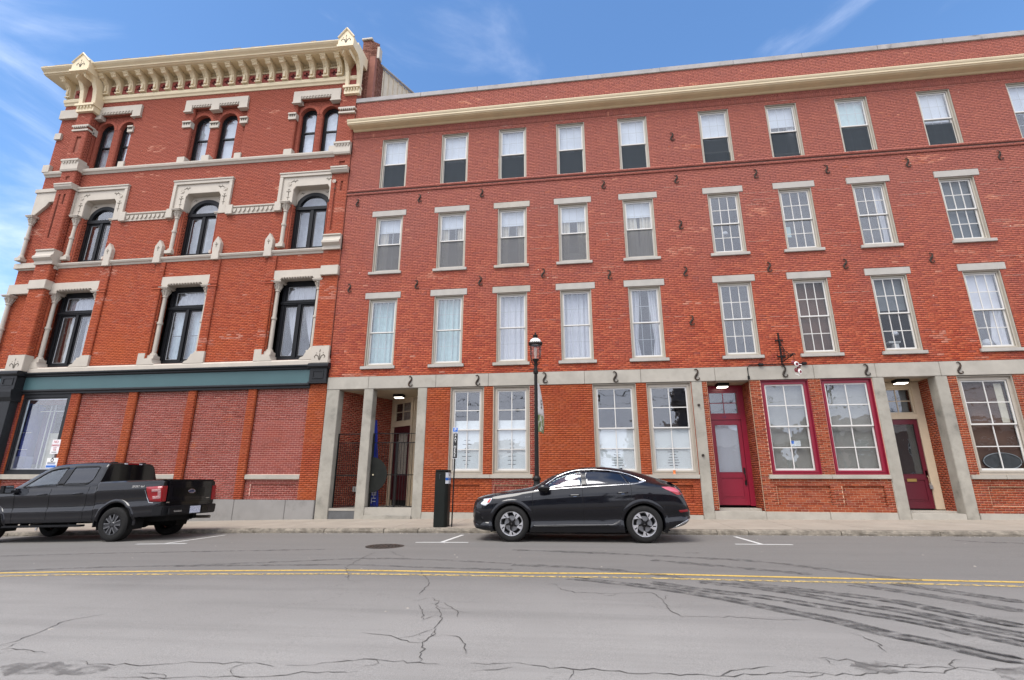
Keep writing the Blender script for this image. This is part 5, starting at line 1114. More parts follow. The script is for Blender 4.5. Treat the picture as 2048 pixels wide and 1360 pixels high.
for a, b in ((-23.9, -21.4), (-21.4, -19.1), (-19.1, -16.6), (-16.6, -14.3), (-14.3, -12.12), (-12.12, -10.2), (-10.2, LX1)): B(MB().box(a+.004, b-.004, WY-.06, WY+.2, -.4, .755), 'base_stone', plain('pale base stone', (.255, .242, .228), .8, var=.08, scale=2, stain=((.19, .18, .168), 1.4, .58, .75)), bevel=.012)
# shop window
m = MB(); m.ring(-21.92, -19.76, 1.60, 4.66, .13, WY+.02, WY+.16); m.ring(-21.80, -19.88, 1.72, 4.54, .06, WY+.05, WY+.14); w = B(m, 'shop_window', FASC)
MB().ring(-21.745, -19.93, 1.775, 4.48, .045, WY+.08, WY+.12).build('glazing_frame', plain('aluminium', (.5, .5, .52), .3, metal=.8), w)
MB().box(-21.70, -19.96, WY+.10, WY+.106, 1.81, 4.44).build('pane', GLASS, w)
B(MB().box(-22.0, -19.7, WY-.10, WY+.2, 1.42, 1.60), 'stone_sill', GRANITE, bevel=.01)
m = MB(); backing(m, -22.0, -19.74, .7, 1.42, WY+.02, [], .1); B(m, 'wall', MO_NEW); kk = Bricks(); kk.panel((-22.0, WY+.02), (-19.74, WY+.02), .75, 1.42, (), j=.0105, proud=.006); kk.build('brickwork', BR_NEW, ORN)
MB().box(-21.2, -19.9, WY+.75, WY+.78, 1.75, 3.2).build('near_wall_panel', plain('beige near wall panel', (.44, .40, .30), .9, var=.2, scale=3), ORN); MB().box(-21.7, -19.9, WY+.62, WY+.64, 4.05, 4.08).build('shelf_edge', SASH, ORN)  # beige panel: added stand-in for the shop wall, near glass to catch skylight
# what stands in the shop
MB().box(-23.8, -19.75, WY+2.4, WY+2.5, .7, 4.6).build('shop_back_wall', plain('shop back wall', (.42, .39, .30), .9, var=.15, scale=.8), ORN); MB().box(-23.8, -19.75, WY+2.3, WY+2.39, 3.2, 4.6).build('shop_bulkhead', ROOMB, ORN)
MB().box(-23.8, -23.7, WY+.3, WY+2.5, .7, 4.6).build('shop_side_wall', plain('dark blue display', (.03, .04, .16), .6, var=.4, scale=2), ORN)
for a, b, c, d, y, mt in ((-22.5, -22.05, 1.7, 4.3, .8, BLUE), (-22.0, -21.7, 2.0, 4.2, 1.0, plain('purple display', (.10, .03, .16), .5, var=.2)), (-22.4, -21.8, 1.65, 2.3, .6, plain('lilac box', (.22, .23, .40), .6))):
    MB().box(a, b, WY+y, WY+y+.3, c, d).build('display_panel', mt, ORN, bevel=.02)
m = MB(); [m.tube([(x, WY+.7, 1.7), (x+.02, WY+.7, 4.3)], .02, 6) for x in (-21.35, -21.15)]; [m.box(-22.3, -21.75, WY+.5, WY+.52, z, z+.02) for z in (2.55, 3.2)]; m.box(-21.9, -20.2, WY+.3, WY+.7, 1.66, 1.74); m.build('display_rack', SASH, ORN)
B(MB().box(LX0-4, -22.66, WY+.15, WY+.155, 1.2, 4.2), 'pane', GLASS); B(MB().box(LX0-4, -22.6, WY+.05, WY+.2, 4.2, 4.66).box(LX0-4, -22.6, WY+.0, WY+.2, .4, 1.2), 'storefront_frame', FASC)
B(MB().box(LX0-4, -23.7, WY+1.6, WY+1.7, .4, 4.6), 'storefront_backing', plain('blue display cloth', (.10, .16, .30), .8, var=.4, scale=1.5))
k = Bricks(); k.panel((-22.02, WY-.04), (-21.93, WY+.02), .75, 4.66, (), j=.0105, proud=.005); k.build('brickwork', BR_NEW, ORN)
# narrow corner bay: colonnettes and stone caps at the far corner
column(LX0+.16, WY-.12, 6.06, 8.86, .085); column(LX0+.12, WY-.12, 10.5, 12.45, .075)
B(MB().box(LX0-.05, PX0, WY-.16, WY+.05, 8.92, 9.36), 'lintel', CREAM, bevel=.012); B(MB().prism([(LX0+.05, 12.45), (LX0+.62, 12.95), (LX0+.72, 13.12), (PX0, 13.12), (PX0, 13.6), (LX0-.05, 13.6), (LX0-.05, 12.45)], WY-.12, WY+.05), 'stone_surround', CREAM, bevel=.012)
B(MB().box(LX0-.1, PX0, WY-.17, WY, 13.58, 13.74), 'moulding', CREAM); B(MB().box(LX0-.1, PX0, WY-.15, WY, 10.08, 10.3), 'string_course', CREAM); B(MB().box(LX0-.06, PX0, WY-.12, WY, 17.36, 17.8), 'hood_lintel', CREAM); B(MB().box(LX0-.04, LX0+.3, WY-.1, WY, 16.3, 16.6), 'impost', CREAM); B(MB().box(LX0-.1, LX0+.25, WY-.16, WY, 14.6, 14.95), 'sill_block', CREAM)
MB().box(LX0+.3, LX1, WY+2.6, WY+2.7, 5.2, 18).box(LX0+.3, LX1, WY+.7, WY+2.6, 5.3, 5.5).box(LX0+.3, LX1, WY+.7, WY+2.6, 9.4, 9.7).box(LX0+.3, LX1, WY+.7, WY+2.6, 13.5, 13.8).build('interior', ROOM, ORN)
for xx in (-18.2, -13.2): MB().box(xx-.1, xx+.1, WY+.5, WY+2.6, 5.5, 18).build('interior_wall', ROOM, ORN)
# fire connection on the base stone
m = MB(); m.tube([(-13.05, WY+.1, .95), (-13.05, WY-.18, .95), (-13.05, WY-.28, .90)], .06, 10); m.tube([(-13.05, WY-.10, .95), (-13.35, WY-.16, .92)], .05, 10); m.lathe([(0, -.36), (.075, -.36), (.075, -.27), (.06, -.26)], (-13.05, WY, .90), 12, 'y'); m.lathe([(0, -.3), (.07, -.3), (.07, -.2)], (-13.38, WY+.08, .91), 12, 'y')
m.build('fire_pipe', plain('faded red enamel', (.38, .06, .05), .45, var=.15), ORN, smooth=True)
# ------------------------------------------------------------------ vehicles
PAINT = plain('black car paint', (.0035, .0036, .006), .4, var=0, coat=1.0, spec=.08)
PLAST = plain('black trim plastic', (.008, .008, .009), .55, var=.1, spec=.2)
GLOSSB = plain('gloss black trim', (.003, .003, .004), .12, var=0, spec=.45)
CHROME = plain('bright trim', (.62, .62, .64), .22, metal=1, var=0)
ALLOY = plain('machined alloy', (.72, .72, .74), .28, metal=.85, var=0)
DALLOY = plain('dark alloy', (.07, .07, .073), .36, metal=.7, var=0)
RUBBER = plain('tyre rubber', (.015, .0145, .014), .8, var=.15, scale=20, stain=((.035, .032, .03), 6, .55, .8), spec=.2)
DISC = plain('brake disc', (.30, .30, .31), .4, metal=.7, var=.1)
REDL = plain('red lamp lens', (.27, .005, .010), .12, var=.05, coat=.6)
REDL2 = plain('pale red lamp lens', (.50, .10, .14), .15, var=.05, coat=.6)
LENSW = plain('clear lamp lens', (.62, .64, .68), .12, var=.1, coat=.6)
LENSP = plain('pinkish lamp lens', (.42, .22, .22), .2, var=.3, scale=40)
GAP = plain('panel gap', (.0015, .0015, .0015), .9, var=0)
SEATM = plain('car seat', (.035, .034, .034), .8, var=.1)
def pchip(x, X, Y):
    X = np.asarray(X, float); Y = np.asarray(Y, float); h = np.diff(X); d = np.diff(Y)/h; m = np.zeros_like(Y)
    m[0], m[-1] = d[0], d[-1]
    for i in range(1, len(X)-1): m[i] = 0 if d[i-1]*d[i] <= 0 else 2*d[i-1]*d[i]/(d[i-1]+d[i])
    i = np.clip(np.searchsorted(X, x)-1, 0, len(X)-2); t = (x-X[i])/h[i]
    return (1+2*t)*(1-t)**2*Y[i]+t*(1-t)**2*h[i]*m[i]+t*t*(3-2*t)*Y[i+1]+t*t*(t-1)*h[i]*m[i+1]
def crsub(pts, n):
    P = np.array(pts); L_ = np.concatenate([[0], np.cumsum(np.hypot(*np.diff(P, axis=0).T))]); t = np.linspace(0, L_[-1], n)
    return np.stack([pchip(t, L_, P[:, 0]), pchip(t, L_, P[:, 1])], 1)
class Shell:
    def __init__(s, cols, sec, nx=230, npt=60):
        X = np.array(cols['x'], float); s.x = np.linspace(X[0], X[-1], nx); V = {k: pchip(s.x, X, v) for k, v in cols.items()}
        s.S = np.stack([crsub(sec({k: V[k][i] for k in V}), npt) for i in range(nx)]); s.top = sec.top
    def y(s, x, z):
        i = int(np.clip(np.searchsorted(s.x, x)-1, 0, len(s.x)-2)); t = (x-s.x[i])/(s.x[i+1]-s.x[i]); A = s.S[i]*(1-t)+s.S[i+1]*t
        k = A[:, 1] <= A[:, 1].max()-.0; j0 = 0
        zz, yy = A[:, 1], A[:, 0]; j = int(np.argmax(yy > yy.max()*.80)); e = len(zz)-1
        o = np.maximum.accumulate(zz[j:e]); return float(np.interp(z, o+np.arange(len(o))*1e-9, yy[j:e]))
    def build(s, name, mat, parent, wheels=(), R_=.43, holes=(), ymin=.55):
        nx, npt, _ = s.S.shape; v = []; f = []
        for sg in (-1, 1):
            o = len(v); v += [(float(s.x[i]), sg*float(s.S[i, k, 0]), float(s.S[i, k, 1])) for i in range(nx) for k in range(npt)]; dead = set()
            def inp(x, z, poly):
                c = False; n = len(poly)
                for a in range(n):
                    (x1, z1), (x2, z2) = poly[a], poly[(a+1) % n]
                    if (z1 > z) != (z2 > z) and x < (x2-x1)*(z-z1)/(z2-z1)+x1: c = not c
                return c
            for i in range(nx-1):
                for k in range(npt-1):
                    xc = (s.x[i]+s.x[i+1])/2; zc = (s.S[i, k, 1]+s.S[i+1, k+1, 1])/2; yc = (s.S[i, k, 0]+s.S[i+1, k+1, 0])/2
                    if yc > ymin and any((xc-wx)**2+(zc-wz)**2 < R_*R_ for wx, wz in wheels): dead.add((i, k)); continue
                    if k > npt*.3 and any(inp(xc, zc, h) for h in holes): dead.add((i, k)); continue
                    q = (o+i*npt+k, o+(i+1)*npt+k, o+(i+1)*npt+k+1, o+i*npt+k+1); f.append(q if sg < 0 else q[::-1])
            for (i, k) in dead:      # round the edge of the wheel arch
                for (a, b) in ((i, k), (i+1, k), (i, k+1), (i+1, k+1)):
                    x, y, z = v[o+a*npt+b]
                    for wx, wz in wheels:
                        d = math.hypot(x-wx, z-wz)
                        if R_*.9 < d < R_*1.1 and abs(y) > ymin: v[o+a*npt+b] = (wx+(x-wx)*R_/d, y, wz+(z-wz)*R_/d)
            for e in (0, nx-1): f.append(tuple(o+e*npt+k for k in range(npt)))
        o = MB().add(v, f).build(name, mat, parent, smooth=True); return o
    def patch(s, poly, off, sg=-1, nx=26, nz=6):
        xs = [p[0] for p in poly]; n = len(poly); rows = []
        for k in range(nx+1):
            x = min(xs)+(max(xs)-min(xs))*(k/nx*.998+.001); zz = []
            for a in range(n):
                (x1, z1), (x2, z2) = poly[a], poly[(a+1) % n]
                if (x1-x)*(x2-x) <= 0 and x1 != x2: zz.append(z1+(z2-z1)*(x-x1)/(x2-x1))
            lo, hi = min(zz), max(zz); rows.append([(x, sg*(s.y(x, lo+(hi-lo)*q/nz)+off), lo+(hi-lo)*q/nz) for q in range(nz+1)])
        return rows
    def panel(s, name, poly, off, mat, parent, sg=-1, thick=.006, **k):
        m = MB(); m.grid(s.patch(poly, off, sg, **k)); o = m.build(name, mat, parent, smooth=True); md = o.modifiers.new('t', 'SOLIDIFY'); md.thickness = thick; md.offset = 1 if sg < 0 else -1; md.offset = 0; return o
    def line(s, pts, rad, off, sg=-1, n=6, mb=None, closed=False):
        mb = mb or MB(); P = [Vector((a, b, 0)) for a, b in pts]; P = P+[P[0]] if closed else P; Q = []
        for a, b in zip(P[:-1], P[1:]):
            for k in range(n): q = a.lerp(b, k/n); Q.append((q.x, sg*(s.y(q.x, q.y)+off), q.y))
        Q.append((P[-1].x, sg*(s.y(P[-1].x, P[-1].y)+off), P[-1].y)); mb.tube(Q, rad, 6); return mb
def smoothpoly(pts, n=5):
    return [(q.x, q.y) for q in strip_pts(pts, n)]
def wheel(parent, x, y, z, sg, r, rr, wd, kind):
    """tyre > rim, spokes..., built about its hub on the outer side sg"""
    w = empty('wheel', (0, 0, 0)); w.parent = parent; ORG[w.name] = Vector((0, 0, 0)); y0 = y; yi = y-sg*wd
    m = MB(); pr = [(rr-.005, 0.018), (rr+.012, .004), (rr+.03, 0), (r*.86, -.004), (r*.95, .010), (r*.985, .03)]
    n = 7
    for k in range(n): a = .03+(wd-.06)*k/n; b = .03+(wd-.06)*(k+1)/n; pr += [(r, a+.003), (r, b-.007), (r-.010, b-.006), (r-.010, b-.001)]
    pr += [(r*.985, wd-.03), (r*.95, wd-.01), (r*.86, wd), (rr, wd-.01)]
    m.lathe([(a, -sg*b) for a, b in pr], (x, y, z), 56, 'y'); m.build('tyre', RUBBER, w, smooth=True)
    m = MB(); m.lathe([(rr+.004, 0), (rr+.006, -sg*.012), (rr-.012, -sg*.014), (rr-.03, -sg*.05), (rr-.04, -sg*wd*.9)], (x, y, z), 48, 'y'); m.build('rim', ALLOY if kind == 'suv' else DALLOY, w, smooth=True)
    MB().lathe([(0, -sg*.13), (rr-.045, -sg*.13), (rr-.04, -sg*.15)], (x, y, z), 32, 'y').build('rim_back', PLAST, w)
    MB().lathe([(.07, -sg*.085), (.165, -sg*.085), (.165, -sg*.10)], (x, y, z), 32, 'y').build('brake_disc', DISC, w)
    def wedge(polar, y1, y2, rot, mb):
        P = [(x+a*math.cos(R(t)+rot), z+a*math.sin(R(t)+rot)) for a, t in polar]; mb.prism(P, y+sg*y1, y+sg*y2)
    bl, dk_ = MB(), MB()
    if kind == 'suv':
        for k in range(5):
            t = 2*math.pi*k/5+R(62)
            wedge([(rr-.010, 22), (rr-.010, 11), (rr-.010, 0), (rr-.010, -11), (rr-.010, -21), (rr*.50, -20), (rr*.60, -8)], -.045, -.004, t, bl)
            wedge([(rr*.64, -10), (rr*.50, -21), (.045, -55), (.045, 10)], -.05, -.014, t, dk_); wedge([(rr-.022, -3), (rr-.022, 3), (rr*.68, 0), (rr*.68, -7)], -.02, -.002, t, dk_)
        bl.build('spokes', ALLOY, w); dk_.build('spoke_inserts', GLOSSB, w)
        m = MB(); m.lathe([(0, -sg*.004), (.028, -sg*.004), (.034, -sg*.012), (.036, -sg*.03), (.062, -sg*.035), (.066, -sg*.06)], (x, y, z), 24, 'y')
        for k in range(5): a = 2*math.pi*k/5+.9; m.lathe([(0, -sg*.02), (.012, -sg*.022), (.013, -sg*.04)], (x+.052*math.cos(a), y, z+.052*math.sin(a)), 10, 'y')
        m.build('hub', GLOSSB, w)
        m = MB()
        for k in range(4): m.lathe([(.0048, 0), (.0062, 0)], (x-.0105+.007*k, y+sg*.0005-sg*.004, z), 14, 'y')
        m.build('hub_rings', CHROME, w)
    else:
        for k in range(6):
            t = 2*math.pi*k/6+.18
            for s in (-1, 1):
                bl2 = [(rr-.012, s*14-4), (rr-.012, s*14+4), (.07, s*26+9), (.07, s*26-9)]; wedge(bl2, -.05, -.006, t, bl)
            wedge([(rr-.02, -10), (rr-.02, 10), (.07, 24), (.07, -24)], -.06, -.022, t, dk_)
        bl.build('spokes', plain('grey machined spokes', (.20, .20, .205), .32, metal=.85, var=0), w); dk_.build('spoke_inserts', DALLOY, w)
        MB().lathe([(0, -sg*.002), (.045, -sg*.004), (.06, -sg*.02), (.085, -sg*.03), (.09, -sg*.06)], (x, y, z), 24, 'y').build('hub', DALLOY, w, smooth=True)
    return w
def arch_flare(sh, parent, wx, wz, r0, r1, a0, a1, mat, off=.014, name='wheel_arch', sg=-1, ymin=.5, zcl=None):
    n = 40; rows = [[], [], [], []]
    for k in range(n+1):
        t = R(a0+(a1-a0)*k/n); c, s = math.cos(t), math.sin(t)
        for j, (rr, of) in enumerate(((r0-.01, -.09), (r0, off*.6), ((r0+r1)/2, off), (r1, .0005))):
            x, z = wx+rr*c, wz+rr*s; xs = wx+max(rr, r0)*c; zs = wz+max(rr, r0)*s
            yy = max(sh.y(xs, max(zs, .0)), ymin)+of; rows[j].append((x, sg*yy, z))
    return MB().grid(rows).build(name, mat, parent, smooth='all')
def wheel_well(parent, wx, wz, r, y0, y1, name='wheel_well'):
    n = 24; rows = []
    for k in range(n+1): t = math.pi*(-.12+1.24*k/n); rows.append([(wx+r*math.cos(t), y, wz+r*math.sin(t)) for y in (y0, y1)])
    m = MB().grid(rows); m.add([(wx+r*math.cos(math.pi*(-.12+1.24*k/n)), y1, wz+r*math.sin(math.pi*(-.12+1.24*k/n))) for k in range(n+1)], [tuple(range(n+1))]); return m.build(name, GAP, parent)

# --- black SUV with coupe roof, seen square-on from its left side
SX, SY = -.195, 12.80
sl_ = math.atan((zr(1.26)-zr(-1.65))/2.91)
SUV = empty('suv', (SX, SY, zr(SX)+.004), 'glossy black SUV with sloping coupe roof parked at the kerb beneath the street lamp', 'car', rot=(0, -sl_, 0))
cols = {'x':  [-2.42, -2.38, -2.28, -2.05, -1.70, -1.30, -1.00, -.5, 0, .5, 1.0, 1.45, 1.9, 2.16, 2.33, 2.43, 2.475],
        'zb': [.36, .30, .25, .22, .20, .19, .185, .185, .185, .185, .19, .20, .26, .31, .36, .42, .48],
        'zt': [.80, .88, .945, 1.005, 1.075, 1.125, 1.175, 1.435, 1.585, 1.622, 1.575, 1.475, 1.335, 1.245, 1.14, .92, .76],
        'zk': [.70, .79, .87, .945, 1.005, 1.05, 1.085, 1.13, 1.165, 1.19, 1.215, 1.225, 1.20, 1.14, .99, .80, .70],
        'ym': [.52, .66, .80, .905, .952, .962, .964, .964, .964, .964, .964, .962, .93, .885, .83, .74, .66],
        'yk': [.46, .60, .73, .83, .875, .89, .90, .905, .905, .90, .885, .86, .80, .75, .71, .64, .58],
        'yt': [.36, .48, .60, .70, .745, .755, .74, .665, .625, .610, .60, .585, .575, .58, .58, .5, .44],
        'zre': [.76, .85, .92, .985, 1.05, 1.095, 1.145, 1.385, 1.53, 1.565, 1.52, 1.42, 1.285, 1.20, 1.03, .85, .735]}
def suv_sec(c):
    zb, zk, ym, yk, yt, zre, zt = (c[k] for k in ('zb', 'zk', 'ym', 'yk', 'yt', 'zre', 'zt')); h = zk-zb
    return [(0, zb), (ym-.16, zb), (ym-.06, zb+.02), (ym-.025, zb+.11*h), (ym-.02, zb+.17*h), (ym-.055, zb+.27*h), (ym-.045, zb+.34*h), (ym-.008, zb+.47*h), (ym, zb+.60*h), (ym-.004, zb+.80*h), (ym-.03, zb+.90*h), (yk, zk),
            (yk*.42+yt*.58+.012, zk*.42+zre*.58), (yt, zre), (yt-.10, zre+(zt-zre)*.72), (yt*.5, zt-.004), (0, zt)]
suv_sec.top = 13
SH = Shell(cols, suv_sec)
SWX, SWZ = 1.4535, .3825
fdoor = smoothpoly([(-.72, 1.105), (-.62, 1.25), (-.42, 1.375), (-.20, 1.465), (.02, 1.515), (.14, 1.53), (.155, 1.16)], 3)
fw_ = [(-.70, 1.12), (-.60, 1.235), (-.42, 1.365), (-.20, 1.455), (.02, 1.505), (.12, 1.515), (.145, 1.175)]
rw_ = [(.235, 1.182), (.22, 1.52), (.50, 1.525), (.80, 1.50), (.985, 1.465), (1.16, 1.225)]
qw_ = [(1.04, 1.452), (1.22, 1.395), (1.42, 1.315), (1.50, 1.275), (1.36, 1.245), (1.20, 1.232)]
SH.build('body', PAINT, SUV, wheels=[(-SWX, SWZ), (SWX, SWZ)], R_=.435, holes=[fw_, rw_, qw_], ymin=.58)
for sg in (-1, 1):
    for wx in (-SWX, SWX):
        arch_flare(SH, SUV, wx, SWZ, .435, .525, -22, 202, PAINT, .020, sg=sg, ymin=.80); wheel_well(SUV, wx, SWZ, .437, sg*.93, sg*.55)
        wheel(SUV, wx, sg*.958, SWZ, sg, .3825, .258, .255, 'suv')
    for nm, P, g in (('front_window', fw_, GLASSC), ('rear_window', rw_, GLASSD), ('quarter_window', qw_, GLASSD)):
        c = (sum(a for a, b in P)/len(P), sum(b for a, b in P)/len(P)); SH.panel(nm, [(c[0]+(a-c[0])*1.05, c[1]+(b-c[1])*1.05) for a, b in P], -.004, g, SUV, sg, thick=.003)
    # bright line round the glass
    lo = [(-.92, 1.085), (-.70, 1.102), (-.3, 1.135), (.14, 1.158), (.6, 1.186), (1.0, 1.206), (1.30, 1.222), (1.46, 1.252), (1.56, 1.285)]
    hi = [(1.56, 1.285), (1.42, 1.345), (1.22, 1.425), (1.0, 1.485), (.75, 1.525), (.45, 1.545), (.14, 1.542), (-.05, 1.52), (-.22, 1.475), (-.42, 1.395), (-.60, 1.275), (-.80, 1.15)]
    m = SH.line(lo, .008, .004, sg, 4); SH.line(hi, .008, .004, sg, 5, m); SH.line([(1.40, 1.255), (1.50, 1.272), (1.53, 1.288), (1.44, 1.322)], .014, .004, sg, 3, m); m.build('window_trim', CHROME, SUV, smooth=True)
    SH.panel('pillar_trim', [(.145, 1.165), (.13, 1.53), (.225, 1.535), (.24, 1.17)], .002, GLOSSB, SUV, sg); SH.panel('pillar_trim', [(1.0, 1.47), (1.04, 1.455), (1.21, 1.228), (1.155, 1.222)], .002, GLOSSB, SUV, sg)
    m = SH.line([(-.965, 1.06), (-.975, .80), (-.985, .55), (-.97, .34)], .0045, .0005, sg, 8); SH.line([(.15, 1.15), (.155, .8), (.155, .36)], .0045, .0005, sg, 10, m)
    SH.line([(1.21, 1.21), (1.225, 1.05), (1.21, .92), (1.10, .82), (.98, .62), (.93, .46), (.86, .355)], .0045, .0005, sg, 6, m); SH.line([(-.97, .335), (0, .35), (.86, .355)], .0045, .0005, sg, 16, m); SH.line([(1.33, 1.115), (1.52, 1.13), (1.8, 1.16)], .003, .0005, sg, 6, m); m.build('door_gap', GAP, SUV)
    SH.panel('sill_trim', [(-.98, .30), (-.98, .325), (.80, .375), (.98, .47), (1.0, .44), (.86, .30)], .010, GLOSSB, SUV, sg); SH.line([(-.96, .345), (0, .366), (.78, .374), (.94, .455)], .007, .004, sg, 8).build('sill_strip', plain('dark satin strip', (.06, .06, .065), .35, metal=.6, var=0), SUV, smooth=True)
    for hx, hz in ((-.03, .985), (1.02, 1.035)):
        m = MB(); yy = SH.y(hx, hz); m.tube([(hx-.115, sg*(yy+.008), hz), (hx-.08, sg*(yy+.035), hz+.006), (hx+.09, sg*(yy+.035), hz+.010), (hx+.12, sg*(yy+.008), hz+.008)], [.016, .018, .018, .014], 8, .7); m.build('handle', PAINT, SUV, smooth=True)
        MB().tube([(hx-.03, sg*(yy+.006), hz-.028), (hx+.05, sg*(yy+.006), hz-.026)], .012, 6, .5).build('handle_recess', CHROME, SUV)
    # mirror
    m = MB(); y0 = SH.y(-.68, 1.1); m.tube([(-.60, sg*(y0-.02), 1.10), (-.66, sg*(y0+.08), 1.085)], [.035, .045], 8); pts = []
    for k in range(9):
        a = k/8; r_ = .085*math.sin(math.pi*(.12+.86*a))**.6; pts.append((-.83+.26*a, sg*(y0+.16), 1.135+.012*math.sin(a*3)))
    m.tube(pts, [.02+.075*math.sin(math.pi*min(.98, .12+.80*k/8))**.7 for k in range(9)], 14, .95); m.build('mirror', GLOSSB, SUV, smooth=True)
    SH.panel('headlight', [(-2.20, .845), (-2.10, .91), (-1.90, .925), (-1.95, .83), (-2.06, .755), (-2.16, .79)], .004, LENSW, SUV, sg); SH.panel('headlight_bezel', [(-2.27, .83), (-2.12, .915), (-2.10, .875), (-2.19, .80)], .006, GLOSSB, SUV, sg)
    SH.panel('front_marker', [(-2.02, .83), (-1.97, .905), (-1.925, .91), (-1.965, .83)], .009, plain('orange red marker', (.5, .06, .04), .15, var=0), SUV, sg)
    SH.panel('taillight', [(1.88, 1.155), (2.05, 1.16), (2.18, 1.14), (2.29, 1.085), (2.25, 1.03), (2.06, 1.06), (1.97, 1.10)], .006, REDL2, SUV, sg); SH.panel('taillight', [(2.06, 1.06), (2.25, 1.03), (2.29, 1.08), (2.35, 1.0), (2.20, .98)], .008, REDL, SUV, sg)
    SH.panel('reflector', [(2.20, .665), (2.40, .68), (2.43, .64), (2.24, .62)], .008, REDL, SUV, sg)
    SH.panel('bumper_trim', [(2.05, .30), (2.24, .40), (2.44, .50), (2.42, .45), (2.27, .37)], .014, CHROME, SUV, sg)
    SH.line([(1.88, .60), (2.05, .615), (2.22, .62)], .003, .001, sg, 5).build('bumper_gap', GAP, SUV); SH.panel('front_grille', [(-2.35, .40), (-2.30, .66), (-2.20, .62), (-2.12, .42), (-2.2, .34)], .004, PLAST, SUV, sg); SH.panel('front_intake', [(-2.34, .30), (-2.1, .30), (-2.0, .27), (-2.3, .27)], .006, PLAST, SUV, sg)
    o = text('badge', 'e-tron', .05, CHROME, SUV, (-1.075, sg*(SH.y(-1.075, .955)+.002), .955), local=True, rot=(math.pi/2, 0, 0 if sg < 0 else math.pi))
m = MB(); m.profx([(-.6, 1.24), (.6, 1.24), (.6, 1.262), (-.6, 1.262)], 2.05, 2.29); o = m.build('spoiler', GLOSSB, SUV, bevel=.008); MB().add([(1.00, -.02, 1.57), (1.13, -.02, 1.555), (1.12, 0, 1.60), (1.0, .02, 1.57), (1.13, .02, 1.555)], [(0, 1, 2), (3, 2, 4), (0, 2, 3), (1, 4, 2)]).build('antenna', GLOSSB, SUV)
MB().box(-1.9, 2.0, -.82, .82, .24, .26).build('underbody', GAP, SUV)
for sx, rows_ in ((-.15, (-.38, .38)), (.78, (-.38, .38))):
    for yy in rows_:
        MB().box(sx-.28, sx+.24, yy-.24, yy+.24, .48, .66).profx([(yy-.24, .62), (yy+.24, .62), (yy+.20, 1.20), (yy-.20, 1.20)], sx+.16, sx+.28).profx([(yy-.12, 1.2), (yy+.12, 1.2), (yy+.10, 1.40), (yy-.10, 1.40)], sx+.2, sx+.28).build('seat', SEATM, SUV, bevel=.03)
MB().profx([(-.8, .7), (.8, .7), (.75, 1.08), (-.75, 1.08)], -.95, -.62).build('dashboard', SEATM, SUV, bevel=.04); MB().lathe([(.165, 0), (.18, .012), (.185, 0), (.18, -.012), (.165, 0)], (-.50, -.38, 1.05), 24, 'x').build('steering_wheel', SEATM, SUV)

# --- black crew-cab pickup, rear three-quarter
TX, TY_ = -13.44, 12.74
ts = math.atan((zr(-11.6)-zr(-15.28))/3.68)
TRK = empty('pickup_truck', (TX, TY_, zr(TX)+.006), 'black crew-cab pickup truck with chrome-ringed oval badge on its tailgate parked outside the corner building', 'pickup', rot=(0, -ts, 0))
tc_ = {'x':  [-2.90, -2.86, -2.75, -2.5, -2.0, -1.4, -.6, .4, 1.18, 1.26, 2.0, 2.6, 2.92, 3.00, 3.04],
       'zb': [.55, .50, .46, .44, .44, .44, .44, .44, .45, .46, .50, .54, .56, .60, .62],
       'zt': [1.10, 1.18, 1.24, 1.28, 1.31, 1.335, 1.34, 1.345, 1.35, 1.43, 1.435, 1.435, 1.432, 1.42, 1.41],
       'ym': [.80, .90, .96, .985, .99, .99, .99, .99, .99, .99, .99, .985, .975, .955, .94]}
def trk_sec(c):
    zb, zt, ym = c['zb'], c['zt'], c['ym']; h = zt-zb
    return [(0, zb), (ym-.12, zb), (ym-.05, zb+.015), (ym-.03, zb+.10*h), (ym-.028, zb+.22*h), (ym-.012, zb+.34*h), (ym-.04, zb+.40*h), (ym-.03, zb+.58*h), (ym-.002, zb+.74*h), (ym, zb+.80*h), (ym-.022, zb+.86*h), (ym-.025, zt-.05), (ym-.035, zt-.015), (ym-.08, zt), (ym*.5, zt), (0, zt)]
trk_sec.top = 12
TH = Shell(tc_, trk_sec, 240, 56); TWX, TWZ = 1.84, .40
TH.build('body', PAINT, TRK, wheels=[(-TWX, TWZ+.04), (TWX, TWZ+.04)], R_=.475, ymin=.6)
gc = {'x': [-1.42, -1.3, -1.0, -.7, -.5, -.2, .4, 1.0, 1.17, 1.20], 'zb': [1.30]*10,
      'zt': [1.335, 1.40, 1.60, 1.79, 1.875, 1.925, 1.945, 1.94, 1.925, 1.90], 'ym': [.93]*8+[.925, .915], 'yt': [.90, .86, .79, .735, .715, .71, .71, .715, .72, .71]}
def cab_sec(c):
    zt, ym, yt = c['zt'], c['ym'], c['yt']; ze = max(1.315, zt-.055)
    return [(0, 1.30), (ym, 1.30), (ym, 1.318), (ym*.5+yt*.5+.012, 1.318*.5+ze*.5), (yt, ze), (yt-.07, ze+(zt-ze)*.75), (yt*.5, zt), (0, zt)]
cab_sec.top = 4
CH = Shell(gc, cab_sec, 120, 48)
tf = [(-.98, 1.365), (-.60, 1.66), (-.44, 1.755), (-.2, 1.80), (.03, 1.815), (-.03, 1.375)]; tr_ = [(.19, 1.375), (.26, 1.82), (.90, 1.82), (.985, 1.80), (.96, 1.48), (.88, 1.40), (.8, 1.378)]
CH.build('cab', PAINT, TRK, holes=[tf, tr_], ymin=9)
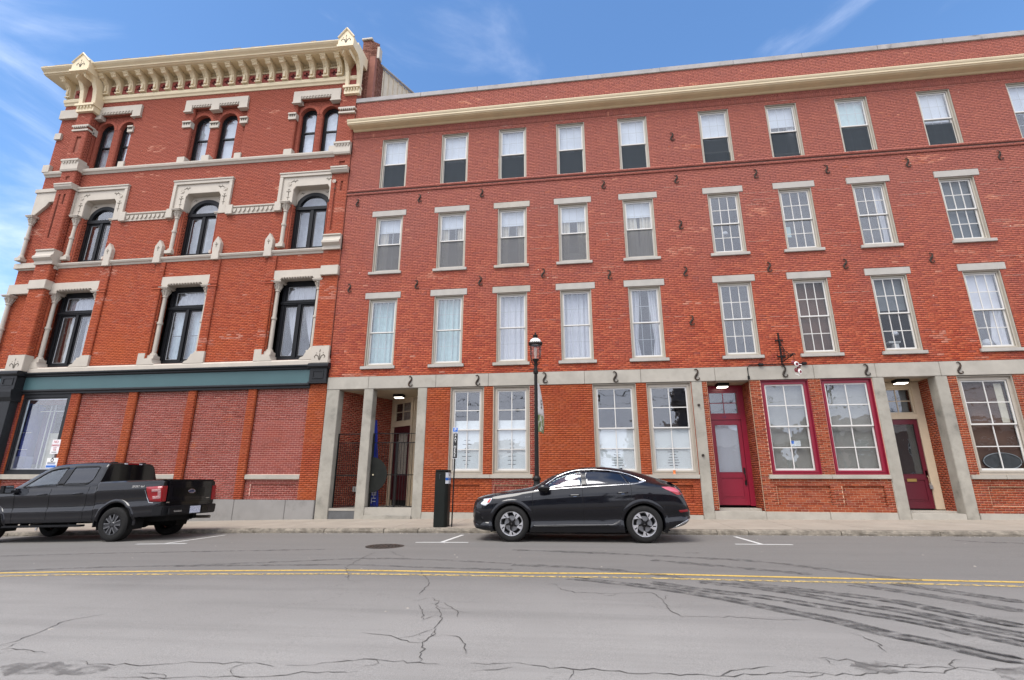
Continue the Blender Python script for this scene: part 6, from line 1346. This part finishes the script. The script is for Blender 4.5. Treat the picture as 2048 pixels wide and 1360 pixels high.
for sg in (-1, 1):
    for nm, P, g in (('front_window', tf, GLASSC), ('rear_window', tr_, GLASSD)):
        c = (sum(a for a, b in P)/len(P), sum(b for a, b in P)/len(P)); CH.panel(nm, [(c[0]+(a-c[0])*1.04, c[1]+(b-c[1])*1.05) for a, b in P], -.003, g, TRK, sg, thick=.003)
        CH.line([(c[0]+(a-c[0])*1.03, c[1]+(b-c[1])*1.05) for a, b in P], .012, .002, sg, 6, closed=True).build('window_seal', PLAST, TRK, smooth=True)
    CH.panel('pillar_trim', [(-.02, 1.37), (.04, 1.81), (.25, 1.815), (.18, 1.37)], .003, GLOSSB, TRK, sg)
    for wx in (-TWX, TWX):
        arch_flare(TH, TRK, wx, TWZ+.04, .475, .555, -8, 188, PLAST if 0 else PAINT, .03, sg=sg, ymin=.9); wheel_well(TRK, wx, TWZ+.04, .478, sg*.95, sg*.55); wheel(TRK, wx, sg*.985, TWZ, sg, .402, .245, .275, 'truck')
    m = TH.line([(-1.12, 1.32), (-1.15, .9), (-1.12, .5)], .005, .0006, sg, 8); TH.line([(-.10, 1.33), (-.12, .9), (-.12, .5)], .005, .0006, sg, 8, m); TH.line([(1.0, 1.33), (.96, 1.0), (.93, .8), (.92, .5)], .005, .0006, sg, 6, m); TH.line([(1.215, 1.42), (1.215, .9), (1.215, .5)], .006, .0006, sg, 8, m); m.build('door_gap', GAP, TRK)
    for hx in (-.32, .72): yy = TH.y(hx, 1.16); MB().tube([(hx-.13, sg*(yy+.005), 1.155), (hx-.09, sg*(yy+.035), 1.16), (hx+.1, sg*(yy+.035), 1.165), (hx+.13, sg*(yy+.005), 1.165)], .02, 8, .7).build('handle', PAINT, TRK, smooth=True)
    m = MB(); m.tube([(-1.08, sg*.95, 1.25), (-1.14, sg*1.08, 1.25)], .04, 8); m.profx([(sg*1.02, 1.20), (sg*1.26, 1.20), (sg*1.27, 1.40), (sg*1.03, 1.41)], -1.28, -1.14); o = m.build('mirror', PLAST, TRK, bevel=.02); MB().box(-1.138, -1.134, sg*1.05, sg*1.24, 1.225, 1.385).build('mirror_glass', plain('mirror glass', (.6, .62, .64), .05, metal=1, var=0), o)
    MB().box(-1.30, .98, sg*.86, sg*1.02, .36, .41).box(-.9, -.84, sg*.7, sg*.9, .38, .5).box(.5, .56, sg*.7, sg*.9, .38, .5).build('running_board', PLAST, TRK, bevel=.015)
    # tail lamp wraps round the corner of the bed
    m = MB(); P = [(2.64, 1.27), (2.70, 1.01), (2.76, .915), (3.03, .905), (3.05, 1.285)]
    TH.panel('taillight', P, .008, REDL, TRK, sg, thick=.02); m.box(3.035, 3.065, sg*.80, sg*.955, .91, 1.285); m.build('taillight', REDL, TRK, bevel=.008)
    TH.panel('lamp_lens', [(2.80, 1.21), (3.02, 1.22), (3.02, .985), (2.82, .975), (2.80, 1.03), (2.95, 1.04), (2.95, 1.15), (2.80, 1.14)][0:2]+[(3.02, 1.16), (2.80, 1.145)], .022, LENSP, TRK, sg); TH.panel('lamp_lens', [(2.82, 1.045), (3.02, 1.05), (3.02, .985), (2.84, .975)], .022, LENSP, TRK, sg); TH.panel('lamp_lens', [(2.955, 1.05), (3.02, 1.05), (3.02, 1.16), (2.955, 1.16)], .022, LENSP, TRK, sg)
    TH.line([(2.60, 1.20), (2.66, 1.02), (2.73, .895), (2.86, .885)], .006, .003, sg, 5).build('lamp_trim', CHROME, TRK)
    o = text('decal', 'SPORT 4x4', .075, plain('silver decal', (.5, .48, .45), .4, var=0), TRK, (2.40, sg*(TH.y(2.4, 1.27)+.003), 1.285), local=True, rot=(math.pi/2, 0, 0 if sg < 0 else math.pi), sx=.95, shear=.25)
    MB().box(1.28, 1.31, sg*.80, sg*.97, .34, .56).build('mud_flap', PLAST, TRK)
# tailgate
m = MB(); m.box(3.03, 3.075, -.78, .78, .89, 1.415); m.profx([(-.72, 1.30), (.72, 1.30), (.72, 1.325), (-.72, 1.325)], 3.07, 3.09); m.box(3.07, 3.085, -.74, .74, .895, .95); o = m.build('tailgate', PAINT, TRK, bevel=.012)
MB().box(3.0, 3.10, -.80, .80, 1.405, 1.445).build('tailgate_cap', PLAST, o, bevel=.015)
MB().box(3.074, 3.080, -.62, .50, 1.02, 1.24).build('tailgate_panel', GLOSSB, o, bevel=.004)
bd = MB(); bd.lathe([(0, .012), (1, .012), (1.0, 0)], (0, 0, 0), 32, 'x'); bd.v = [(3.08+v[0], v[1]*.112, 1.15+v[2]*.048) for v in bd.v]; b1 = bd.build('badge', plain('badge blue', (.008, .02, .09), .25, var=0), o)
bd = MB(); n = 40; bd.tube([(3.093, .112*math.cos(6.283*k/n), 1.15+.048*math.sin(6.283*k/n)) for k in range(n+1)], .007, 6); bd.build('badge_ring', CHROME, o, smooth=True)
q = text('badge_lettering', 'Ford', .062, CHROME, o, (3.095, 0, 1.148), local=True, rot=(math.pi/2, 0, math.pi/2), sx=1.15, shear=.3)
MB().box(3.08, 3.086, .56, .70, .955, .975).build('emblem', CHROME, o); MB().box(3.076, 3.084, -.80, -.70, .875, .90).build('emblem', CHROME, o)
m = MB(); m.add([(2.86, -.985, .57), (3.12, -.94, .57), (3.24, -.5, .57), (3.26, 0, .57), (3.24, .5, .57), (3.12, .94, .57), (2.86, .985, .57), (2.86, -.985, .80), (3.14, -.94, .80), (3.25, -.5, .80), (3.27, 0, .80), (3.25, .5, .80), (3.14, .94, .80), (2.86, .985, .80)], [(0, 1, 2, 3, 4, 5, 6), (7, 13, 12, 11, 10, 9, 8)]+[(k, k+1, k+8, k+7) for k in range(6)]+[(6, 0, 7, 13)]); bu = m.build('bumper', PLAST, TRK, bevel=.02)
MB().box(3.262, 3.275, -.19, .17, .60, .775).build('licence_plate', plain('licence plate', (.55, .58, .66), .4, var=.35, scale=60, stain=((.12, .16, .35), 40, .55, .62)), bu); MB().box(3.20, 3.262, -.72, -.46, .655, .70).build('bumper_label', plain('pale label', (.6, .58, .52), .4, var=.2, scale=40), bu); MB().box(3.235, 3.27, .22, .45, .60, .78).build('step_pad', GLOSSB, bu, bevel=.006); MB().box(3.20, 3.262, -.85, -.3, .60, .745).build('bumper_recess', PLAST, bu, bevel=.012)
m = MB(); m.tube([(2.4, .55, .50), (2.9, .62, .47), (3.16, .74, .465)], .04, 10); m.build('exhaust', plain('exhaust steel', (.3, .26, .2), .3, metal=.9, var=.1), TRK, smooth=True)
m = MB(); m.tube([(TWX, -.8, .42), (TWX, .8, .42)], .06, 8); m.lathe([(0, -.16), (.12, -.12), (.17, 0), (.12, .12), (0, .16)], (TWX, 0, .42), 14, 'x'); m.box(-2.4, 2.9, -.52, -.40, .44, .56); m.box(-2.4, 2.9, .40, .52, .44, .56); m.box(-.9, .9, -.7, .7, .42, .46); m.box(2.4, 2.8, -.5, .5, .42, .60); m.build('chassis', GAP, TRK)
m = MB(); m.add([(1.205, -.66, 1.40), (1.205, .66, 1.40), (1.205, .60, 1.845), (1.205, .5, 1.875), (1.205, -.5, 1.875), (1.205, -.60, 1.845)], [(0, 1, 2, 3, 4, 5)]); m.build('back_glass', plain('black back glass', (.004, .004, .005), .06, var=0, spec=.6), TRK, solid=.006)
MB().box(1.17, 1.215, -.19, .19, 1.885, 1.915).build('brake_light', REDL, TRK, bevel=.006); [MB().box(1.175, 1.22, a, b, 1.886, 1.914).build('cargo_light', LENSW, TRK) for a, b in ((-.27, -.192), (.192, .27))]
[MB().box(.98, 1.13, yy-.05, yy+.05, 1.93, 1.955).build('roof_trim', PLAST, TRK, bevel=.01) for yy in (-.45, .45)]
MB().tube([(1.215, -.05, 1.43), (1.21, -.05, 1.66)], .004, 5).build('antenna', PLAST, TRK)
MB().box(1.3, 3.0, -.86, .86, 1.436, 1.446).build('bed_cover', PLAST, TRK)
for sx, ys in ((-.3, (-.42, .42)), (.65, (-.42, .42))):
    for yy in ys: MB().box(sx-.28, sx+.24, yy-.26, yy+.26, .75, .95).profx([(yy-.25, .9), (yy+.25, .9), (yy+.2, 1.55), (yy-.2, 1.55)], sx+.16, sx+.30).profx([(yy-.13, 1.55), (yy+.13, 1.55), (yy+.1, 1.74), (yy-.1, 1.74)], sx+.2, sx+.28).build('seat', SEATM, TRK, bevel=.03)
MB().profx([(-.85, .9), (.85, .9), (.8, 1.33), (-.8, 1.33)], -1.3, -.85).build('dashboard', SEATM, TRK, bevel=.04); MB().lathe([(.175, 0), (.19, .014), (.20, 0), (.19, -.014), (.175, 0)], (-.72, -.42, 1.30), 24, 'x').build('steering_wheel', SEATM, TRK)

# ------------------------------------------------------------------ street furniture
lx, ly = -1.285, 14.2; lz = zp(lx, ly)
L_ = empty('street_lamp', (lx, ly, lz), 'tall black iron street lamp with a clear glass lantern and white dome cap', 'street lamp')
m = MB(); m.lathe([(.20, lz), (.20, lz+.08), (.17, lz+.14), (.15, lz+.55), (.13, lz+.62), (.10, lz+.75), (.088, 1.20), (.105, 1.24), (.11, 1.28), (.085, 1.32), (.088, 1.40), (.11, 1.42), (.115, 1.47), (.09, 1.50), (.07, 1.53)], (lx, ly, 0), 20); m.build('base', BRONZE, L_, smooth=True)
m = MB(); m.lathe([(.060, 1.5), (.050, 3.4), (.046, 4.36), (.07, 4.38), (.075, 4.45), (.05, 4.48), (.045, 4.56), (.05, 4.70), (.085, 4.77), (.09, 4.80)], (lx, ly, 0), 16); m.build('pole', BRONZE, L_, smooth=True)
MB().tube([(lx-.215, ly, 4.50), (lx, ly, 4.505), (lx+.215, ly, 4.50)], [.006, .016, .006], 8).build('ladder_bar', BRONZE, L_)
m = MB(); m.lathe([(.115, 4.80), (.125, 4.83), (.158, 4.95), (.165, 5.22)], (lx, ly, 0), 20); m.build('globe', LAMPGL, L_, smooth=True)
m = MB(); m.lathe([(0, 4.82), (.03, 4.82), (.035, 4.9), (.05, 4.95), (.05, 5.1), (.03, 5.15), (0, 5.15)], (lx, ly, 0), 12); m.build('bulb', plain('frosted bulb', (.65, .55, .5), .5), L_, smooth=True)
m = MB(); m.lathe([(.165, 5.215), (.195, 5.225), (.205, 5.25), (.19, 5.275), (.17, 5.28)], (lx, ly, 0), 24)
for k in range(20): a = 6.283*k/20; m.lathe([(0, .03), (.016, .02), (.016, -.02), (0, -.03)], (lx+.192*math.cos(a), ly+.192*math.sin(a), 5.275), 6)
for k in range(4):
    a = .78+k*1.571; c, s = math.cos(a), math.sin(a); m.tube([(lx+.19*c, ly+.19*s, 5.22), (lx+.185*c, ly+.185*s, 4.86), (lx+.14*c, ly+.14*s, 4.70), (lx+.06*c, ly+.06*s, 4.62)], .010, 6)
m.build('lantern_frame', BRONZE, L_, smooth=True)
MB().lathe([(.172, 5.28), (.168, 5.33), (.14, 5.385), (.09, 5.42), (.07, 5.43)], (lx, ly, 0), 24).build('dome', plain('white enamel dome', (.78, .77, .74), .4), L_, smooth=True)
MB().lathe([(.085, 5.42), (.09, 5.44), (.06, 5.47), (.075, 5.50), (.08, 5.515), (.045, 5.54), (.02, 5.56), (.028, 5.585), (.012, 5.61), (0, 5.62)], (lx, ly, 0), 16).build('finial', BRONZE, L_, smooth=True)
t = empty('banner', (lx+.06, ly+.2, 2.6), 'narrow white and green street banner hanging almost edge-on behind the lamp pole', 'banner')
def bann(z0, z1, mat, nm):
    rows = []
    for k in range(13):
        z = z0+(z1-z0)*k/12; u = (4.12-z)/1.4; rows.append([(lx+.045+.105*math.sin(u*2.2)*(q/4)**.8*1.1+.004*q, ly+.07+q*.14, z+.02*math.sin(q)) for q in range(5)])
    return MB().grid(rows).build(nm, mat, t, smooth=True, solid=.004)
bann(3.20, 4.12, plain('banner white', (.70, .69, .66), .8), 'cloth'); bann(2.72, 3.20, plain('banner green', (.20, .26, .10), .8, var=.5, scale=9, stain=((.65, .64, .58), 7, .5, .56)), 'cloth_hem')
g = MB()
for z in (3.42, 3.52, 3.62): g.box(lx+.13, lx+.136, ly+.3, ly+.45, z, z+.05)
g.build('banner_print', INK, t); MB().tube([(lx, ly, 4.13), (lx+.05, ly+.66, 4.13)], .012, 6).build('bracket_arm', BRONZE, t)
# pay station and sign
kx_, ky_ = -3.93, 14.30; kz = zp(kx_, ky_)
K = empty('pay_station', (kx_, ky_, kz), 'squat black metal parking pay station standing on the pavement left of the PAY HERE pole', 'pay station')
KM = plain('dark green black enamel', (.010, .012, .010), .5, var=.15, spec=.2)
m = MB(); m.add([(kx_-.18, ky_-.20, kz), (kx_+.12, ky_-.20, kz), (kx_+.18, ky_-.10, kz), (kx_+.18, ky_+.18, kz), (kx_-.18, ky_+.18, kz)]+[(kx_-.18, ky_-.20, 1.64), (kx_+.12, ky_-.20, 1.64), (kx_+.18, ky_-.10, 1.64), (kx_+.18, ky_+.18, 1.64), (kx_-.18, ky_+.18, 1.64)], [(0, 4, 3, 2, 1), (5, 6, 7, 8, 9)]+[(i, (i+1) % 5, 5+(i+1) % 5, 5+i) for i in range(5)]); m.build('cabinet', KM, K, bevel=.012)
MB().box(kx_-.185, kx_+.19, ky_-.21, ky_+.19, 1.642, 1.69).build('lid', KM, K, bevel=.018); MB().box(kx_-.055, kx_-.035, ky_-.215, ky_-.20, 1.44, 1.575).box(kx_-.065, kx_-.02, ky_-.213, ky_-.20, 1.56, 1.575).build('handle', DALLOY, K)
MB().box(kx_+.182, kx_+.186, ky_-.09, ky_+.10, 1.32, 1.62).build('instruction_panel', PAPER, K); MB().box(kx_+.1865, kx_+.188, ky_-.08, ky_+.08, 1.41, 1.47).build('blue_print', SIGNB, K)
for z in (1.35, 1.52, 1.56): MB().box(kx_+.1865, kx_+.188, ky_-.04, ky_+.03, z, z+.03).build('print', INK, K)
for z in (1.60,): MB().add([(kx_+.12, ky_-.202, 1.62), (kx_+.18, ky_-.102, 1.62), (kx_+.18, ky_-.102, 1.32), (kx_+.12, ky_-.202, 1.32)], [(0, 1, 2, 3)]).build('instruction_panel', PAPER, K); MB().add([(kx_+.125, ky_-.206, 1.48), (kx_+.18, ky_-.106, 1.48), (kx_+.18, ky_-.106, 1.41), (kx_+.125, ky_-.206, 1.41)], [(0, 1, 2, 3)]).build('blue_print', SIGNB, K)
px, py = -3.63, 14.25; pz = zp(px, py)
PS = empty('parking_sign', (px, py, pz), 'slim black pole carrying a blue P plate over a vertical PAY HERE plate', 'sign')
MB().tube([(px, py, pz-.02), (px+.035, py, 2.84)], .019, 10).build('pole', IRON, PS)
MB().box(px-.035, px+.105, py-.035, py-.022, 2.00, 2.71).build('plate', PAPER, PS); MB().box(px-.028, px+.098, py-.039, py-.0355, 2.012, 2.70).build('plate_face', plain('sign black', (.012, .012, .012), .5, var=0), PS)
for i, ch in enumerate('PAY HERE'):
    if ch != ' ': text('lettering', ch, .098, WHITE, PS, (px+.036-.010*i/8, py-.041, 2.635-i*.079+(.0 if i < 3 else .0)), sx=1.0)
MB().box(px-.05, px+.10, py-.034, py-.022, 2.725, 2.865).build('plate', PAPER, PS, bevel=.004); MB().box(px-.042, px+.092, py-.038, py-.0345, 2.745, 2.858).build('plate_face', SIGNB, PS); text('lettering', 'P', .125, WHITE, PS, (px+.027, py-.04, 2.80))
nx_, ny_ = -16.72, 14.3; nz_ = zp(nx_, ny_)
NP = empty('no_parking_sign', (nx_, ny_, nz_), 'white NO PARKING sign over a smaller notice on a post behind the pickup', 'sign')
MB().box(nx_-.03, nx_+.03, ny_, ny_+.04, nz_-.05, 2.60).build('post', plain('galvanised steel', (.42, .42, .42), .4, metal=.7), NP)
MB().box(nx_-.15, nx_+.15, ny_-.012, ny_-.002, 2.19, 2.64).build('plate', plain('pale sign white', (.74, .70, .70), .5), NP, bevel=.003); RT = plain('sign red', (.42, .03, .05), .5, var=0)
text('lettering', 'NO', .11, RT, NP, (nx_, ny_-.014, 2.565)); text('lettering', 'PARKING', .085, RT, NP, (nx_, ny_-.014, 2.455), sx=.78); text('lettering', 'ANY', .055, RT, NP, (nx_, ny_-.014, 2.375)); text('lettering', 'TIME', .055, RT, NP, (nx_, ny_-.014, 2.31)); MB().box(nx_-.09, nx_+.09, ny_-.015, ny_-.0125, 2.235, 2.255).build('arrow', INK, NP)
MB().box(nx_-.19, nx_+.21, ny_-.012, ny_-.002, 1.75, 2.065).build('plate', WHITE, NP, bevel=.003)
m = MB(); m.lathe([(.035, -.016), (.055, -.016), (.055, -.012)], (nx_+.01, ny_, 2.0), 16, 'y'); m.tube([(nx_-.01, ny_-.015, 2.05), (nx_+.03, ny_-.015, 2.065)], .012, 5); m.build('symbol', INK, NP)
for z, w_ in ((1.925, .15), (1.895, .14), (1.87, .15)): MB().box(nx_-w_, nx_+w_, ny_-.0145, ny_-.0125, z, z+.014).build('print', INK if z != 1.87 else SIGNB, NP)
MB().box(nx_-.17, nx_+.19, ny_-.0145, ny_-.0125, 1.77, 1.84).build('blue_panel', SIGNB, NP)

# gate and fence in the corner entry
def bars(mb, x0, x1, y, n, zt, zb=.53, r=.009):
    for k in range(n): x = x0+(x1-x0)*k/(n-1); mb.tube([(x, y, zb), (x, y, zt)], r, 6)
F = empty('iron_fence', (-8.2, 17.25, .5), 'fixed black iron railing closing the narrow opening left of the gate', 'railing')
m = MB(); bars(m, -8.60, -7.74, 17.25, 13, 2.69); m.build('bars', IRON, F)
for z in (.56, 1.58, 2.69, 3.0): MB().box(-8.64, -7.70, 17.235, 17.265, z-.014, z+.014).build('rail', IRON, F)
MB().box(-8.64, -8.61, 17.23, 17.27, .5, 3.02).build('stile', IRON, F)
Gt = empty('iron_gate', (-6.5, 17.25, .53), 'black barred iron gate with a dark half-round lock plate across the entry steps', 'gate')
m = MB(); bars(m, -7.28, -5.78, 17.25, 16, 2.69, .56); m.build('bars', IRON, Gt)
for z in (.57, 1.60, 2.69): MB().box(-7.32, -5.72, 17.235, 17.265, z-.014, z+.014).build('rail', IRON, Gt)
MB().box(-7.30, -5.72, 17.24, 17.26, 2.99, 3.015).build('rail', IRON, Gt); bm2 = MB(); bars(bm2, -6.9, -5.95, 17.25, 8, 3.03, 2.69, .006); bm2.build('finials', IRON, Gt)
for x in (-7.31, -6.43): MB().box(x-.025, x+.025, 17.225, 17.275, .54, 2.72 if x > -7 else 3.02).build('stile', IRON, Gt)
n = 28; MB().prism([(-7.325, 1.60-.60)]+[(-7.325+.60*math.sin(math.pi*k/n), 1.60-.60*math.cos(math.pi*k/n)) for k in range(n+1)]+[(-7.325, 2.2)], 17.20, 17.215).build('lock_plate', plain('dark plate', (.014, .015, .013), .6, spec=.15, var=.25, scale=5), Gt)
MB().lathe([(0, -.03), (.028, -.03), (.03, 0)], (-7.22, 17.20, 1.60), 12, 'y').build('lock', plain('brass lock', (.75, .66, .45), .3, metal=.6), Gt)
t = empty('blue_sign', (-7.2, 17.8, .5), 'upright dark blue board with white lettering standing behind the iron gate', 'sign')
MB().prism([(-7.40, .50), (-7.10, .50), (-7.38, 3.52), (-7.68, 3.52)], 17.55, 17.59).build('board', BLUE, t); text('lettering', 'THE', .24, WHITE, t, (-7.28, 17.548, .86), rot=(math.pi/2, -math.pi/2, 0)); 
# wrought sign bracket and the ornament hanging from it
bx_, bz_ = 6.47, 5.10
K2 = empty('sign_bracket', (bx_, WY, bz_), 'ornate black wrought-iron sign bracket fixed to the brick above the crimson-framed shop windows', 'sign bracket')
m = MB(); m.box(bx_-.02, bx_+.02, WY-.05, WY-.01, 5.12, 6.05); m.tube([(bx_, WY-.03, 6.05), (bx_, WY-.03, 6.12)], [.02, .03], 8)
for z in (5.86, 5.32): m.tube([(bx_-.11, WY-.04, z), (bx_+.11, WY-.04, z)], .016, 6); [m.tube([(bx_+s*.10, WY-.04, z-.03), (bx_+s*.12, WY-.04, z+.03)], .016, 6) for s in (-1, 1)]
m.tube([(bx_-.03, WY-.04, 5.15), (bx_+.0, WY-.04, 5.06), (bx_+.06, WY-.04, 5.0)], .016, 6); m.build('backplate', IRON, K2)
def yz(pts, r, mb): mb.tube([(bx_+a, WY-.03-b, c) for a, b, c in pts], r, 6)
m = MB(); yz([(0, 0, 5.92), (0, .15, 5.66), (0, .36, 5.42), (0, .62, 5.25), (0, .88, 5.17)], .013, m); yz([(0, 0, 5.14), (0, .45, 5.145), (0, .92, 5.15)], .015, m); yz([(-.04, .86, 5.14), (0, .92, 5.19), (.05, .96, 5.15)], .02, m); m.build('arm', IRON, K2)
m = MB()
def curl(cx, cz, r, tn, dr=1, ph=0):
    yz([(0, cx+r*(1-.75*k/16)*math.cos(ph+dr*tn*6.283*k/16), cz+r*(1-.75*k/16)*math.sin(ph+dr*tn*6.283*k/16)) for k in range(17)], .008, m)
for a in ((.14, 5.50, .10, 1.4, 1, 0), (.13, 5.28, .10, 1.4, -1, 1), (.34, 5.30, .11, 1.5, 1, 2), (.54, 5.22, .07, 1.4, -1, 0), (.07, 5.68, .06, 1.2, 1, 1), (.70, 5.18, .04, 1.2, 1, 3), (.25, 5.42, .05, 1.3, -1, 2)): curl(*a)
m.build('scrollwork', IRON, K2)
HO = empty('hanging_ornament', (bx_+.02, WY-.95, 4.9), 'small red and white carved ornament dangling from the wrought-iron sign bracket', 'ornament')
RD = plain('deep red enamel', (.16, .012, .02), .4); ox, oy = bx_+.02, WY-.92
MB().tube([(ox, oy, 5.15), (ox, oy, 4.98)], .008, 6).build('chain', IRON, HO)
for cx, cz, t_ in ((0, 4.90, .5), (.05, 4.66, .9)):
    m = MB(); m.lathe([(0, -.10), (.055, -.10), (.062, -.06), (.062, .05), (.07, .06)], (0, 0, 0), 14, 'y'); m.v = [(ox+cx+v[0]*math.cos(t_)-v[1]*math.sin(t_)*.6, oy+v[1]*.8, cz+v[2]+v[1]*.5) for v in m.v]; o = m.build('cup', RD, HO, smooth=True)
    m = MB(); m.lathe([(.05, -.105), (.068, -.10), (.070, -.07), (.062, -.06)], (0, 0, 0), 14, 'y'); m.v = [(ox+cx+v[0]*math.cos(t_)-v[1]*math.sin(t_)*.6, oy+v[1]*.8, cz+v[2]+v[1]*.5) for v in m.v]; m.build('rim', WHITE, o, smooth=True)
m = MB(); m.tube([(ox+.04, oy, 4.86), (ox+.12, oy, 4.82), (ox+.17, oy, 4.82), (ox+.13, oy, 4.77), (ox+.06, oy, 4.75), (ox+.05, oy, 4.68)], [.03, .025, .03, .03, .028, .03], 8); m.build('link', RD, HO, smooth=True)
m = MB(); m.tube([(ox-.03, oy, 4.56), (ox+.03, oy, 4.54), (ox+.08, oy, 4.50)], .012, 6); m.tube([(ox+.10, oy, 4.845), (ox+.19, oy, 4.83)], .018, 6); m.build('trim', WHITE, HO, smooth=True)
# small things on and in the windows
t = empty('candle', (2.815, WY-.03, 1.612), 'little orange glass candle cup standing on the stone sill behind the SUV roof', 'candle')
OR = plain('orange glass', (.75, .20, .05), .25, var=.1)
MB().lathe([(.042, 1.612), (.045, 1.63), (.038, 1.65), (.040, 1.72), (.046, 1.745)], (2.815, WY-.03, 0), 16).build('cup', OR, t, smooth=True); MB().lathe([(.043, 1.613), (.047, 1.62), (.047, 1.632)], (2.815, WY-.03, 0), 16).build('base', plain('cream wax', (.8, .62, .5), .5), t); MB().lathe([(.047, 1.742), (.049, 1.755), (.043, 1.755)], (2.815, WY-.03, 0), 16).build('rim', plain('pale rim', (.85, .66, .55), .4), t)
t = empty('oval_sign', (12.3, WY+.2, 1.95), 'dark oval shop sign leaning inside the right-hand ground-floor window', 'sign')
m = MB(); n = 40; m.prism([(12.28+.52*math.cos(6.283*k/n), 2.0+.26*math.sin(6.283*k/n)) for k in range(n)], WY+.20, WY+.225); m.build('board', plain('charcoal board', (.045, .048, .05), .5, var=.3, scale=5), t)
m = MB(); m.tube([(12.28+.50*math.cos(6.283*k/n), WY+.195, 2.0+.245*math.sin(6.283*k/n)) for k in range(n+1)], .012, 6); m.build('rim', plain('grey rim', (.25, .26, .27), .5), t)
# ------------------------------------------------------------------ across the street, seen mirrored in the glass and paint
def house(x0, x1, y0, y1, h, label, mat, gable=3):
    b = empty('house', ((x0+x1)/2, y1, 0), label, 'house'); z0 = zr((x0+x1)/2)-.6
    MB().box(x0, x1, y0, y1, z0, h).build('wall', mat, b); ym = (y0+y1)/2
    MB().profx([(y1+.5, h), (y0-.5, h), (ym, h+gable)], x0-.4, x1+.4).build('roof', ROOF, b)
    n = max(2, int((x1-x0)/2.6))
    for f_ in range(max(1, int(h/3.2))):
        for k in range(n):
            xc = x0+(x1-x0)*(k+.5)/n; w = MB().ring(xc-.6, xc+.6, .9+f_*3.2, 2.5+f_*3.2, .09, y1-.02, y1+.05).build('window', SASH, b); MB().box(xc-.5, xc+.5, y1+.005, y1+.015, 1.0+f_*3.2, 2.4+f_*3.2).build('pane', GLOSSB, w)
    return b
house(-34, -18, -34, -22, 4.6, 'low white house across the street with a slate gable roof', plain('white clapboard', (.5, .5, .48), .8)); house(-15, 2, -36, -24, 4.6, 'long low grey shop building across the street', plain('grey render', (.30, .29, .28), .8), 1.6)
hb = house(6, 22, -38, -25, 5.2, 'brick house with a belfry across the street', plain('far brick', (.24, .08, .05), .9)); house(26, 44, -34, -22, 6.5, 'tall brick house across the street', plain('far brick two', (.20, .07, .05), .9), 2)
MB().box(11.5, 13.5, -33, -31, 7, 10.5).lathe([(1.5, 10.5), (.4, 13.5), (0, 15.5)], (12.5, -32, 0), 8).build('belfry', ROOF, hb)
for i, (y, z, n) in enumerate(((-12.5, 8.4, 3), (-12.1, 9.3, 2))):
    o = MB().tube([(-40+80*k/20, y, z-.9*math.sin(math.pi*((k/20*2) % 1))) for k in range(21)], .03, 5).build('power_line', IRON); tag(o, ['lower power cable strung along the far side of the street', 'upper power cable strung along the far side of the street'][i], 'cable')
for i, x in enumerate((-19.0, 1.0, 21)):
    o = empty('utility_pole', (x, -12.3, zr(x)), ['wooden utility pole at the far left across the street', 'wooden utility pole opposite the brick row', 'wooden utility pole at the far right across the street'][i], 'utility pole'); MB().tube([(x, -12.3, zr(x)), (x, -12.3, 10)], [.16, .11], 10).build('pole', plain('weathered pole %d' % i, (.12, .09, .07), .9), o); MB().box(x-.06, x+.06, -13.3, -11.3, 9.2, 9.35).build('crossarm', IRON, o)

# belt of trees far across the street, out of view, added to darken reflections
m = MB(); rr = random.Random(5)
for k in range(700):
    x = rr.uniform(-95, 95); h = 5.5+1.6*math.sin(x*.13)+1.2*math.sin(x*.31+1); y = -48+rr.uniform(-3, 3); z = zr(x)+rr.uniform(.2, h); s = rr.uniform(.8, 1.9)
    P = [(x+s*rr.uniform(-1, 1), y+s*rr.uniform(-1, 1), z+s*rr.uniform(-.8, .8)) for _ in range(6)]; m.add(P, [(0, 1, 2), (2, 3, 4), (4, 5, 0), (0, 2, 4), (1, 3, 5)])
o = m.build('added_tree_belt', plain('dark leaves', (.03, .04, .02), .9, var=.4, scale=1)); o['kind'] = 'stuff'
